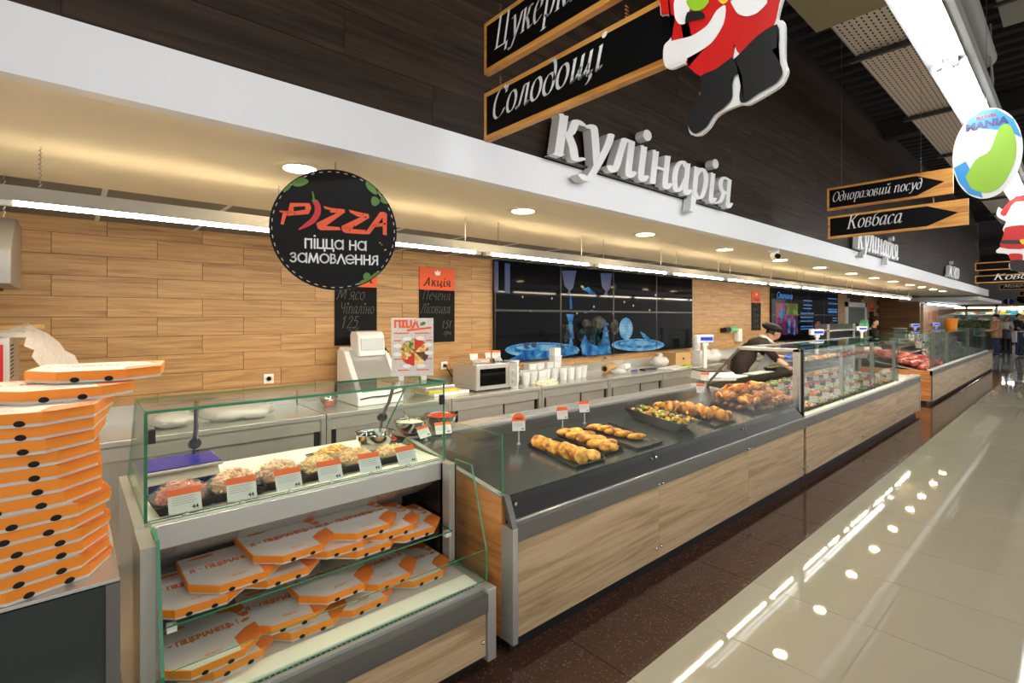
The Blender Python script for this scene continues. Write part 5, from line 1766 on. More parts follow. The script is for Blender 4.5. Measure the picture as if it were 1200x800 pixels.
# round promotional board: plain colour fields with its two words
rc = PX(1156, 180, 4.2)
R2 = 0.29
t = thing('round_promo_board', 'round blue and white hanging board with a green patch beside the lamps', 'sign', (4.2, rc.y, rc.z))
q = MB().lathe([(0.0, -0.005), (1, -0.005), (1, 0.005), (0.0, 0.005)], 48).build('round_panel', 'sign_white', t)
q.rotation_euler = (PI / 2, 0, -PI / 2)
ra = abs(PX(1113, 180, 4.2).y - PX(1195, 180, 4.2).y) / 2
rb = abs(PX(1156, 128, 4.2).z - PX(1156, 233, 4.2).z) / 2
q.scale = (ra, rb, 1)
fld = lambda pts: [(-a * ra, b * rb) for a, b in pts]
for k_, (pl, mn) in enumerate((([(-0.15, 0.98), (0.3, 0.94), (0.75, 0.64), (0.97, 0.2), (0.6, 0.42), (0.2, 0.5), (-0.3, 0.62), (-0.6, 0.78)], 'scale_light'), ([(-0.96, -0.2), (-0.6, -0.1), (-0.2, -0.7), (-0.1, -0.98), (-0.5, -0.85), (-0.8, -0.55)], 'scale_light'),
                               (_cr([(-0.6, -0.45), (-0.3, -0.1), (0.1, 0.05), (0.35, 0.5), (0.6, 0.55), (0.78, 0.3), (0.8, -0.2), (0.5, -0.7), (0.1, -0.88), (-0.4, -0.75), (-0.6, -0.45)], 4)[:-1], 'lime_green'))):
    if 'scale_light' not in M:
        mat('scale_light', (40, 150, 220), 0.35)
    mb = MB()
    mb.add([(-0.0065 - 0.0007 * k_, a, b) for a, b in fld(pl)], [tuple(range(len(pl)))])
    mb.build('printed_field', mn, t)
me = text_mesh('MANIA', 0.06, 'display_bezel', bold=0.003, align='CENTER')
o = link('sign_lettering', me, t, (-0.01, 0.0, rb * 0.58))
o.rotation_euler = R_SIDE
me = text_mesh('MARVEL', 0.026, 'red_paint', bold=0.001, align='CENTER')
o = link('sign_lettering', me, t, (-0.01, 0.0, rb * 0.79))
o.rotation_euler = R_SIDE
MB().cyl((0, 0, rb), (0, 0, 4.6 - rc.z), 0.0013, n=5).build('hanger_wire', 'wire', t)

# ================================================================== PIZZA BOXES
BS, BH = 0.335, 0.0345     # side, height


def oct_outline(e=0.0):
    s = BS / 2 + e
    c = 0.085
    return [(-s + c, -s), (s - c, -s), (s, -s + c), (s, s), (-s, s), (-s, -s + c)]


def make_box():
    t = bpy.data.objects.new('pizza_box', None)
    C.objects.link(t)
    tag(t, 'x', 'pizza box')
    b = MB().prism(oct_outline(-0.003), (0.0, 0.0082)).build('box_base', 'white_card', t)
    lid = MB().prism(oct_outline(), (0.0088, BH)).build('lid', 'orange_card', t)
    # half-round vents in the base flap and in the lid flap above
    for x in (-0.04, 0.04):
        MB().prism([(x + 0.011 * math.cos(PI * i / 8), 0.0082 - 0.007 * math.sin(PI * i / 8)) for i in range(9)], (-BS / 2 + 0.0015, -BS / 2 + 0.01), axis='y').build('vent_hole', 'hole_black', b)
        MB().prism([(x + 0.011 * math.cos(PI * i / 8), 0.0086 + 0.0085 * math.sin(PI * i / 8)) for i in range(9)], (-BS / 2 - 0.0008, -BS / 2 + 0.01), axis='y').build('vent_hole', 'hole_black', lid)
    MB().prism(oct_outline(-0.004), (BH, BH + 0.0006)).build('lid_top', 'white_card', lid)
    z = BH + 0.0012
    def pl(pts):
        MB().add([(x, y, z) for x, y in pts], [tuple(range(len(pts)))]).build('lid_print', 'orange_print', lid)
    pl(ell(-0.085, 0.135, 0.045, 0.013, 18))
    pl([(0.06, 0.163), (0.163, 0.163), (0.163, 0.11), (0.13, 0.08), (0.11, 0.12), (0.075, 0.13)])
    pl([(0.125, 0.078), (0.163, 0.082), (0.163, 0.05), (0.14, 0.045)])
    pl(ell(0.14, 0.018, 0.018, 0.011, 12, 0.4))
    pl([(0.075, -0.163), (0.1, -0.163), (0.163, -0.1), (0.163, -0.02), (0.12, -0.035), (0.075, -0.075)])
    me = sans_mesh('Я - ПІЦЕРІАНЕЦЬ !', 0.031, 'orange_print', nib=0.24)
    k = 0.262 / me['width']
    for v in me.vertices:
        v.co.x *= k
    link('lid_lettering', me, lid, (-0.145, 0.01, z))
    me = text_mesh('(044) 200 44 44\nwww pizza ua', 0.0085, 'orange_print', bold=0.0003)
    link('lid_lettering', me, lid, (-0.03, -0.115, z))
    me = text_mesh('піцца', 0.011, 'white_card', align='CENTER', shear=0.2)
    link('logo_lettering', me, lid, (-0.085, 0.131, z + 0.0004))
    return t


pbx = make_box()
CH[pbx.name] = list(pbx.children)
_used = [False]


def place_box(loc, rz, label, group, tilt=None):
    if not _used[0]:
        _used[0] = True
        r = pbx
        r.location = loc
        r.rotation_euler = (0, 0, rz)
        r['label'], r['group'] = label, group
    else:
        r = dup(pbx, loc, rz, label, group)
    if tilt:
        r.rotation_euler = (tilt[0], tilt[1], rz)
    return r


# ---- in the case: lower deck and glass shelf. The box front (vent side) faces the aisle
ZL, ZG = 0.391, 0.582
rr_ = math.radians
low = [  # centre x, y, layer, rotation
    (0.43, 2.155, 0, 8, 'white-topped pizza box lying under the nearest box on the lower deck'),
    (0.378, 2.15, 1, 3, 'nearest pizza box on the lower deck, lying on another box'),
    (0.735, 2.185, 0, -4, 'pizza box half hidden under the second box on the lower deck'),
    (0.675, 2.215, 1, -5, 'second pizza box on the lower deck, tucked beside the nearest one'),
    (0.955, 2.185, 0, 4, 'flat pizza box under the middle of lower deck'),
    (0.872, 2.225, 2, 2, 'middle pizza box on the lower deck, lying across its neighbours'),
    (1.10, 2.235, 1, 3, 'fourth pizza box along the lower deck, leaning on the last one'),
    (1.275, 2.215, 0, 1, 'last pizza box on the lower deck by the black end wall'),
]
for x, y, l, r, lab in low:
    place_box((x, y, ZL + l * (BH + 0.002)), rr_(r), lab, 'pizza boxes in the display case')
top = [
    (0.365, 2.275, 0, -2, 'leftmost pizza box on the glass shelf, partly covered'),
    (0.495, 2.285, 1, 1, 'second pizza box on the glass shelf, resting on the leftmost'),
    (0.655, 2.285, 0, 2, 'pizza box under the second and third on the glass shelf'),
    (0.715, 2.295, 2, 3, 'third pizza box on the glass shelf, highest of the left pile'),
    (0.905, 2.29, 1, -1, 'pizza box of the glass shelf between the two high piles'),
    (1.03, 2.28, 0, 1, 'lowest pizza box of the middle pile on the glass shelf'),
    (1.03, 2.30, 2, 2, 'highest pizza box of the middle pile on the glass shelf'),
    (1.155, 2.295, 1, 2, 'second pizza box from the right on the glass shelf'),
    (1.27, 2.285, 0, 0, 'rightmost pizza box on the glass shelf'),
]
for x, y, l, r, lab in top:
    place_box((x, y, ZG + l * (BH + 0.002)), rr_(r), lab, 'pizza boxes in the display case')

# ================================================================== LEFT COUNTER WITH THE STACK
LX = 0.10
LZ = 0.955
lc = thing('dark_counter', 'dark glass-fronted steel counter under the pizza-box stack', 'counter')
MB().box(-2.2, LX - 0.03, 1.72, 2.30, 0.1, LZ - 0.011).build('body', 'steel_v', lc)
MB().box(-2.2, LX - 0.03, 1.70, 1.715, 0.50, LZ - 0.012).build('dark_front', 'dark_glass_panel', lc)
MB().box(-2.2, LX - 0.02, 1.695, 1.72, 0.44, 0.495).build('lower_rail', 'steel', lc)
MB().box(-2.2, LX - 0.02, 1.70, 1.72, 0.1, 0.435).build('lower_panel', 'steel_dark', lc)
MB().box(-2.2, LX, 1.702, 2.32, LZ - 0.01, LZ).build('worktop', 'steel', lc, bevel=0.002)
MB().box(LX - 0.03, LX, 1.69, 1.73, 0.0, LZ - 0.011).build('leg', 'steel_dark', lc)
MB().box(LX - 0.03, LX, 2.27, 2.31, 0.0, LZ - 0.011).build('leg', 'steel_dark', lc)
MB().box(LX - 0.015, LX - 0.005, 1.73, 2.27, 0.1, LZ - 0.03).build('side_panel', 'steel_v', lc)

random.seed(12)
nst = 13
for i in range(nst):
    lab = '%s pizza box from the bottom of the stack on dark counter' % ORD[i]
    jx, jy = random.uniform(-0.008, 0.008), random.uniform(-0.008, 0.008)
    f = i / (nst - 1)
    rz = rr_(19 - 30 * f + random.uniform(-2.5, 2.5))
    place_box((-0.095 + jx - 0.004 * f, 1.885 + jy, LZ + 0.001 + i * (BH + 0.001)), rz, lab, 'pizza boxes stacked on the dark counter')
zt = LZ + nst * (BH + 0.001)
place_box((-0.02, 2.03, zt + 0.001), rr_(2), 'pizza box second from the top of stack, pushed back', 'pizza boxes stacked on the dark counter')
place_box((0.075, 2.14, zt + BH + 0.004), rr_(-9), 'topmost pizza box of the stack, jutting out to the right', 'pizza boxes stacked on the dark counter')

# ================================================================== FOOD IN THE PIZZA CASE
def price_tag(loc, rz, label, group, w=0.075, h=0.05, stem=0.05, head='rect', tilt=-0.25, price=True):
    t = thing('price_tag', label, 'price tag', loc, rz, group)
    q = thing
    mb = MB().cyl((0, 0, 0), (0, 0, stem), 0.004, n=6)
    mb.lathe([(0.0, 0.0), (0.014, 0.0), (0.012, 0.006), (0.0, 0.007)], 8)
    mb.build('clear_stem', 'clear_stem', t)
    ct_, st_ = math.cos(tilt), math.sin(tilt)
    mm = Matrix.Translation((0, 0, stem)) @ Matrix.Rotation(tilt, 4, 'X')
    MB().box(-w / 2, w / 2, -0.001, 0.001, 0, h * 0.72, mm).build('card', 'white_tag', t)
    if head == 'rect':
        MB().box(-w / 2, w / 2, -0.0012, 0.0012, h * 0.72, h, mm).build('header', 'orange_tag', t)
    else:
        MB().prism([(w * 0.55 * math.cos(PI * i / 12), h * 0.72 + h * 0.62 * math.sin(PI * i / 12)) for i in range(13)], (-0.0012, 0.0012), mm, axis='y').build('header', 'orange_tag', t)
        me = text_mesh('АКЦІЯ', w * 0.2, 'print_black', bold=0.0006, align='CENTER')
        o = link('header_lettering', me, t)
        o.matrix_local = mm @ Matrix.Translation((0, -0.002, h * 0.86)) @ Matrix.Rotation(PI / 2, 4, 'X')
    ln = MB()
    for k in range(4):
        ln.box(-w * 0.4, w * (0.36 - 0.08 * (k % 2)), -0.0014, 0, h * (0.62 - 0.09 * k), h * (0.64 - 0.09 * k), mm)
    ln.build('print_lines', 'print_grey', t)
    if price:
        me = text_mesh('44', w * 0.2, 'print_black', bold=0.0004)
        o = link('price_figures', me, t)
        o.matrix_local = mm @ Matrix.Translation((w * 0.2, -0.0016, h * 0.08)) @ Matrix.Rotation(PI / 2, 4, 'X')
    return t


def shreds(n, rx, ry, hz, seed, ln=0.05, r=0.006, base=0.0):
    random.seed(seed)
    mb = MB()
    mb.blob((0, 0, base), (rx * 0.95, ry * 0.95, hz * 0.85), 0.15, seed, 14, 8, flat=0)
    for i in range(n):
        a, q = random.uniform(0, 2 * PI), math.sqrt(random.random())
        x, y = rx * q * math.cos(a) * 0.95, ry * q * math.sin(a) * 0.95
        z = base + hz * 0.9 * math.sqrt(max(0, 1 - q * q)) + random.uniform(-0.004, 0.006)
        d = Vector((random.uniform(-1, 1), random.uniform(-1, 1), random.uniform(-0.35, 0.35))).normalized() * random.uniform(0.5, 1) * ln / 2
        c = Vector((x, y, z))
        mb.tube([c - d, c + Vector((0, 0, random.uniform(-0.004, 0.008))), c + d], [r * 0.6, r * random.uniform(0.8, 1.3), r * 0.5], 5)
    return mb


def black_tray(par, w, d, h, name='tray', m='black_plastic', taper=0.82):
    a, b = w / 2, d / 2
    t = taper
    vs = [(-a * t, -b * t, 0), (a * t, -b * t, 0), (a * t, b * t, 0), (-a * t, b * t, 0), (-a, -b, h), (a, -b, h), (a, b, h), (-a, b, h)]
    i = 0.006
    vs += [(-a + i, -b + i, h), (a - i, -b + i, h), (a - i, b - i, h), (-a + i, b - i, h), (-a * t + i, -b * t + i, 0.004), (a * t - i, -b * t + i, 0.004), (a * t - i, b * t - i, 0.004), (-a * t + i, b * t - i, 0.004)]
    fs = [(3, 2, 1, 0)]
    for k in range(4):
        n = (k + 1) % 4
        fs += [(k, n, 4 + n, 4 + k), (4 + k, 4 + n, 8 + n, 8 + k), (8 + k, 8 + n, 12 + n, 12 + k)]
    fs.append((12, 13, 14, 15))
    return MB().add(vs, fs).build(name, m, par)


DZ = 0.894
GT = 'wrapped meat trays on the glass case'
spots = [(0.335, 2.40, 'raw_red', 'nearest black tray of reddish shredded meat under film', 0.21, 0.2, 0.068), (0.53, 2.41, 'raw_chicken', 'second black tray, heaped pale shredded meat beside the blue scale', 0.215, 0.2, 0.08),
         (0.715, 2.425, 'raw_chicken', 'third black tray of pale shredded meat in the row', 0.21, 0.2, 0.08), (0.895, 2.43, 'shred_yellow', 'fourth black tray of pale yellow shredded food in the row', 0.205, 0.19, 0.062),
         (1.09, 2.44, 'shred_yellow', 'fifth black tray of pale yellow shreds before the near bowl', 0.215, 0.19, 0.066), (1.29, 2.45, 'shred_yellow', 'last black tray of yellow shreds by the upper post', 0.2, 0.18, 0.045)]
for i, (x, y, m_, lab, w, d, hz) in enumerate(spots):
    t = thing('meat_tray', lab, 'food tray', (x, y, DZ), rr_(random.uniform(-6, 6)), GT)
    black_tray(t, w, d, 0.038)
    q = shreds(170, w * 0.42, d * 0.42, hz, 20 + i, base=0.02).build('shredded_meat', m_, t, smooth=180)
    q['kind'] = 'stuff'
    f = MB().blob((0, 0, 0.034), (w * 0.5, d * 0.5, hz + 0.004), 0.12, 5 + i, 18, 10, 3.0, flat=0)
    f.build('cling_film', 'cling_film', t, smooth=180)
    price_tag((x - 0.005, 2.252, 0.899), rr_(random.uniform(-6, 6)), 'orange-headed price tag before the %s' % ' '.join(lab.split(' under')[0].split(' beside')[0].split(' before')[0].split(',')[0].split(' by ')[0].split(' ')[0:]), 'price tags of the glass case', 0.108, 0.092, 0.012, tilt=-0.5)
t = thing('shred_tray', 'black tray of yellow shredded food behind the front row', 'food tray', (1.06, 2.66, DZ), 0.1)
black_tray(t, 0.24, 0.16, 0.03)
q = shreds(160, 0.1, 0.066, 0.05, 44, base=0.012).build('shredded_food', 'shred_yellow', t, smooth=180)
q['kind'] = 'stuff'
t = thing('tomato_tray', 'black tray of red chopped tomato behind the near bowl', 'food tray', (1.41, 2.76, DZ), 0.3)
black_tray(t, 0.2, 0.16, 0.03)
q = shreds(80, 0.085, 0.066, 0.045, 45, ln=0.03, r=0.008, base=0.012).build('chopped_tomato', 'tomato_red', t, smooth=180)
q['kind'] = 'stuff'


def bowl(loc, r, h, label, fill, fm, fz, rz=0.0):
    t = thing('steel_bowl', label, 'bowl', loc, rz, 'steel mixing bowls')
    MB().lathe([(0.0, 0.0), (r * 0.42, 0.0), (r * 0.72, h * 0.3), (r * 0.92, h * 0.72), (r * 0.97, h), (r * 1.06, h + 0.002), (r * 1.06, h + 0.006), (r * 0.95, h + 0.004), (r * 0.89, h * 0.72), (r * 0.68, h * 0.32), (r * 0.38, 0.006), (0.0, 0.006)], 32).build('bowl_shell', 'steel_bowl', t, smooth=60)
    if fill:
        rr0 = r * (0.55 + 0.4 * fz)
        q = MB().blob((0, 0, h * fz), (rr0, rr0, 0.022), 0.25, 9, 20, 8, 4.0).build(fill, fm, t, smooth=180)
        q['kind'] = 'stuff'
    return t


p = PZ(442, 522, DZ)
bowl((1.30, 2.66, DZ), 0.108, 0.1, 'shiny steel bowl standing nearest on the white board', 'leafy_rest', 'leaf_green', 0.12)
bowl((1.66, 2.885, 0.894), 0.105, 0.085, 'steel bowl of white sauce behind the near bowl', 'white_sauce', 'sauce_white', 0.78)
bowl((1.905, 2.90, 0.894), 0.11, 0.09, 'steel bowl of chopped red vegetables on the ledge', 'red_vegetables', 'tomato_red', 0.85)
def deck_z(y):
    return dz(y) + 0.001


t = thing('ladle', 'steel spoon leaning in the white sauce bowl', 'spoon', (1.66, 2.885, 0.97))
MB().tube([(0.0, 0, 0.0), (-0.05, -0.02, 0.06), (-0.09, -0.04, 0.13)], 0.005, 6).build('spoon_handle', 'steel_bowl', t, smooth=180)
MB().blob((0.01, 0, -0.005), (0.028, 0.022, 0.01), 0, n=12, rings=6).build('spoon_head', 'steel_bowl', t, smooth=180)
for i, (x, y, r_) in enumerate(((1.70, 2.76, 20), (1.84, 2.765, -14))):
    price_tag((x, y, deck_z(y)), rr_(r_), ['loose price tag leaning before the sauce bowl', 'loose price tag leaning before the bowl of red vegetables'][i], 'loose price tags by the bowls', 0.11, 0.08, 0.02, tilt=-0.5)

# ---- blue-topped kitchen scale
t = thing('kitchen_scale', 'blue-topped cream kitchen scale on the glass case', 'scale', (0.36, 2.66, DZ), rr_(2))
t.scale = (0.92, 0.92, 1.2)
MB().prism([(-0.13, 0.0), (0.13, 0.0), (0.13, 0.075), (-0.09, 0.075), (-0.13, 0.055)], (-0.155, 0.155), axis='x').build('scale_body', 'cream_plastic', t, bevel=0.005)
fp_ = MB().box(-0.135, 0.135, -0.1315, -0.1295, 0.008, 0.05).build('front_panel', 'display_bezel', t)
MB().box(-0.02, 0.075, -0.1335, -0.131, 0.014, 0.044).build('scale_display', 'black_gloss', fp_)
MB().box(-0.165, 0.165, -0.125, 0.135, 0.082, 0.094).build('weighing_plate', 'steel', t, bevel=0.003)
MB().box(-0.16, 0.16, -0.12, 0.13, 0.094, 0.098).build('blue_mat', 'scale_blue', t)
MB().box(-0.1, 0.1, -0.08, 0.08, 0.07, 0.083).build('plate_support', 'black_plastic', t)

# ================================================================== FOOD ON THE BLACK DECK
TILT = math.atan2(0.875 - 0.765, 2.83 - 1.885)


def deck_tray(x0, x1, y0, y1, h, label, taper=0.95, m='black_plastic'):
    yc = (y0 + y1) / 2
    t = thing('food_tray', label, 'food tray', ((x0 + x1) / 2, yc, deck_z(yc)), 0, 'black trays on the hot deck')
    t.rotation_euler = (TILT, 0, 0)
    black_tray(t, x1 - x0, (y1 - y0), h, 'tray', m, taper)
    return t


def on_deck(x, y, dzv=0.0):
    return Vector((x, y, deck_z(y) + dzv))


c1, c2, c3 = PZ(631, 512, 0.83), PZ(700, 544, 0.79), PZ(738, 533, 0.79)
TAx0, TAx1 = 2.18, 2.50
deck_tray(2.20, 2.47, 1.93, 2.36, 0.02, 'black tray of fried patties nearest on the hot deck')
deck_tray(2.52, 2.73, 1.98, 2.40, 0.02, 'black tray of fried pies beside the patties')
deck_tray(2.80, 3.12, 1.93, 2.42, 0.02, 'nearly empty black tray with five fried rolls')
pat = [MB().blob((0, 0, 0), (0.060, 0.047, 0.014), 0.12, s, 14, 9, 2.2).mesh('fried_patty', 'fried_dough', 180) for s in range(3)]
random.seed(4)
n = 0
for i in range(9):
    y = 2.31 - i * 0.041
    o = link('fried_patty', pat[i % 3], None, on_deck(2.265 + 0.004 * i, y, 0.036), rot=(rr_(58) + random.uniform(-.15, .15), random.uniform(-.1, .1), random.uniform(-.3, .3)))
    tag(o, '%s golden patty from the back in the leaning near row' % ORD[i], 'patty', 'fried patties in the nearest tray')
for i, (x, y, r_) in enumerate(((2.37, 2.16, 20), (2.39, 2.11, 40), (2.385, 2.05, 10), (2.40, 1.985, -15))):
    o = link('fried_patty', pat[i % 3], None, on_deck(x, y, 0.032), rot=(rr_(30), 0, rr_(r_)))
    tag(o, '%s golden patty from the back in the second near row' % ORD[i], 'patty', 'fried patties in the nearest tray')
pie = [MB().blob((0, 0, 0), (0.07, 0.038, 0.028), 0.12, s + 7, 14, 9, 1.8).mesh('fried_pie', 'fried_dough', 180) for s in range(2)]
for i, (x, y, r_, dzz) in enumerate(((2.58, 2.37, -30, .03), (2.65, 2.34, -10, .034), (2.59, 2.29, -35, .032), (2.66, 2.25, -25, .036), (2.60, 2.21, -20, .032), (2.66, 2.16, -40, .034), (2.59, 2.11, -30, .03), (2.67, 2.07, -20, .032), (2.61, 2.02, -30, .03))):
    o = link('fried_pie', pie[i % 2], None, on_deck(x, y, dzz), rot=(rr_(15), 0, rr_(r_)))
    tag(o, '%s golden pie from the back in the second tray' % ORD[i], 'pie', 'fried pies in the second tray')
rol = MB().blob((0, 0, 0), (0.075, 0.027, 0.023), 0.08, 3, 12, 8, 1.5).mesh('fried_roll', 'fried_dough', 180)
for i, (x, y, r_) in enumerate(((2.88, 2.36, -15), (2.93, 2.30, -12), (2.93, 2.23, -25), (2.95, 2.15, -30), (2.99, 2.07, -28))):
    o = link('fried_roll', rol, None, on_deck(x, y, 0.027), rot=(0, 0, rr_(r_)))
    tag(o, '%s fried roll from the back in the nearly empty tray' % ORD[i], 'roll', 'fried rolls in the nearly empty tray')
# deep tray of potatoes
t = deck_tray(3.38, 3.66, 1.95, 2.47, 0.085, 'deep black tray of roast potato wedges', 0.72)
random.seed(8)
mb = MB()
for i in range(90):
    x, y = random.uniform(-0.11, 0.11), random.uniform(-0.22, 0.22)
    mb.blob((x, y, 0.066 + random.uniform(0, 0.022)), (random.uniform(.018, .028), random.uniform(.01, .016), random.uniform(.009, .014)), 0.15, i, 7, 5, m=Matrix.Rotation(random.uniform(0, PI), 3, 'Z') @ Matrix.Rotation(random.uniform(-.5, .5), 3, 'Y'))
q = mb.build('potato_wedges', 'potato_mix', t, smooth=180)
q['kind'] = 'stuff'


def sprigs(n, rx, ry, z, seed):
    random.seed(seed)
    mb = MB()
    for i in range(n):
        c = Vector((random.uniform(-rx, rx), random.uniform(-ry, ry), z + random.uniform(0, 0.012)))
        d = Vector((random.uniform(-1, 1), random.uniform(-1, 1), random.uniform(0, 0.6))) * 0.02
        s = d.orthogonal().normalized() * 0.007
        mb.add([c, c + d * 0.5 + s, c + d, c + d * 0.5 - s], [(0, 1, 2, 3)])
    return mb


q = sprigs(40, 0.09, 0.2, 0.088, 2).build('chopped_herbs', 'leaf_green', t)
q['kind'] = 'stuff'


# wings: bent three-joint pieces
def wing_mesh(seed):
    mb = MB()
    mb.tube([(-0.07, 0.01, 0.012), (-0.05, 0.012, 0.02), (-0.02, 0.0, 0.024), (0.015, -0.004, 0.018), (0.03, 0.0, 0.016)], [0.008, 0.024, 0.027, 0.014, 0.016], 9)
    mb.tube([(0.03, 0.0, 0.016), (0.045, 0.02, 0.018), (0.04, 0.05, 0.016), (0.02, 0.075, 0.012), (0.0, 0.095, 0.008)], [0.014, 0.019, 0.017, 0.012, 0.005], 8)
    return mb.mesh('chicken_wing', 'wing_skin', 180)


t = deck_tray(3.86, 4.24, 1.93, 2.50, 0.02, 'flat black tray of roast chicken quarters with herbs')
wm = wing_mesh(1)
for i, (x, y, r_, s) in enumerate(((3.95, 2.42, 60, 1.5), (4.05, 2.40, 40, 1.5), (4.0, 2.33, 75, 1.6), (4.1, 2.34, 110, 1.5), (4.02, 2.23, 50, 1.6), (4.12, 2.24, 80, 1.6), (4.06, 2.14, 65, 1.7), (4.15, 2.13, 100, 1.6), (4.1, 2.04, 80, 1.7), (4.17, 2.0, 60, 1.5))):
    o = link('chicken_wing', wm, None, on_deck(x, y, 0.005), rot=(0.1, 0, rr_(r_)))
    o.scale = (s, s, s * 1.15)
    tag(o, '%s roast wing from the back in the flat herb tray' % ORD[i], 'chicken', 'roast chicken wings on the flat tray')
q = sprigs(60, 0.12, 0.2, 0.055, 5).build('chopped_herbs', 'leaf_green', t)
q['kind'] = 'stuff'


def chicken_mesh(seed):
    mb = MB()
    mb.blob((0, 0, 0.06), (0.105, 0.075, 0.06), 0.16, seed, 16, 11, 1.7)
    for s in (-1, 1):
        mb.tube([(0.02, s * 0.05, 0.06), (0.06, s * 0.072, 0.075), (0.10, s * 0.055, 0.07), (0.135, s * 0.03, 0.06), (0.16, s * 0.02, 0.06)], [0.02, 0.035, 0.03, 0.014, 0.011], 9)
        mb.tube([(-0.05, s * 0.06, 0.07), (-0.03, s * 0.088, 0.06), (0.01, s * 0.092, 0.05), (-0.03, s * 0.1, 0.045), (-0.06, s * 0.09, 0.05)], [0.018, 0.02, 0.015, 0.012, 0.006], 8)
    mb.tube([(-0.09, 0, 0.07), (-0.13, 0, 0.075)], [0.03, 0.014], 8)
    return mb.mesh('roast_chicken', 'roast_skin', 180)


deck_tray(4.58, 5.43, 1.93, 2.36, 0.02, 'wide black tray of dark ribs and roast chickens')
cm = [chicken_mesh(s) for s in (3, 6)]
for i, (x, y, r_, s, z_) in enumerate(((4.80, 2.29, 200, 1.05, .012), (5.0, 2.27, 160, 1.15, .012), (5.24, 2.26, 190, 1.15, .012), (4.86, 2.12, 220, 1.0, .012), (5.08, 2.10, 170, 1.15, .012), (5.30, 2.08, 140, 1.2, .012),
                                       (4.92, 2.22, 140, 1.0, .085), (5.16, 2.18, 200, 1.05, .09), (5.14, 1.99, 30, .8, .008), (5.34, 1.98, 350, .8, .008))):
    o = link('roast_chicken', cm[i % 2], None, on_deck(x, y, z_), rot=(random.uniform(-.15, .15), random.uniform(-.1, .1), rr_(r_)))
    o.scale = (s, s, s)
    tag(o, '%s browned roast chicken of the heap by the steel upright' % ORD[i], 'chicken', 'roast chickens on the hot deck')
rb_ = MB()
random.seed(21)
rib = MB().box(-0.06, 0.06, -0.02, 0.02, 0, 0.02).mesh('dark_rib', 'ribs_dark')
ribm = MB().blob((0, 0, 0.02), (0.075, 0.03, 0.022), 0.25, 2, 12, 7, 3.0).mesh('dark_rib', 'ribs_dark', 180)
for i, (x, y, r_) in enumerate(((4.66, 2.31, 10), (4.67, 2.24, 20), (4.67, 2.17, 5), (4.68, 2.09, -10), (4.72, 2.02, 10), (4.86, 1.98, 0), (4.99, 1.96, 8))):
    o = link('dark_rib', ribm, None, on_deck(x, y, 0.006), rot=(0.1, 0, rr_(r_)))
    tag(o, '%s dark glazed rib from the left along the tray edge' % ORD[i], 'rib', 'dark ribs before the chickens')
lt = shreds(26, 0.05, 0.04, 0.03, 71, ln=0.04, r=0.008).build('lettuce_garnish', 'leaf_green', None, on_deck(4.77, 2.06, 0.03), smooth=180)
tag(lt, 'green lettuce garnish among the dark ribs', 'lettuce')

# price tags on the black deck
p = PZ(632, 510, 0.83)
for i, (x, y, hd, lab, r_) in enumerate(((2.19, 2.42, 'round', 'price tag with a round orange АКЦІЯ top left of patties', -30), (2.66, 2.47, 'rect', 'price tag standing behind the fried pies', -20), (2.96, 2.52, 'rect', 'price tag standing behind the fried rolls', -20),
                                         (4.62, 2.46, 'rect', 'price tag standing behind the chicken wings', -30), (5.28, 2.76, 'rect', 'thin price tag at the foot of slanting bar', -60))):
    price_tag(on_deck(x, y), rr_(r_), lab, 'price tags on the hot deck', 0.085, 0.085, 0.085, hd, tilt=-0.15)
# ================================================================== SALADS IN THE TALL CASE
sal = ['salad_yellow', 'salad_white', 'salad_green', 'salad_orange', 'salad_yellow', 'salad_pink', 'salad_white', 'salad_green']
hm = {}
random.seed(31)
tray0 = {}
rowname = ['front', 'second', 'third', 'rear']
for r in range(4):
    for cidx in range(10):
        x = 5.72 + cidx * 0.405
        y = 2.02 + r * 0.215
        z = 0.625 + (y - 1.9) * 0.108 + r * 0.012
        mname = sal[(cidx * 3 + r * 2) % 8]
        if r == 2 and cidx in (4, 5):
            mname = 'salad_pink'
        t = thing('salad_tray', 'black tray of salad, %s from the near end of the %s row' % (ORD[cidx], rowname[r]), 'food tray', (x, y, z), 0, 'salad trays in the tall case')
        if 'tray' not in tray0:
            tray0['tray'] = black_tray(t, 0.38, 0.2, 0.05).data
        else:
            link('tray', tray0['tray'], t)
        if mname not in hm:
            rs_ = random.getstate()
            hm[mname] = shreds(46, 0.165, 0.085, 0.045, len(hm) + 60, ln=0.05, r=0.012, base=0.035).mesh('salad_heap', mname, 180)
            random.setstate(rs_)
        q = link('salad_heap', hm[mname], t)
        q['kind'] = 'stuff'
tg = None
for r in range(3):
    for cidx in range(10):
        x = 5.66 + cidx * 0.405 + 0.1 * (r % 2)
        y = 1.93 + r * 0.24
        lab = 'price tag %s from the near end before the %s salad row' % (ORD[cidx], rowname[r])
        z = 0.63 + (y - 1.9) * 0.108
        if tg is None:
            tg = price_tag((x, y, z), rr_(-30), lab, 'price tags among the salads', 0.075, 0.085, 0.1, tilt=-0.12)
        else:
            dup(tg, (x, y, z), rr_(-30 + random.uniform(-20, 20)), lab)
for i, (x, mm_) in enumerate(((7.75, 'salad_white'), (8.15, 'salad_orange'), (8.55, 'salad_orange'), (8.95, 'salad_white'), (9.3, 'salad_pink'))):
    t = thing('salad_tray', 'tray of baked food %s along the glass upper shelf' % ORD[i], 'food tray', (x, 2.55, 1.007), 0, 'trays on the upper glass shelf')
    link('tray', tray0['tray'], t)
    if mm_ not in hm:
        hm[mm_] = shreds(46, 0.165, 0.085, 0.045, 88, ln=0.05, r=0.012, base=0.035).mesh('salad_heap', mm_, 180)
    q = link('salad_heap', hm[mm_], t)
    q['kind'] = 'stuff'
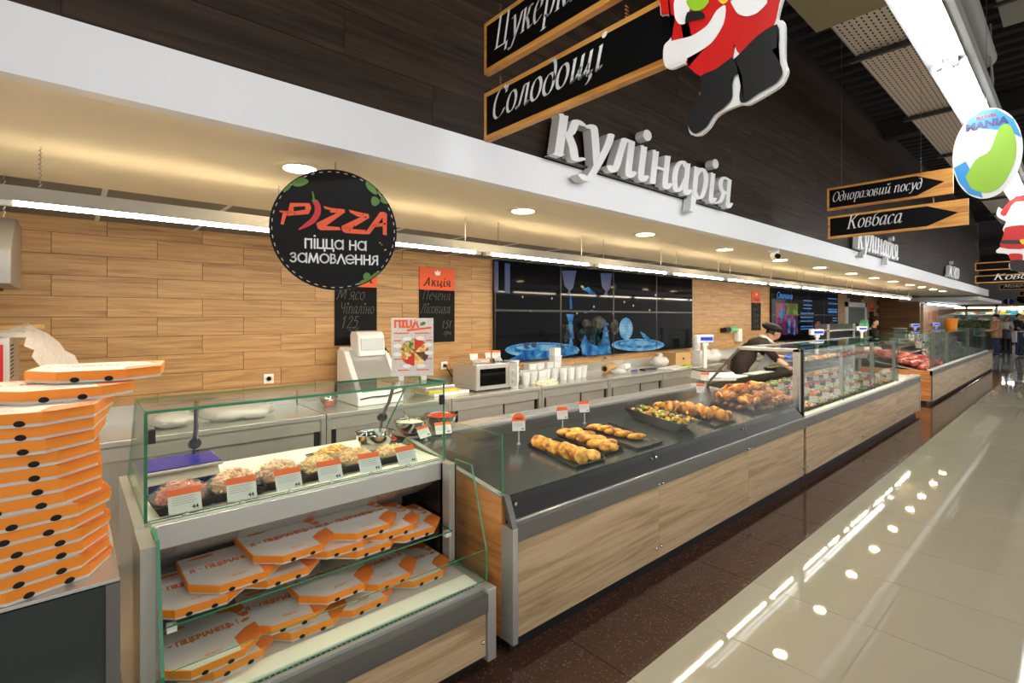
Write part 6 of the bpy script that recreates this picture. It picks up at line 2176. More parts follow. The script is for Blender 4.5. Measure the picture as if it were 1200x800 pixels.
# small bag on the low end
p = PZ(1064, 436, 0.67)
t = thing('plastic_bag', 'small clear bag with orange seal on the low end of salad case', 'bag', (10.3, 2.15, 0.667))
MB().blob((0, 0, 0.06), (0.16, 0.1, 0.065), 0.4, 3, 14, 9, 2.5, flat=-0.058).build('bag_body', 'bag_film', t, smooth=180)
MB().blob((-0.05, -0.06, 0.12), (0.05, 0.03, 0.025), 0.3, 3, 8, 6).build('bag_seal', 'orange_tag', t, smooth=180)

# ================================================================== THINGS ON THE BACK WORKTOP
K0 = ZK + 0.001


def wk(u, v, z=K0):
    p = PZ(u, v, z)
    p.y = min(max(p.y, YK + 0.03), YW - 0.05)
    return p


# ---- white dough-rolling machine
t = thing('dough_sheeter', 'white slanted dough-rolling machine under the left chalkboard', 'machine', (1.86, 4.12, K0))
MB().prism([(0.0, 0.0), (0.46, 0.0), (0.46, 0.46), (0.40, 0.50), (0.30, 0.46), (0.0, 0.08)], (0.0, 0.44), axis='x').build('machine_body', 'white_enamel', t, bevel=0.01)
MB().prism([(0.02, 0.12), (0.30, 0.475), (0.305, 0.468), (0.03, 0.105)], (0.05, 0.39), axis='x').build('feed_slope', 'steel_white', t)
MB().prism([(0.20, 0.42), (0.22, 0.60), (0.26, 0.64), (0.38, 0.64), (0.40, 0.60), (0.38, 0.44), (0.30, 0.40)], (0.10, 0.36), axis='x').build('roller_head', 'white_enamel', t, bevel=0.01)
MB().box(0.12, 0.34, 0.196, 0.21, 0.47, 0.58).build('roller_guard', 'steel_white', t)
MB().box(0.13, 0.33, 0.26, 0.36, 0.642, 0.646).build('head_slot', 'print_grey', t)
MB().cyl((0.36, 0.27, 0.47), (0.40, 0.27, 0.47), 0.015, n=10).build('side_knob', 'black_plastic', t, smooth=40)
MB().cyl((0.40, 0.27, 0.47), (0.40, 0.22, 0.44), 0.006, n=6).build('side_lever', 'black_plastic', t)
MB().box(0.03, 0.06, 0.455, 0.462, 0.4, 0.44).build('switch', 'black_plastic', t)
MB().tube([(0.02, 0.0, 0.06), (0.12, -0.012, 0.075), (0.25, -0.012, 0.07), (0.34, -0.01, 0.085), (0.44, 0.0, 0.1)], 0.006, 6).build('power_cord', 'black_plastic', t, smooth=180)
for xx in (0.03, 0.39):
    for yy in (0.03, 0.41):
        MB().cyl((xx, yy, -0.001), (xx, yy, 0.012), 0.014, n=8).build('rubber_foot', 'black_plastic', t)

# ---- bags of dough, marked bowl
for i, (u0, u1, v, lab) in enumerate(((165, 225, 494, 'clear bag of white dough lying nearest on the worktop'), (225, 322, 486, 'long clear bag of white dough left of the marked bowl'))):
    a, b = wk(u0, v), wk(u1, v)
    c = (a + b) / 2
    c.y = 4.28
    t = thing('dough_bag', lab, 'bag', (c.x, c.y, K0), 0, 'bags of dough on the worktop')
    w = (b.x - a.x) * 0.55
    MB().blob((0, 0, 0.055), (w, 0.2, 0.058), 0.3, 4 + i, 20, 9, 2.2, flat=-0.054).build('bag_film', 'bag_film', t, smooth=180)
    MB().blob((0, 0, 0.045), (w * 0.85, 0.16, 0.042), 0.2, 14 + i, 16, 8, 2.0, flat=-0.04).build('dough', 'sauce_white', t, smooth=180)
t = bowl((1.70, 4.36, K0), 0.075, 0.065, 'small steel bowl lettered МУ in red on the worktop', None, None, 0)
me = text_mesh('МУ', 0.05, 'red_print', bold=0.002, align='CENTER')
o = link('bowl_lettering', me, t, (-0.02, -0.071, 0.012))
o.rotation_euler = (PI / 2 - 0.4, 0, -0.35)

# ---- menu board standing on the glass top
t = thing('menu_stand', 'printed pizza menu stand on top of the glass case', 'menu', (1.40, 2.41, 1.312), rr_(-26))
mw, mh = 0.225, 0.315
MB().box(-mw / 2, mw / 2, -0.003, 0.003, 0.02, 0.02 + mh).build('menu_sheet', 'print_lines', t, bevel=0.002)
for s in (-1, 1):
    MB().box(s * 0.06 - 0.012, s * 0.06 + 0.012, -0.03, 0.03, 0, 0.02).build('stand_foot', 'white_plastic', t)
pzc = (0.01, 0.15)
sl_c = ['salad_orange', 'tomato_red', 'salad_green', 'salad_yellow', 'salad_orange', 'tomato_red', 'shred_yellow', 'ribs_dark']
for k in range(8):
    a0, a1 = 2 * PI * k / 8, 2 * PI * (k + 1) / 8
    pl = [pzc] + [(pzc[0] + 0.078 * math.cos(a0 + (a1 - a0) * j / 4), pzc[1] + 0.074 * math.sin(a0 + (a1 - a0) * j / 4)) for j in range(5)]
    flat(t, [pl], sl_c[k], -0.0042, 'slice_print')
for (x, z) in ((-0.08, 0.185), (0.085, 0.19), (-0.082, 0.14), (0.088, 0.145), (-0.03, 0.075), (0.045, 0.075), (-0.03, 0.222), (0.04, 0.225)):
    flat(t, [ell(x, z, 0.024, 0.011, 14)], 'sign_white', -0.0048, 'price_bubble')
me = text_mesh('ПІЦА', 0.052, 'pizza_orange', bold=0.003)
o = link('menu_title', me, t, (-0.1, -0.0045, 0.285))
o.rotation_euler = R_FRONT
flat(t, [[(-0.03, 0.262), (0.1, 0.278), (0.1, 0.288), (-0.03, 0.274)]], 'pizza_orange', -0.0042, 'title_stroke')
flat(t, [ell(0.055, 0.305, 0.017, 0.01, 10, 0.4)], 'leaf_green', -0.0043, 'leaf_print')
for (x0_, x1_, z_) in ((-0.1, -0.02, .25), (0.01, .09, .25), (-.1, -.06, .21), (.07, .105, .21), (-.1, -.06, .11), (.07, .105, .11), (-.08, -.02, .05), (.02, .09, .05)):
    flat(t, [rect(x0_, x1_, z_, z_ + 0.006)], 'pizza_orange', -0.0041, 'menu_heading')

# ---- flat packs and microwave
a = wk(510, 462)
t = thing('foil_packs', 'flat white and yellow packages stacked left of microwave', 'package', (2.66, 4.14, K0), rr_(3))
MB().box(-0.02, 0.42, 0, 0.34, 0, 0.03).build('white_package', 'white_plastic', t, bevel=0.004)
MB().box(-0.06, 0.30, 0.03, 0.36, 0.032, 0.055).build('yellow_package', 'yellow_sticker', t, bevel=0.003)
MB().box(-0.10, 0.26, 0.03, 0.36, 0.057, 0.095).build('silver_package', 'steel_white', t, bevel=0.006)
t = thing('microwave', 'steel microwave oven on the worktop before the screens', 'microwave', (3.12, 4.10, K0))
mwid, mdep, mhei = 0.56, 0.42, 0.28
MB().box(0, mwid, 0.012, mdep, 0.015, mhei).build('oven_body', 'steel', t, bevel=0.006)
od = MB().box(0.0, mwid * 0.80, -0.006, 0.012, 0.018, mhei - 0.003).build('oven_door', 'steel', t, bevel=0.003)
MB().box(0.045, mwid * 0.70, -0.009, -0.005, 0.06, mhei - 0.045).build('door_window', 'black_gloss', od)
MB().cyl((mwid * 0.755, -0.03, 0.05), (mwid * 0.755, -0.03, mhei - 0.04), 0.009, n=8).build('door_handle', 'steel_white', od, smooth=40)
cp_ = MB().box(mwid * 0.81, mwid, -0.004, 0.012, 0.018, mhei - 0.003).build('control_panel', 'steel', t)
for z_ in (0.09, 0.18):
    q = MB().lathe([(0.0, 0.02), (0.02, 0.018), (0.026, 0.0)], 16).build('dial', 'steel_white', cp_, (mwid * 0.905, -0.004, z_), smooth=50)
    q.rotation_euler = (PI / 2, 0, 0)
g = MB()
for k in range(8):
    g.box(-0.001, 0.001, 0.08 + 0.03 * k, 0.095 + 0.03 * k, 0.06, 0.065)
g.build('side_vents', 'hole_black', t)
for xx in (0.05, mwid - 0.05):
    for yy in (0.06, mdep - 0.05):
        MB().cyl((xx, yy, 0), (xx, yy, 0.016), 0.015, n=8).build('foot', 'black_plastic', t)
random.seed(9)
for i in range(6):
    lab = '%s loose price tag from the left on top of microwave' % ORD[i]
    price_tag((3.17 + 0.075 * i, 4.2 + 0.04 * (i % 2), K0 + mhei), rr_(random.uniform(-40, 20)), lab, 'loose price tags on the microwave', 0.09, 0.085, 0.05 if i in (0, 3, 4) else 0.012, tilt=-0.2 if i in (0, 3, 4) else -1.0)


# ---- white tubs
def tub_mesh(w, d, h):
    mb = MB()
    t_ = 0.86
    for (a, b, z0, z1) in ((w, d, 0, h),):
        vs = [(-a / 2 * t_, -b / 2 * t_, 0), (a / 2 * t_, -b / 2 * t_, 0), (a / 2 * t_, b / 2 * t_, 0), (-a / 2 * t_, b / 2 * t_, 0), (-a / 2, -b / 2, h), (a / 2, -b / 2, h), (a / 2, b / 2, h), (-a / 2, b / 2, h)]
        mb.add(vs, [(0, 1, 2, 3), (4, 5, 6, 7), (0, 1, 5, 4), (1, 2, 6, 5), (2, 3, 7, 6), (3, 0, 4, 7)])
    mb.box(-w / 2 - 0.004, w / 2 + 0.004, -d / 2 - 0.004, d / 2 + 0.004, h - 0.008, h)
    return mb.mesh('plastic_tub', 'tub_film')


tm = tub_mesh(0.13, 0.11, 0.07)
cupm = MB().lathe([(0.0, 0.0), (0.04, 0.0), (0.052, 0.085), (0.056, 0.086), (0.056, 0.092), (0.0, 0.092)], 16).mesh('plastic_tub', 'tub_film', 50)
random.seed(17)
cols = [(3.78, 4.30, 4, 't'), (3.93, 4.22, 2, 'c'), (4.06, 4.24, 2, 'c'), (4.04, 4.42, 2, 't'), (4.19, 4.26, 2, 't'), (4.20, 4.44, 3, 't'), (4.34, 4.30, 2, 'c'), (4.36, 4.46, 3, 't'), (4.50, 4.32, 2, 'c'), (4.52, 4.46, 3, 't'), (4.62, 4.28, 2, 'c'),
        (4.66, 4.46, 4, 't'), (4.74, 4.26, 2, 'c'), (4.82, 4.44, 2, 't'), (4.87, 4.26, 2, 'c'), (5.0, 4.28, 2, 'c')]
for j, (x, y, n_, kd) in enumerate(cols):
    for k in range(n_):
        h_ = 0.07 if kd == 't' else 0.055
        o = link('plastic_tub', tm if kd == 't' else cupm, None, (x + random.uniform(-.006, .006), y, K0 + k * (h_ + 0.001)), random.uniform(-.1, .1))
        tag(o, '%s translucent tub upward in the %s pile right of microwave' % (ORD[k], ORD[j]), 'tub', 'translucent tubs by the microwave')
t = tag(MB().box(-0.055, 0.055, -0.05, 0.05, 0, 0.1).build('paper_note', 'paper', None, (4.66, 4.38, K0 + 0.286), bevel=0.002), 'white card box standing on the highest tub pile', 'box')
t.location = (4.66, 4.46, K0 + 4 * 0.071)
q = shreds(70, 0.17, 0.09, 0.05, 81, ln=0.07, r=0.012).build('wrapper_pile', 'sauce_white', None, (4.12, 4.08, K0), smooth=180)
tag(q, 'heap of crumpled cream wrappers on the worktop edge', 'wrappers', kind='stuff')
# rolls
t = thing('film_roll', 'golden brown roll of film lying on the worktop', 'roll', (5.72, 4.42, K0 + 0.06))
MB().cyl((-0.16, -0.05, 0), (0.16, 0.05, 0), 0.058, n=20).build('film_layers', 'cardboard', t, smooth=40)
MB().cyl((-0.163, -0.051, 0), (-0.155, -0.049, 0), 0.036, n=16).build('core_hole', 'hole_black', t)
t = thing('paper_roll', 'white paper roll right of the golden roll', 'roll', (6.15, 4.46, K0 + 0.05))
MB().cyl((-0.12, -0.04, 0), (0.12, 0.04, 0), 0.048, n=18).build('paper_layers', 'paper', t, smooth=40)
MB().cyl((0.118, 0.039, 0), (0.122, 0.041, 0), 0.018, n=12).build('core_hole', 'hole_black', t)
t = thing('plastic_bag', 'crumpled clear bag before the golden film roll', 'bag', (5.66, 4.20, K0))
MB().blob((0, 0, 0.035), (0.13, 0.08, 0.04), 0.45, 6, 14, 9, 3.0, flat=-0.034).build('bag_body', 'bag_film', t, smooth=180)
t = thing('plastic_bag', 'white crumpled bag left of the cardboard box', 'bag', (7.0, 4.42, K0))
MB().blob((0, 0, 0.08), (0.17, 0.12, 0.085), 0.4, 8, 16, 10, 2.6, flat=-0.078).build('bag_body', 'bag_film', t, smooth=180)
MB().blob((0.02, 0, 0.17), (0.05, 0.04, 0.04), 0.5, 3, 10, 7).build('bag_knot', 'bag_film', t, smooth=180)
t = thing('tool_holder', 'black marker and tools lying on the worktop', 'tools', (6.25, 4.18, K0))
MB().box(0, 0.3, 0, 0.1, 0, 0.02).build('tool_tray', 'black_plastic', t, bevel=0.004)
MB().cyl((-0.3, 0.02, 0.015), (-0.12, 0.06, 0.015), 0.012, n=8).build('marker', 'scale_blue', t)
tag(MB().box(-0.3, 0.3, -0.12, 0.12, 0, 0.006).build('paper_sheets', 'paper', None, (7.0, 4.16, K0), 0.15), 'white sheets of paper left of the green cloth', 'paper')
t = thing('cardboard_box', 'small brown cardboard box on the worktop by the screens', 'box', (7.55, 4.45, K0), rr_(-6))
MB().box(-0.2, 0.2, -0.14, 0.14, 0, 0.2).build('carton', 'cardboard', t, bevel=0.003)
MB().cyl((0.0, -0.1405, 0.1), (0.0, -0.142, 0.1), 0.02, n=12).build('hand_hole', 'hole_black', t)
MB().box(-0.2, 0.2, -0.004, 0.004, 0.2, 0.202).build('tape', 'cream_plastic', t)
q = shreds(18, 0.12, 0.06, 0.02, 83, ln=0.08, r=0.01).build('green_cloth', 'lime_green', None, (7.3, 4.12, K0), smooth=180)
tag(q, 'bright green crumpled cloth before the cardboard box', 'cloth')
# tall tubs and bags right of the carton
for k in range(6):
    o = link('plastic_tub', cupm, None, (8.2, 4.45, K0 + k * 0.06), 0)
    o.scale = (1.3, 1.3, 1)
    tag(o, '%s cup upward in the tall cup stack behind the scale' % ORD[k], 'cup', 'tall stack of cups behind the scale')
for k in range(3):
    o = link('plastic_tub', tm, None, (8.0, 4.3, K0 + k * 0.071), 0.1)
    o.scale = (1.6, 1.4, 1)
    tag(o, '%s wide tub upward in the pile below the cup stack' % ORD[k], 'tub', 'wide tubs behind the scale')
t = thing('plastic_bag', 'large crumpled white bag right of the cup stack', 'bag', (8.25, 4.2, K0))
MB().blob((0, 0, 0.11), (0.26, 0.15, 0.12), 0.5, 9, 18, 10, 2.8, flat=-0.105).build('bag_body', 'bag_film', t, smooth=180)
# wall dispensers
p = PY(853, 386, YW - 0.06)
t = thing('towel_holder', 'dark wall holder with a green roll above the scale display', 'roll holder', (p.x, YW, p.z))
MB().box(-0.2, 0.24, -0.06, 0, -0.05, 0.03).build('holder_bracket', 'black_plastic', t)
MB().cyl((-0.02, -0.09, 0), (0.28, -0.09, 0), 0.06, n=16).build('green_roll', 'mint_green', t, smooth=40)
MB().cyl((-0.2, -0.09, 0), (-0.02, -0.09, 0), 0.045, n=14).build('dark_cap', 'black_plastic', t, smooth=40)
p = PY(865, 393, YW - 0.05)
t = thing('soap_dispenser', 'white wall dispenser right of the scale display', 'dispenser', (p.x, YW, p.z - 0.12))
MB().box(-0.1, 0.1, -0.1, 0, 0, 0.26).build('dispenser_body', 'white_plastic', t, bevel=0.02)
MB().box(-0.04, 0.04, -0.12, -0.03, -0.04, 0.0).build('dispenser_spout', 'grey_paint', t)


# ================================================================== SHOP SCALES WITH A DISPLAY ON A POLE
def shop_scale(loc, rz, label, s=1.0, group='white shop scales'):
    t = thing('shop_scale', label, 'scale', loc, rz, group)
    t.scale = (s, s, s)
    MB().prism([(-0.19, 0.0), (0.19, 0.0), (0.19, 0.07), (0.15, 0.1), (-0.13, 0.1), (-0.19, 0.05)], (-0.2, 0.2), axis='x').build('scale_body', 'white_plastic', t, bevel=0.01)
    MB().box(-0.19, 0.17, -0.13, 0.17, 0.108, 0.122).build('weighing_plate', 'steel_dark', t, bevel=0.004)
    MB().box(-0.12, 0.1, -0.08, 0.12, 0.095, 0.11).build('plate_support', 'black_plastic', t)
    MB().box(-0.12, -0.02, -0.192, -0.188, 0.035, 0.045).build('maker_print', 'print_grey', t)
    MB().box(-0.02, 0.06, 0.19, 0.25, 0.0, 0.12).build('pole_foot', 'black_plastic', t)
    MB().box(0.0, 0.045, 0.2, 0.24, 0.1, 0.46).build('pole', 'white_plastic', t, bevel=0.004)
    dh = MB().box(-0.11, 0.13, 0.18, 0.25, 0.45, 0.55).build('display_head', 'white_plastic', t, bevel=0.01)
    MB().box(-0.06, 0.115, 0.177, 0.181, 0.475, 0.525).build('blue_display', 'lcd_blue', dh)
    lt = MB()
    for k in range(5):
        lt.box(-0.045 + 0.03 * k, -0.025 + 0.03 * k, 0.1755, 0.177, 0.485, 0.513)
    lt.build('display_digits', 'lcd_text', dh)
    MB().box(-0.02, 0.06, 0.19, 0.24, 0.41, 0.45).build('pole_joint', 'white_plastic', t)
    return t


p = PZ(853, 446, 0.893)
shop_scale((p.x, 2.99, 0.893), rr_(-30), 'white shop scale with blue display nearest, left of the worker', 0.98)
p = PY(968, 392, 2.94)
shop_scale((p.x - 0.1, 2.93, 0.893), rr_(-35), 'white shop scale with blue display above the salad glass', 1.0)
p = PY(1036, 375, 2.94)
shop_scale((p.x, 3.25, 0.893), rr_(-40), 'white shop scale behind the far end of salad case', 1.0)
p = PY(1079, 385, 3.0)
shop_scale((p.x, 3.0, 0.901), rr_(-40), 'white shop scale on the far meat counter', 1.05)
p = PY(1103, 383, 3.0)
shop_scale((p.x, 3.0, 0.901), rr_(-40), 'farthest white shop scale on the meat counter', 1.05)
# small service table for the third scale
t = thing('service_table', 'low steel table behind the far end of salad case', 'table', (PY(1036, 375, 2.94).x, 3.25, 0))
MB().box(-0.4, 0.4, -0.2, 0.3, 0.86, 0.892).build('table_top', 'steel', t)
for xx in (-0.36, 0.36):
    for yy in (-0.16, 0.26):
        MB().box(xx - 0.02, xx + 0.02, yy - 0.02, yy + 0.02, 0, 0.86).build('leg', 'steel_v', t)
# papers on the ledge
tag(MB().box(-0.22, 0.22, -0.08, 0.08, 0, 0.012).build('wrapping_paper', 'paper', None, (6.35, 2.92, 0.893), 0.05), 'white wrapping sheets on the ledge right of the near scale', 'paper')
tag(MB().box(-0.3, 0.3, -0.08, 0.08, 0, 0.008).build('wrapping_paper', 'paper', None, (7.1, 2.93, 0.893), -0.03), 'white wrapping sheets on the ledge before the worker', 'paper')
t = thing('oval_dish', 'black oval dish of salad at the worker\'s gloved hand', 'dish', (7.55, 2.93, 0.895))
MB().lathe([(0.0, 0.0), (0.13, 0.0), (0.2, 0.05), (0.19, 0.05), (0.12, 0.01), (0.0, 0.01)], 20, sx=1.2, sy=0.45).build('dish_body', 'black_plastic', t, smooth=50)
q = shreds(40, 0.17, 0.06, 0.04, 91, ln=0.06, r=0.012, base=0.03).build('dish_salad', 'salad_green', t, smooth=180)
q['kind'] = 'stuff'
# back shelf unit and green cone seen over the salad case
t = thing('shelf_rack', 'black and steel low shelf rack behind the salad case', 'shelf', (12.6, 3.7, 0))
for z in (0.9, 1.12, 1.34):
    MB().box(0, 3.8, 0, 0.3, z, z + 0.03).build('shelf_board', 'steel', t)
MB().box(0, 3.8, 0.28, 0.3, 0.9, 1.5).build('rack_back', 'black_plastic', t)
for xx in (0, 1.9, 3.76):
    MB().box(xx, xx + 0.04, 0, 0.04, 0, 1.5).build('rack_post', 'steel_v', t)
p = PY(1007, 388, 3.8)
t = thing('green_bag', 'mint green folded bag standing on the shelf rack', 'bag', (15.9, 3.85, 1.371))
MB().prism([(-0.16, 0), (0.16, 0), (0.13, 0.1), (0.02, 0.22), (-0.09, 0.12)], (-0.08, 0.08), axis='y').build('bag_body', 'mint_green', t, bevel=0.01)

# ================================================================== OVEN AND HOOD AT FAR LEFT
t = thing('pizza_oven', 'steel pizza oven with red control panel behind the stack', 'oven', (-1.2, 3.30, 0))
ox = PX(35, 420, 0).y
xr = PY(35, 430, 3.75).x
xf = PY(11, 430, 3.3).x
MB().box(-0.3, 1.2 + xf, 0, 0.62, 0.9, 1.555).build('oven_body', 'steel_v', t, bevel=0.004)
MB().box(0.2, 1.2 + xf - 0.02, -0.012, 0.002, 1.06, 1.525).build('control_panel', 'red_paint', t)
MB().box(0.2, 1.2 + xf - 0.02, -0.012, 0.002, 0.92, 1.04).build('control_panel', 'red_paint', t)
for z_ in (1.40, 1.28, 1.16):
    q = MB().lathe([(0.0, 0.03), (0.018, 0.028), (0.024, 0.0)], 16).build('dial', 'steel_bowl', t, (1.2 + xf - 0.1, -0.012, z_), smooth=50)
    q.rotation_euler = (PI / 2, 0, 0)
for z_ in (1.51, 1.33, 1.08):
    q = MB().lathe([(0.0, 0.006), (0.008, 0.004), (0.01, 0.0)], 10).build('panel_screw', 'steel_bowl', t, (1.2 + xf - 0.04, -0.013, z_), smooth=50)
    q.rotation_euler = (PI / 2, 0, 0)
g = MB()
for i in range(4):
    for k in range(9):
        g.box(1.2 + xf - 0.0005, 1.2 + xf + 0.001, 0.05 + 0.05 * i, 0.08 + 0.05 * i, 1.36 + 0.019 * k, 1.367 + 0.019 * k)
g.build('side_vents', 'hole_black', t)
MB().box(1.2 + xf, 1.2 + xf + 0.001, 0.16, 0.3, 1.18, 1.28).build('warning_label', 'yellow_sticker', t)
MB().box(-0.3, 1.2 + xf, 0.02, 0.62, 0, 0.9).build('oven_stand', 'steel_v', t)
t2 = thing('plastic_sheet', 'translucent plastic bag hanging over the oven corner', 'bag', (xf, 3.5, 1.56))
random.seed(2)
mb = MB()
nx, ny = 16, 8
vs = []
for j in range(ny + 1):
    for i in range(nx + 1):
        s = i / nx
        yv = -0.15 + 0.42 * j / ny
        if s < 0.5:
            x_, z_ = -0.6 + 1.25 * s, 0.012 + 0.01 * math.sin(9 * s + j)
        else:
            x_, z_ = 0.03 + 0.22 * (s - 0.5) * 2 * (0.5 + 0.7 * j / ny), -0.3 * ((s - 0.5) * 2) ** 1.5 + 0.06 * j / ny
        vs.append((x_ + 0.012 * math.sin(5 * j + 3 * i), yv + 0.015 * math.sin(4 * i), z_ + 0.012 * math.sin(2.3 * i + 1.7 * j)))
mb.add(vs, [(j * (nx + 1) + i, j * (nx + 1) + i + 1, (j + 1) * (nx + 1) + i + 1, (j + 1) * (nx + 1) + i) for j in range(ny) for i in range(nx)])
mb.build('sheet', 'bag_film', t2, smooth=180)
tag(MB().cyl((-0.5, 3.74, 1.585), (PY(52, 379, 3.74).x, 3.74, 1.60), 0.014, n=10).build('rolling_stick', 'cardboard', None, smooth=40), 'pale wooden stick lying on the oven', 'stick')
# extractor hood
p0, p1 = PY(26, 268, 3.6), PY(26, 340, 3.6)
hx = PY(25, 300, 3.55).x
t = thing('extractor_hood', 'steel extractor hood hanging at the upper left edge', 'hood', (0, 0, 0))
MB().prism([(2.95, p1.z), (3.55, p1.z), (3.55, p0.z), (3.25, p0.z), (2.95, p1.z + 0.14)], (-2.2, hx), axis='x').build('hood_shell', 'steel_dark', t, bevel=0.003)
MB().box(-2.1, hx - 0.06, 3.02, 3.48, p1.z - 0.012, p1.z + 0.001).build('hood_filter', 'black_matt', t)
for s in (hx - 0.05, -1.5):
    c = MB()
    for k in range(8):
        c.tube([(s - 0.004, 3.4, p0.z + 0.03 * k), (s + 0.004, 3.4, p0.z + 0.015 + 0.03 * k), (s - 0.004, 3.4, p0.z + 0.03 + 0.03 * k)], 0.003, 4)
    c.build('hood_chain', 'wire', t)

# ================================================================== MEAT AND PACKS IN THE FAR COUNTER
random.seed(41)
mm2 = [MB().blob((0, 0, 0.04), (0.13, 0.085, 0.05), 0.35, s, 10, 7, 1.8).mesh('meat_cut', 'raw_meat', 180) for s in (1, 4, 9)]
for i in range(72):
    x = mx0 + 0.2 + (i % 12) * 0.13 + random.uniform(-0.04, 0.04)
    r = i // 12
    y = 2.02 + r * 0.15 + random.uniform(-0.02, 0.02)
    z = 0.62 + (y - 1.94) * 0.1875 + 0.02
    o = link('meat_cut', mm2[i % 3], None, (x, y, z + random.uniform(0, 0.03) + 0.012 * r), rot=(random.uniform(-.3, .3), random.uniform(-.3, .3), random.uniform(0, 6)))
    tag(o, 'cut of raw red meat piled in the far meat counter', 'meat', 'raw meat cuts in the far counter')
pm = MB().box(-0.16, 0.16, -0.05, 0.05, 0, 0.15).mesh('meat_pack', 'pack_print')
rk = thing('pack_rack', 'stepped dark rack inside the far meat counter', 'rack', (14.0, 2.1, 0.66))
for r in range(4):
    MB().box(0, 5.0, 0.12 * r, 0.12 * r + 0.5 - 0.12 * r + 0.1, 0.155 * r - 0.01, 0.155 * r + 0.0).build('rack_step', 'black_plastic', rk)
for r in range(4):
    for k in range(14):
        o = link('meat_pack', pm, None, (14.2 + 0.35 * k, 2.16 + 0.12 * r, 0.661 + 0.155 * r), random.uniform(-.1, .1))
        tag(o, 'printed meat pack, %s along the %s step of the far rack' % (ORD[k], rowname[r]), 'package', 'meat packs on the far rack')
t = thing('orange_bucket', 'orange plastic bucket standing on the far meat counter', 'bucket', (17.6, 2.3, 1.341))
MB().lathe([(0.0, 0.0), (0.11, 0.0), (0.14, 0.26), (0.15, 0.26), (0.15, 0.28), (0.125, 0.28), (0.1, 0.02), (0, 0.02)], 18).build('bucket_body', 'orange_card', t, smooth=40)

# ================================================================== FAR BACKGROUND
# recessed bay beyond the tiled wall: chalkboards, dark cabinet, brown wood wall
wall_bay = struct(box('wall_bay', (X_END + 0.16, 30.0, 5.2, 5.35, 0, 2.6), 'far_wood'))
for i, u in enumerate((1056, 1066)):
    x = PY(u, 365, 5.18).x
    t = thing('chalkboard', ['far chalkboard with orange header at left of the bay', 'far chalkboard with orange header right in the bay'][i], 'chalkboard', (x, 5.2, 1.35), 0, 'far chalkboards')
    MB().box(-0.24, 0.24, -0.02, 0, 0, 0.6).build('slate', 'chalkboard', t)
    MB().box(-0.24, 0.24, -0.02, 0, 0.6, 0.85).build('header', 'sign_orange', t)
xa, xb = PY(1061, 365, 4.8).x, PY(1083, 365, 4.8).x
t = thing('dark_cabinet', 'dark glass-fronted steel cabinet with a paper notice', 'cabinet', (xa, 4.7, 0))
wv = xb - xa
MB().box(0, wv, 0, 0.45, 0, 2.12).build('cabinet_body', 'steel_v', t)
MB().box(0.2, wv - 0.25, -0.02, 0.0, 0.9, 2.05).build('cabinet_door', 'black_gloss', t)
MB().box(wv * 0.5, wv * 0.74, -0.026, -0.021, 1.6, 2.0).build('paper_notice', 'paper', t)
MB().box(0.2, wv - 0.25, -0.025, 0.0, 0.85, 1.05).build('teal_shelf', 'teal_cloth', t)
xw = PY(1081, 370, 4.4).x
t = struct(box('wall_brown', (PY(1082, 360, 4.3).x, 34.0, 4.3, 4.45, 0, 2.55), 'far_wood'))
p = PY(1095, 372, 4.28)
mat('faded_red', (150, 62, 34), 0.6)
flat_t = thing('red_notice', 'faint red lettering on the brown far wall', 'notice', (p.x, 4.3, 1.5))
for rc_ in (rect(-1.2, -0.9, 0.05, 0.4), rect(-0.3, 0.0, 0, 0.45), rect(0.1, 0.14, 0, 0.45), rect(0.2, 0.5, 0, 0.45)):
    flat(flat_t, [rc_], 'faded_red', -0.004, 'notice_letter')

# slicer machine in the bay
p = PY(1058, 400, 3.5)
t = thing('meat_slicer', 'white meat slicer behind the far glass', 'slicer', (p.x, 3.5, 0.9))
MB().box(-0.5, 0.5, -0.25, 0.25, 0, 0.14).build('slicer_base', 'white_enamel', t, bevel=0.03)
MB().prism([(-0.4, 0.14), (0.4, 0.14), (0.2, 0.34), (-0.3, 0.4)], (-0.15, 0.15), axis='y').build('slicer_carriage', 'steel_white', t, bevel=0.02)
MB().lathe([(0.0, 0.0), (0.16, 0.0), (0.18, 0.03), (0.0, 0.04)], 20, c=(-0.35, 0, 0.42)).build('slicer_guard', 'white_enamel', t, smooth=40)
t = thing('slicer_bench', 'steel bench under the far white slicer', 'table', (p.x, 3.5, 0))
MB().box(-0.9, 0.9, -0.32, 0.35, 0.85, 0.9).build('bench_top', 'steel', t)
for xx in (-0.85, 0.85):
    MB().box(xx - 0.03, xx + 0.03, -0.3, 0.3, 0, 0.85).build('leg', 'steel_v', t)

# second lower white soffit at the end
trim_4 = struct(box('trim_4', (20.5, 27.0, 2.05, 4.0, 2.18, 2.29), 'white_paint'))
t = thing('strip_light', 'fluorescent strip lights under the far brown wall', 'strip light', (0, 0, 0))
MB().box(22, 29, 3.45, 3.55, 2.14, 2.17).build('reflector', 'grey_paint', t)
MB().cyl((22.1, 3.5, 2.12), (28.9, 3.5, 2.12), 0.02, n=8).build('tube', 'fridge_light', t, smooth=40)

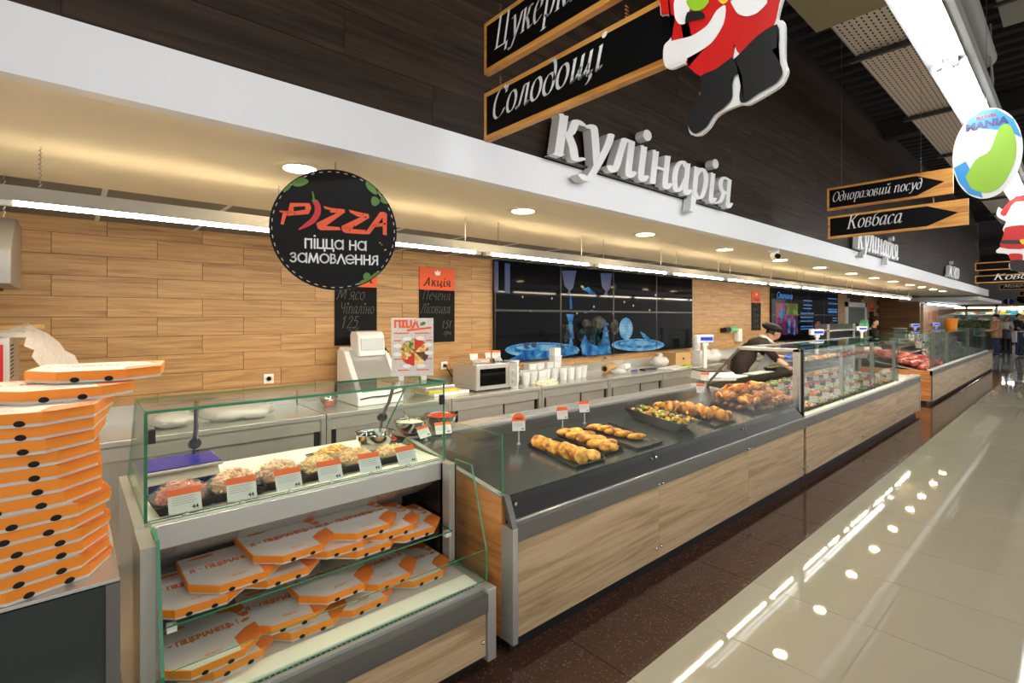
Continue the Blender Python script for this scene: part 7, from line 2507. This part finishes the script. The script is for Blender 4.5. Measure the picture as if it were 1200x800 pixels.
# wall of refrigerators across the far end
XF = 42.0
fr_t = [('far upright refrigerator with glass doors, leftmost', 0), ('far upright refrigerator with glass doors, second from the left', 1), ('far upright refrigerator with glass doors, third from the left', 2), ('far upright refrigerator with glass doors, fourth from the left', 3), ('far upright refrigerator with glass doors, fifth from the left', 4)]
for lab, i in fr_t:
    y1 = 6.1 - i * 1.35
    t = thing('refrigerator', lab, 'refrigerator', (XF, y1, 0), 0, 'glass-door refrigerators at the far end')
    MB().box(0.5, 0.7, -1.33, 0, 0, 2.45).build('cabinet_back', 'white_plastic', t)
    for yy in (-1.33, -0.04):
        MB().box(0, 0.7, yy, yy + 0.04, 0, 2.45).build('cabinet_side', 'white_plastic', t)
    MB().box(0, 0.7, -1.33, 0, 0, 0.5).build('cabinet_base', 'dark_steel', t)
    MB().box(0, 0.7, -1.33, 0, 2.3, 2.45).build('cabinet_top', 'cardboard', t)
    for r in range(4):
        z = 0.5 + 0.44 * r
        MB().box(0.1, 0.5, -1.29, -0.04, z, z + 0.03).build('shelf', 'white_plastic', t)
        MB().box(0.15, 0.45, -1.25, -0.08, z + 0.03, z + 0.3).build('product_row', 'products', t)
    MB().cyl((0.06, -1.25, 2.26), (0.06, -0.08, 2.26), 0.025, n=8).build('tube', 'fridge_light', t)
    for k in range(2):
        pane('glass_door', (0.0, 0.01, -1.29 + 0.63 * k, -0.68 + 0.63 * k, 0.52, 2.28), t, 'pane', 'steel_v')
# tall greens display before the refrigerators
t = thing('greens_shelf', 'glass greens display with wooden shelf before the refrigerators', 'display case', (34.0, 4.2, 0))
MB().box(0, 0.8, -1.3, 1.6, 0, 0.9).build('case_base', 'dark_steel', t)
MB().box(0.2, 0.6, -1.2, 1.5, 0.9, 1.5).build('greens', 'greens_far', t)
MB().box(0, 0.8, -1.3, 1.6, 1.95, 2.1).build('case_top', 'sign_wood', t)
pane('case_glass', (-0.02, -0.01, -1.3, 1.6, 0.9, 1.95), t)
MB().box(0.0, 0.1, 1.0, 1.1, 0.9, 2.3).build('case_post', 'black_plastic', t)
# stock on top of the refrigerators
for i, (y, w, h, m_, lab) in enumerate(((4.4, 0.7, 0.25, 'white_plastic', 'white bundle lying on the far refrigerators'), (2.9, 0.5, 0.3, 'scale_blue', 'bluish bundle lying on the far refrigerators'), (1.9, 1.3, 0.75, 'black_plastic', 'dark crate on top of the far refrigerators'), (0.9, 0.5, 0.5, 'white_plastic', 'white sack on top of the far refrigerators'))):
    t = thing('stock_bundle', lab, 'bundle', (XF + 0.3, y, 2.45), 0, 'stock on the far refrigerators')
    MB().blob((0, 0, h / 2), (0.3, w / 2, h / 2 * 1.1), 0.25, i + 2, 14, 9, 2.0, flat=-h / 2).build('bundle_body', m_, t, smooth=180)
    MB().box(-0.31, 0.31, -0.03, 0.03, 0, h * 1.02).build('bundle_strap', 'grey_card', t)

# ================================================================== PEOPLE
def skin_body(name, J, E, R, region, mats, parent, root='pelvis', sub=1):
    names = list(J)
    idx = {n: i for i, n in enumerate(names)}
    me = bpy.data.meshes.new(name)
    me.from_pydata([J[n] for n in names], [(idx[a], idx[b]) for a, b in E], [])
    ob = bpy.data.objects.new(name, me)
    C.objects.link(ob)
    ob.modifiers.new('skin', 'SKIN')
    sv = me.skin_vertices[0].data
    for n in names:
        r = R[n]
        sv[idx[n]].radius = r if isinstance(r, tuple) else (r, r)
        sv[idx[n]].use_root = (n == root)
    s = ob.modifiers.new('sub', 'SUBSURF')
    s.levels = s.render_levels = 2 if sub == 2 else 1
    dg = bpy.context.evaluated_depsgraph_get()
    m2 = bpy.data.meshes.new_from_object(ob.evaluated_get(dg))
    bpy.data.objects.remove(ob)
    m2.materials.clear()
    for m in mats:
        m2.materials.append(M[m])
    pts = [(Vector(J[n]), region.get(n, 0)) for n in names]
    for p in m2.polygons:
        c = p.center
        p.material_index = min(pts, key=lambda q: (q[0] - c).length)[1]
        p.use_smooth = True
    return link(name, m2, parent)


def add_hand(J, E, R, reg, w, pre, wrist, d, side, nrm, mi, s=1.0, curl=0.5):
    """palm and five unequal bent fingers growing from the wrist"""
    d, side, nrm = Vector(d).normalized(), Vector(side).normalized(), Vector(nrm).normalized()
    J[pre + 'palm'] = Vector(wrist) + d * 0.055 * s
    R[pre + 'palm'] = (0.028 * s, 0.018 * s)
    E.append((w, pre + 'palm'))
    reg[pre + 'palm'] = mi
    for k, (o, l) in enumerate(((-1.5, 0.062), (-0.5, 0.075), (0.5, 0.08), (1.5, 0.07))):
        a = Vector(wrist) + d * 0.095 * s + side * o * 0.019 * s
        b = a + (d - nrm * curl * 0.5).normalized() * l * 0.5 * s
        c = b + (d - nrm * curl * 1.4).normalized() * l * 0.5 * s
        for n, q, r in (('a', a, 0.010), ('b', b, 0.009), ('c', c, 0.0075)):
            J[pre + 'f%d%s' % (k, n)] = q
            R[pre + 'f%d%s' % (k, n)] = r * s
            reg[pre + 'f%d%s' % (k, n)] = mi
        E += [(pre + 'palm', pre + 'f%da' % k), (pre + 'f%da' % k, pre + 'f%db' % k), (pre + 'f%db' % k, pre + 'f%dc' % k)]
    a = Vector(wrist) + d * 0.04 * s + side * 0.035 * s
    b = a + (d * 0.7 + side - nrm * 0.4).normalized() * 0.035 * s
    c = b + (d + side * 0.3 - nrm * 0.4).normalized() * 0.03 * s
    for n, q, r in (('ta', a, 0.012), ('tb', b, 0.011), ('tc', c, 0.009)):
        J[pre + n] = q
        R[pre + n] = r * s
        reg[pre + n] = mi
    E += [(pre + 'palm', pre + 'ta'), (pre + 'ta', pre + 'tb'), (pre + 'tb', pre + 'tc')]


def head(parent, loc, rot, hair=None, s=1.0, skinm='skin'):
    """face looks along local -Y"""
    h = MB()
    n, rg = 20, 14
    vs = []
    for i in range(rg + 1):
        th = PI * i / rg
        for k in range(n):
            ph = 2 * PI * k / n
            x, y, z = math.sin(th) * math.cos(ph), math.sin(th) * math.sin(ph), math.cos(th)
            jaw = 1.0 if z > 0 else 1.0 - 0.28 * (-z) ** 1.3
            px, py, pz = 0.074 * x * jaw, 0.094 * y * jaw, 0.115 * z
            if y < -0.3:
                fy = -0.3 - y
                nose = math.exp(-((x / 0.16) ** 2) - ((z + 0.12) / 0.16) ** 2)
                py -= 0.022 * nose
                eye = math.exp(-(((abs(x) - 0.36) / 0.16) ** 2) - ((z - 0.08) / 0.1) ** 2)
                py += 0.010 * eye
                mouth = math.exp(-((x / 0.25) ** 2) - ((z + 0.47) / 0.06) ** 2)
                py -= 0.005 * mouth
                chin = math.exp(-((x / 0.3) ** 2) - ((z + 0.85) / 0.15) ** 2)
                py -= 0.014 * chin
            vs.append((px, py, pz))
    h.add(vs, [(i * n + k, (i + 1) * n + k, (i + 1) * n + (k + 1) % n, i * n + (k + 1) % n) for i in range(rg) for k in range(n)])
    for s_ in (-1, 1):
        h.blob((s_ * 0.074, 0.01, -0.005), (0.012, 0.02, 0.032), 0.1, 2, 8, 6)
    o = h.build('head', skinm, parent, loc, smooth=180)
    o.rotation_euler = rot
    o.scale = (s, s, s)
    for s_ in (-1, 1):
        MB().blob((s_ * 0.027, -0.083, 0.009), (0.011, 0.006, 0.006), 0, n=8, rings=6).build('eye', 'sign_white', o, smooth=180)
        MB().blob((s_ * 0.027, -0.0885, 0.009), (0.0045, 0.003, 0.0045), 0, n=8, rings=6).build('pupil', 'hair_black', o, smooth=180)
        MB().tube([(s_ * 0.012, -0.093, 0.026), (s_ * 0.028, -0.09, 0.031), (s_ * 0.044, -0.08, 0.026)], 0.0035, 5).build('eyebrow', 'hair_black', o)
    MB().tube([(-0.022, -0.088, -0.054), (0.0, -0.094, -0.053), (0.022, -0.088, -0.054)], [0.003, 0.0055, 0.003], 6).build('lips', 'chili_soft', o)
    if hair:
        hb = MB()
        vs = []
        for i in range(9):
            th = PI * 0.62 * i / 8
            for k in range(n):
                ph = 2 * PI * k / n
                t_ = th
                if math.sin(ph) < -0.2:
                    t_ = min(th, PI * 0.30)
                vs.append((0.08 * math.sin(t_) * math.cos(ph), 0.101 * math.sin(t_) * math.sin(ph) + 0.004, 0.122 * math.cos(t_)))
        hb.add(vs, [(i * n + k, (i + 1) * n + k, (i + 1) * n + (k + 1) % n, i * n + (k + 1) % n) for i in range(8) for k in range(n)])
        hb.build('hair', hair, o, smooth=180)
    return o


mat('chili_soft', (178, 92, 86), 0.4)

# ---- worker bending over the counter: brown shirt, beret, film apron, blue gloves
WX, WY = 7.30, 3.25
W = thing('person', 'worker in brown shirt and black beret bending over the counter', 'person', (WX, WY, 0))
J = {'pelvis': (0, 0.05, 0.95), 'waist': (0.02, -0.02, 1.07), 'chest': (0.07, -0.12, 1.21), 'upper': (0.11, -0.21, 1.30), 'neck': (0.14, -0.29, 1.35), 'headbase': (0.155, -0.33, 1.385),
     'hipl': (0.07, 0.13, 0.90), 'hipr': (-0.07, -0.02, 0.90), 'kneel': (0.08, 0.14, 0.5), 'kneer': (-0.06, -0.02, 0.5), 'anklel': (0.04, 0.18, 0.09), 'ankler': (-0.10, 0.03, 0.09), 'toel': (0.14, 0.08, 0.04), 'toer': (0.0, -0.07, 0.04),
     'shl': (0.21, -0.10, 1.29), 'shr': (0.00, -0.32, 1.27), 'elr': (0.14, -0.42, 1.06), 'wrr': (0.12, -0.60, 0.955), 'ell': (0.34, -0.20, 1.10), 'wrl': (0.37, -0.40, 1.08)}
E = [('pelvis', 'waist'), ('waist', 'chest'), ('chest', 'upper'), ('upper', 'neck'), ('neck', 'headbase'), ('pelvis', 'hipl'), ('pelvis', 'hipr'), ('hipl', 'kneel'), ('hipr', 'kneer'), ('kneel', 'anklel'), ('kneer', 'ankler'),
     ('anklel', 'toel'), ('ankler', 'toer'), ('upper', 'shl'), ('upper', 'shr'), ('shr', 'elr'), ('elr', 'wrr'), ('shl', 'ell'), ('ell', 'wrl')]
R = {'pelvis': (0.15, 0.17), 'waist': (0.13, 0.15), 'chest': (0.13, 0.16), 'upper': (0.10, 0.12), 'neck': 0.055, 'headbase': 0.05, 'hipl': 0.10, 'hipr': 0.10, 'kneel': 0.065, 'kneer': 0.065, 'anklel': 0.045, 'ankler': 0.045,
     'toel': 0.035, 'toer': 0.035, 'shl': 0.08, 'shr': 0.08, 'elr': 0.052, 'wrr': 0.032, 'ell': 0.052, 'wrl': 0.032}
reg = {'neck': 1, 'headbase': 1, 'wrr': 1, 'wrl': 1}
J['fr1'] = (0.138, -0.46, 1.035)
J['fl1'] = (0.347, -0.24, 1.098)
R['fr1'], R['fl1'] = 0.048, 0.048
E.remove(('elr', 'wrr'))
E.remove(('ell', 'wrl'))
E += [('elr', 'fr1'), ('fr1', 'wrr'), ('ell', 'fl1'), ('fl1', 'wrl')]
reg['fr1'], reg['fl1'] = 1, 0
add_hand(J, E, R, reg, 'wrr', 'r', J['wrr'], (-0.05, -0.8, -0.5), (0.9, 0.1, 0), (0, -0.4, 0.8), 2, 1.15)
add_hand(J, E, R, reg, 'wrl', 'l', J['wrl'], (0.3, -1, -0.05), (0.8, 0.2, 0.3), (0, 0.2, -0.9), 2, 1.15)
skin_body('body', J, E, R, reg, ['brown_cloth', 'skin', 'glove_blue'], W)
hd = head(W, (0.175, -0.365, 1.43), (rr_(30), 0, rr_(52)), 'hair_black', 1.0)
# beret
bt_ = MB()
bt_.blob((0, 0, 0), (0.145, 0.135, 0.06), 0.22, 3, 22, 11, 3.0)
bt_.lathe([(0.09, -0.045), (0.094, -0.02), (0.09, 0.0)], 20)
q = bt_.build('beret', 'black_cloth', W, (0.165, -0.352, 1.508), smooth=180)
q.rotation_euler = (rr_(16), rr_(14), 0)
# white collar and shiny film apron
MB().tube([(0.20, -0.20, 1.36), (0.12, -0.20, 1.39), (0.06, -0.27, 1.38), (0.09, -0.35, 1.32), (0.17, -0.39, 1.26)], [0.02, 0.026, 0.028, 0.026, 0.014], 7).build('collar', 'white_cloth', W, smooth=180)
ap = MB()
vs = []
for j in range(9):
    f = j / 8
    c = Vector((0.20, -0.34, 1.20)).lerp(Vector((0.10, -0.20, 0.72)), f)
    for i in range(7):
        g_ = i / 6 - 0.5
        wd = 0.24 + 0.26 * f
        d_ = Vector((0.66, 0.75, 0)) * (g_ * wd)
        vs.append(c + d_ + Vector((0.75, -0.66, 0)) * (0.06 - 0.3 * g_ * g_) + Vector((0, 0, 0.012 * math.sin(9 * g_ + 6 * f))))
ap.add(vs, [(j * 7 + i, j * 7 + i + 1, (j + 1) * 7 + i + 1, (j + 1) * 7 + i) for j in range(8) for i in range(6)])
ap.build('film_apron', 'apron_film', W, smooth=180)


def standing(name_label, x, y, hgt, face, mats, arms, coat=None, hairm='hair_black', legm=1, width=1.0):
    """upright figure of height hgt facing angle face (0 = toward -Y); arms: two (elbow, wrist) offsets in body frame"""
    W = thing('person', name_label, 'person', (x, y, 0), face)
    k = hgt / 1.72
    J = {'pelvis': (0, 0, 0.95), 'waist': (0, 0, 1.1), 'chest': (0, 0, 1.28), 'upper': (0, 0.01, 1.40), 'neck': (0, 0.0, 1.48), 'headbase': (0, -0.01, 1.54),
         'hipl': (-0.09, 0, 0.9), 'hipr': (0.09, 0, 0.9), 'kneel': (-0.1, -0.02, 0.5), 'kneer': (0.1, -0.01, 0.5), 'anklel': (-0.11, 0.02, 0.09), 'ankler': (0.11, 0.03, 0.09), 'toel': (-0.13, -0.12, 0.04), 'toer': (0.13, -0.11, 0.04),
         'shl': (-0.18, 0.01, 1.39), 'shr': (0.18, 0.01, 1.39), 'ell': arms[0][0], 'wrl': arms[0][1], 'elr': arms[1][0], 'wrr': arms[1][1]}
    E = [('pelvis', 'waist'), ('waist', 'chest'), ('chest', 'upper'), ('upper', 'neck'), ('neck', 'headbase'), ('pelvis', 'hipl'), ('pelvis', 'hipr'), ('hipl', 'kneel'), ('hipr', 'kneer'), ('kneel', 'anklel'), ('kneer', 'ankler'),
         ('anklel', 'toel'), ('ankler', 'toer'), ('upper', 'shl'), ('upper', 'shr'), ('shr', 'elr'), ('elr', 'wrr'), ('shl', 'ell'), ('ell', 'wrl')]
    w = width
    R = {'pelvis': (0.15 * w, 0.11 * w), 'waist': (0.14 * w, 0.11 * w), 'chest': (0.155 * w, 0.115 * w), 'upper': (0.11 * w, 0.09), 'neck': 0.055, 'headbase': 0.05, 'hipl': 0.095, 'hipr': 0.095, 'kneel': 0.065, 'kneer': 0.065, 'anklel': 0.045, 'ankler': 0.045,
         'toel': 0.035, 'toer': 0.035, 'shl': 0.075 * w, 'shr': 0.075 * w, 'elr': 0.05 * w, 'wrr': 0.034, 'ell': 0.05 * w, 'wrl': 0.034}
    reg = {'neck': 2, 'headbase': 2, 'wrl': 2, 'wrr': 2, 'hipl': 1, 'hipr': 1, 'kneel': 1, 'kneer': 1, 'anklel': 1, 'ankler': 1, 'toel': 3, 'toer': 3}
    for s_, wn, en in (('l', 'wrl', 'ell'), ('r', 'wrr', 'elr')):
        d = Vector(J[wn]) - Vector(J[en])
        sd = d.cross(Vector((0, 0, 1)))
        sd = sd if sd.length > 0.02 else Vector((0, 1, 0))
        add_hand(J, E, R, reg, wn, s_, J[wn], d, sd, d.cross(sd), 2, 1.1)
    J = {n: tuple(Vector(q) * k) for n, q in J.items()}
    R = {n: (tuple(v * k for v in r) if isinstance(r, tuple) else r * k) for n, r in R.items()}
    skin_body('body', J, E, R, reg, mats, W)
    head(W, (0, -0.02 * k, 1.61 * k), (rr_(8), 0, 0), hairm, k)
    return W, k


# shopper in a tan coat, facing the counter
p = PZ(1163, 417, 0.0)
W1, k1 = standing('shopper in a tan coat and dark cap at the far counter', 29.8, 2.42, 1.74, rr_(205), ['tan_coat', 'denim', 'skin', 'black_plastic'], [((-0.25, -0.08, 1.12), (-0.16, -0.32, 1.08)), ((0.25, -0.08, 1.12), (0.14, -0.32, 1.08))], width=1.2)
MB().lathe([(0.2, 0.78), (0.215, 0.95), (0.2, 1.12), (0.205, 1.3), (0.15, 1.44), (0.09, 1.47)], 18, sx=1.05, sy=0.8).build('coat', 'tan_coat', W1, smooth=180)
MB().blob((0, -0.01, 1.74 * 0.965 + 0.05), (0.1, 0.115, 0.08), 0.05, 2, 16, 9, flat=-0.03).build('cap', 'black_cloth', W1, smooth=180)
MB().blob((0, 0.09, 1.40), (0.12, 0.07, 0.07), 0.2, 4, 12, 8).build('hood', 'tan_coat', W1, smooth=180)
# cleaner in a white and grey smock holding a broom
p = PZ(1177, 411, 0.0)
W2_, k2 = standing('worker in pale grey smock sweeping with a broom', 33.9, 2.42, 1.68, rr_(-60), ['white_cloth', 'black_cloth', 'skin', 'black_plastic'], [((-0.24, -0.1, 1.14), (-0.1, -0.3, 1.1)), ((0.24, -0.1, 1.14), (0.1, -0.32, 1.0))])
MB().lathe([(0.19, 0.62), (0.18, 0.85), (0.16, 1.02), (0.165, 1.06)], 16, sx=1.0, sy=0.8).build('apron', 'grey_cloth', W2_, smooth=180)
t = thing('broom', 'long-handled broom and white dustpan held by the sweeper', 'broom', (33.6, 2.12, 0))
MB().cyl((0.1, 0.12, 1.2), (-0.12, -0.02, 0.25), 0.018, n=8).build('broom_handle', 'cardboard', t)
MB().prism([(-0.22, 0.0), (0.2, 0.0), (0.12, 0.3), (-0.1, 0.34)], (-0.12, 0.06), axis='y').build('dustpan', 'white_plastic', t)
# man in black shirt and jeans
p = PZ(1194, 417, 0.0)
W3, k3 = standing('man in black shirt and blue jeans with a white apron tie', 30.5, 1.80, 1.82, rr_(-20), ['black_cloth', 'denim', 'skin', 'black_plastic'], [((-0.28, -0.05, 1.2), (-0.42, -0.2, 1.12)), ((0.26, -0.05, 1.14), (0.3, -0.2, 0.95))], width=1.15)
MB().lathe([(0.2, 1.04), (0.2, 1.08)], 16, sx=0.9, sy=0.72).build('apron_tie', 'white_cloth', W3, smooth=180)
MB().box(-0.28, -0.2, -0.05, 0.1, 0.6, 1.06).build('apron_side', 'white_cloth', W3, bevel=0.01)
# worker behind the meat counter, mostly hidden
W4, k4 = standing('worker in dark cap bending behind the meat counter', 16.2, 3.7, 1.62, rr_(10), ['black_cloth', 'black_cloth', 'skin', 'black_plastic'], [((-0.26, -0.1, 1.12), (-0.16, -0.36, 1.0)), ((0.26, -0.1, 1.12), (0.16, -0.36, 1.0))])
MB().blob((0, -0.01, 1.62), (0.13, 0.13, 0.07), 0.1, 5, 16, 9, flat=-0.03).build('cap', 'black_cloth', W4, smooth=180)
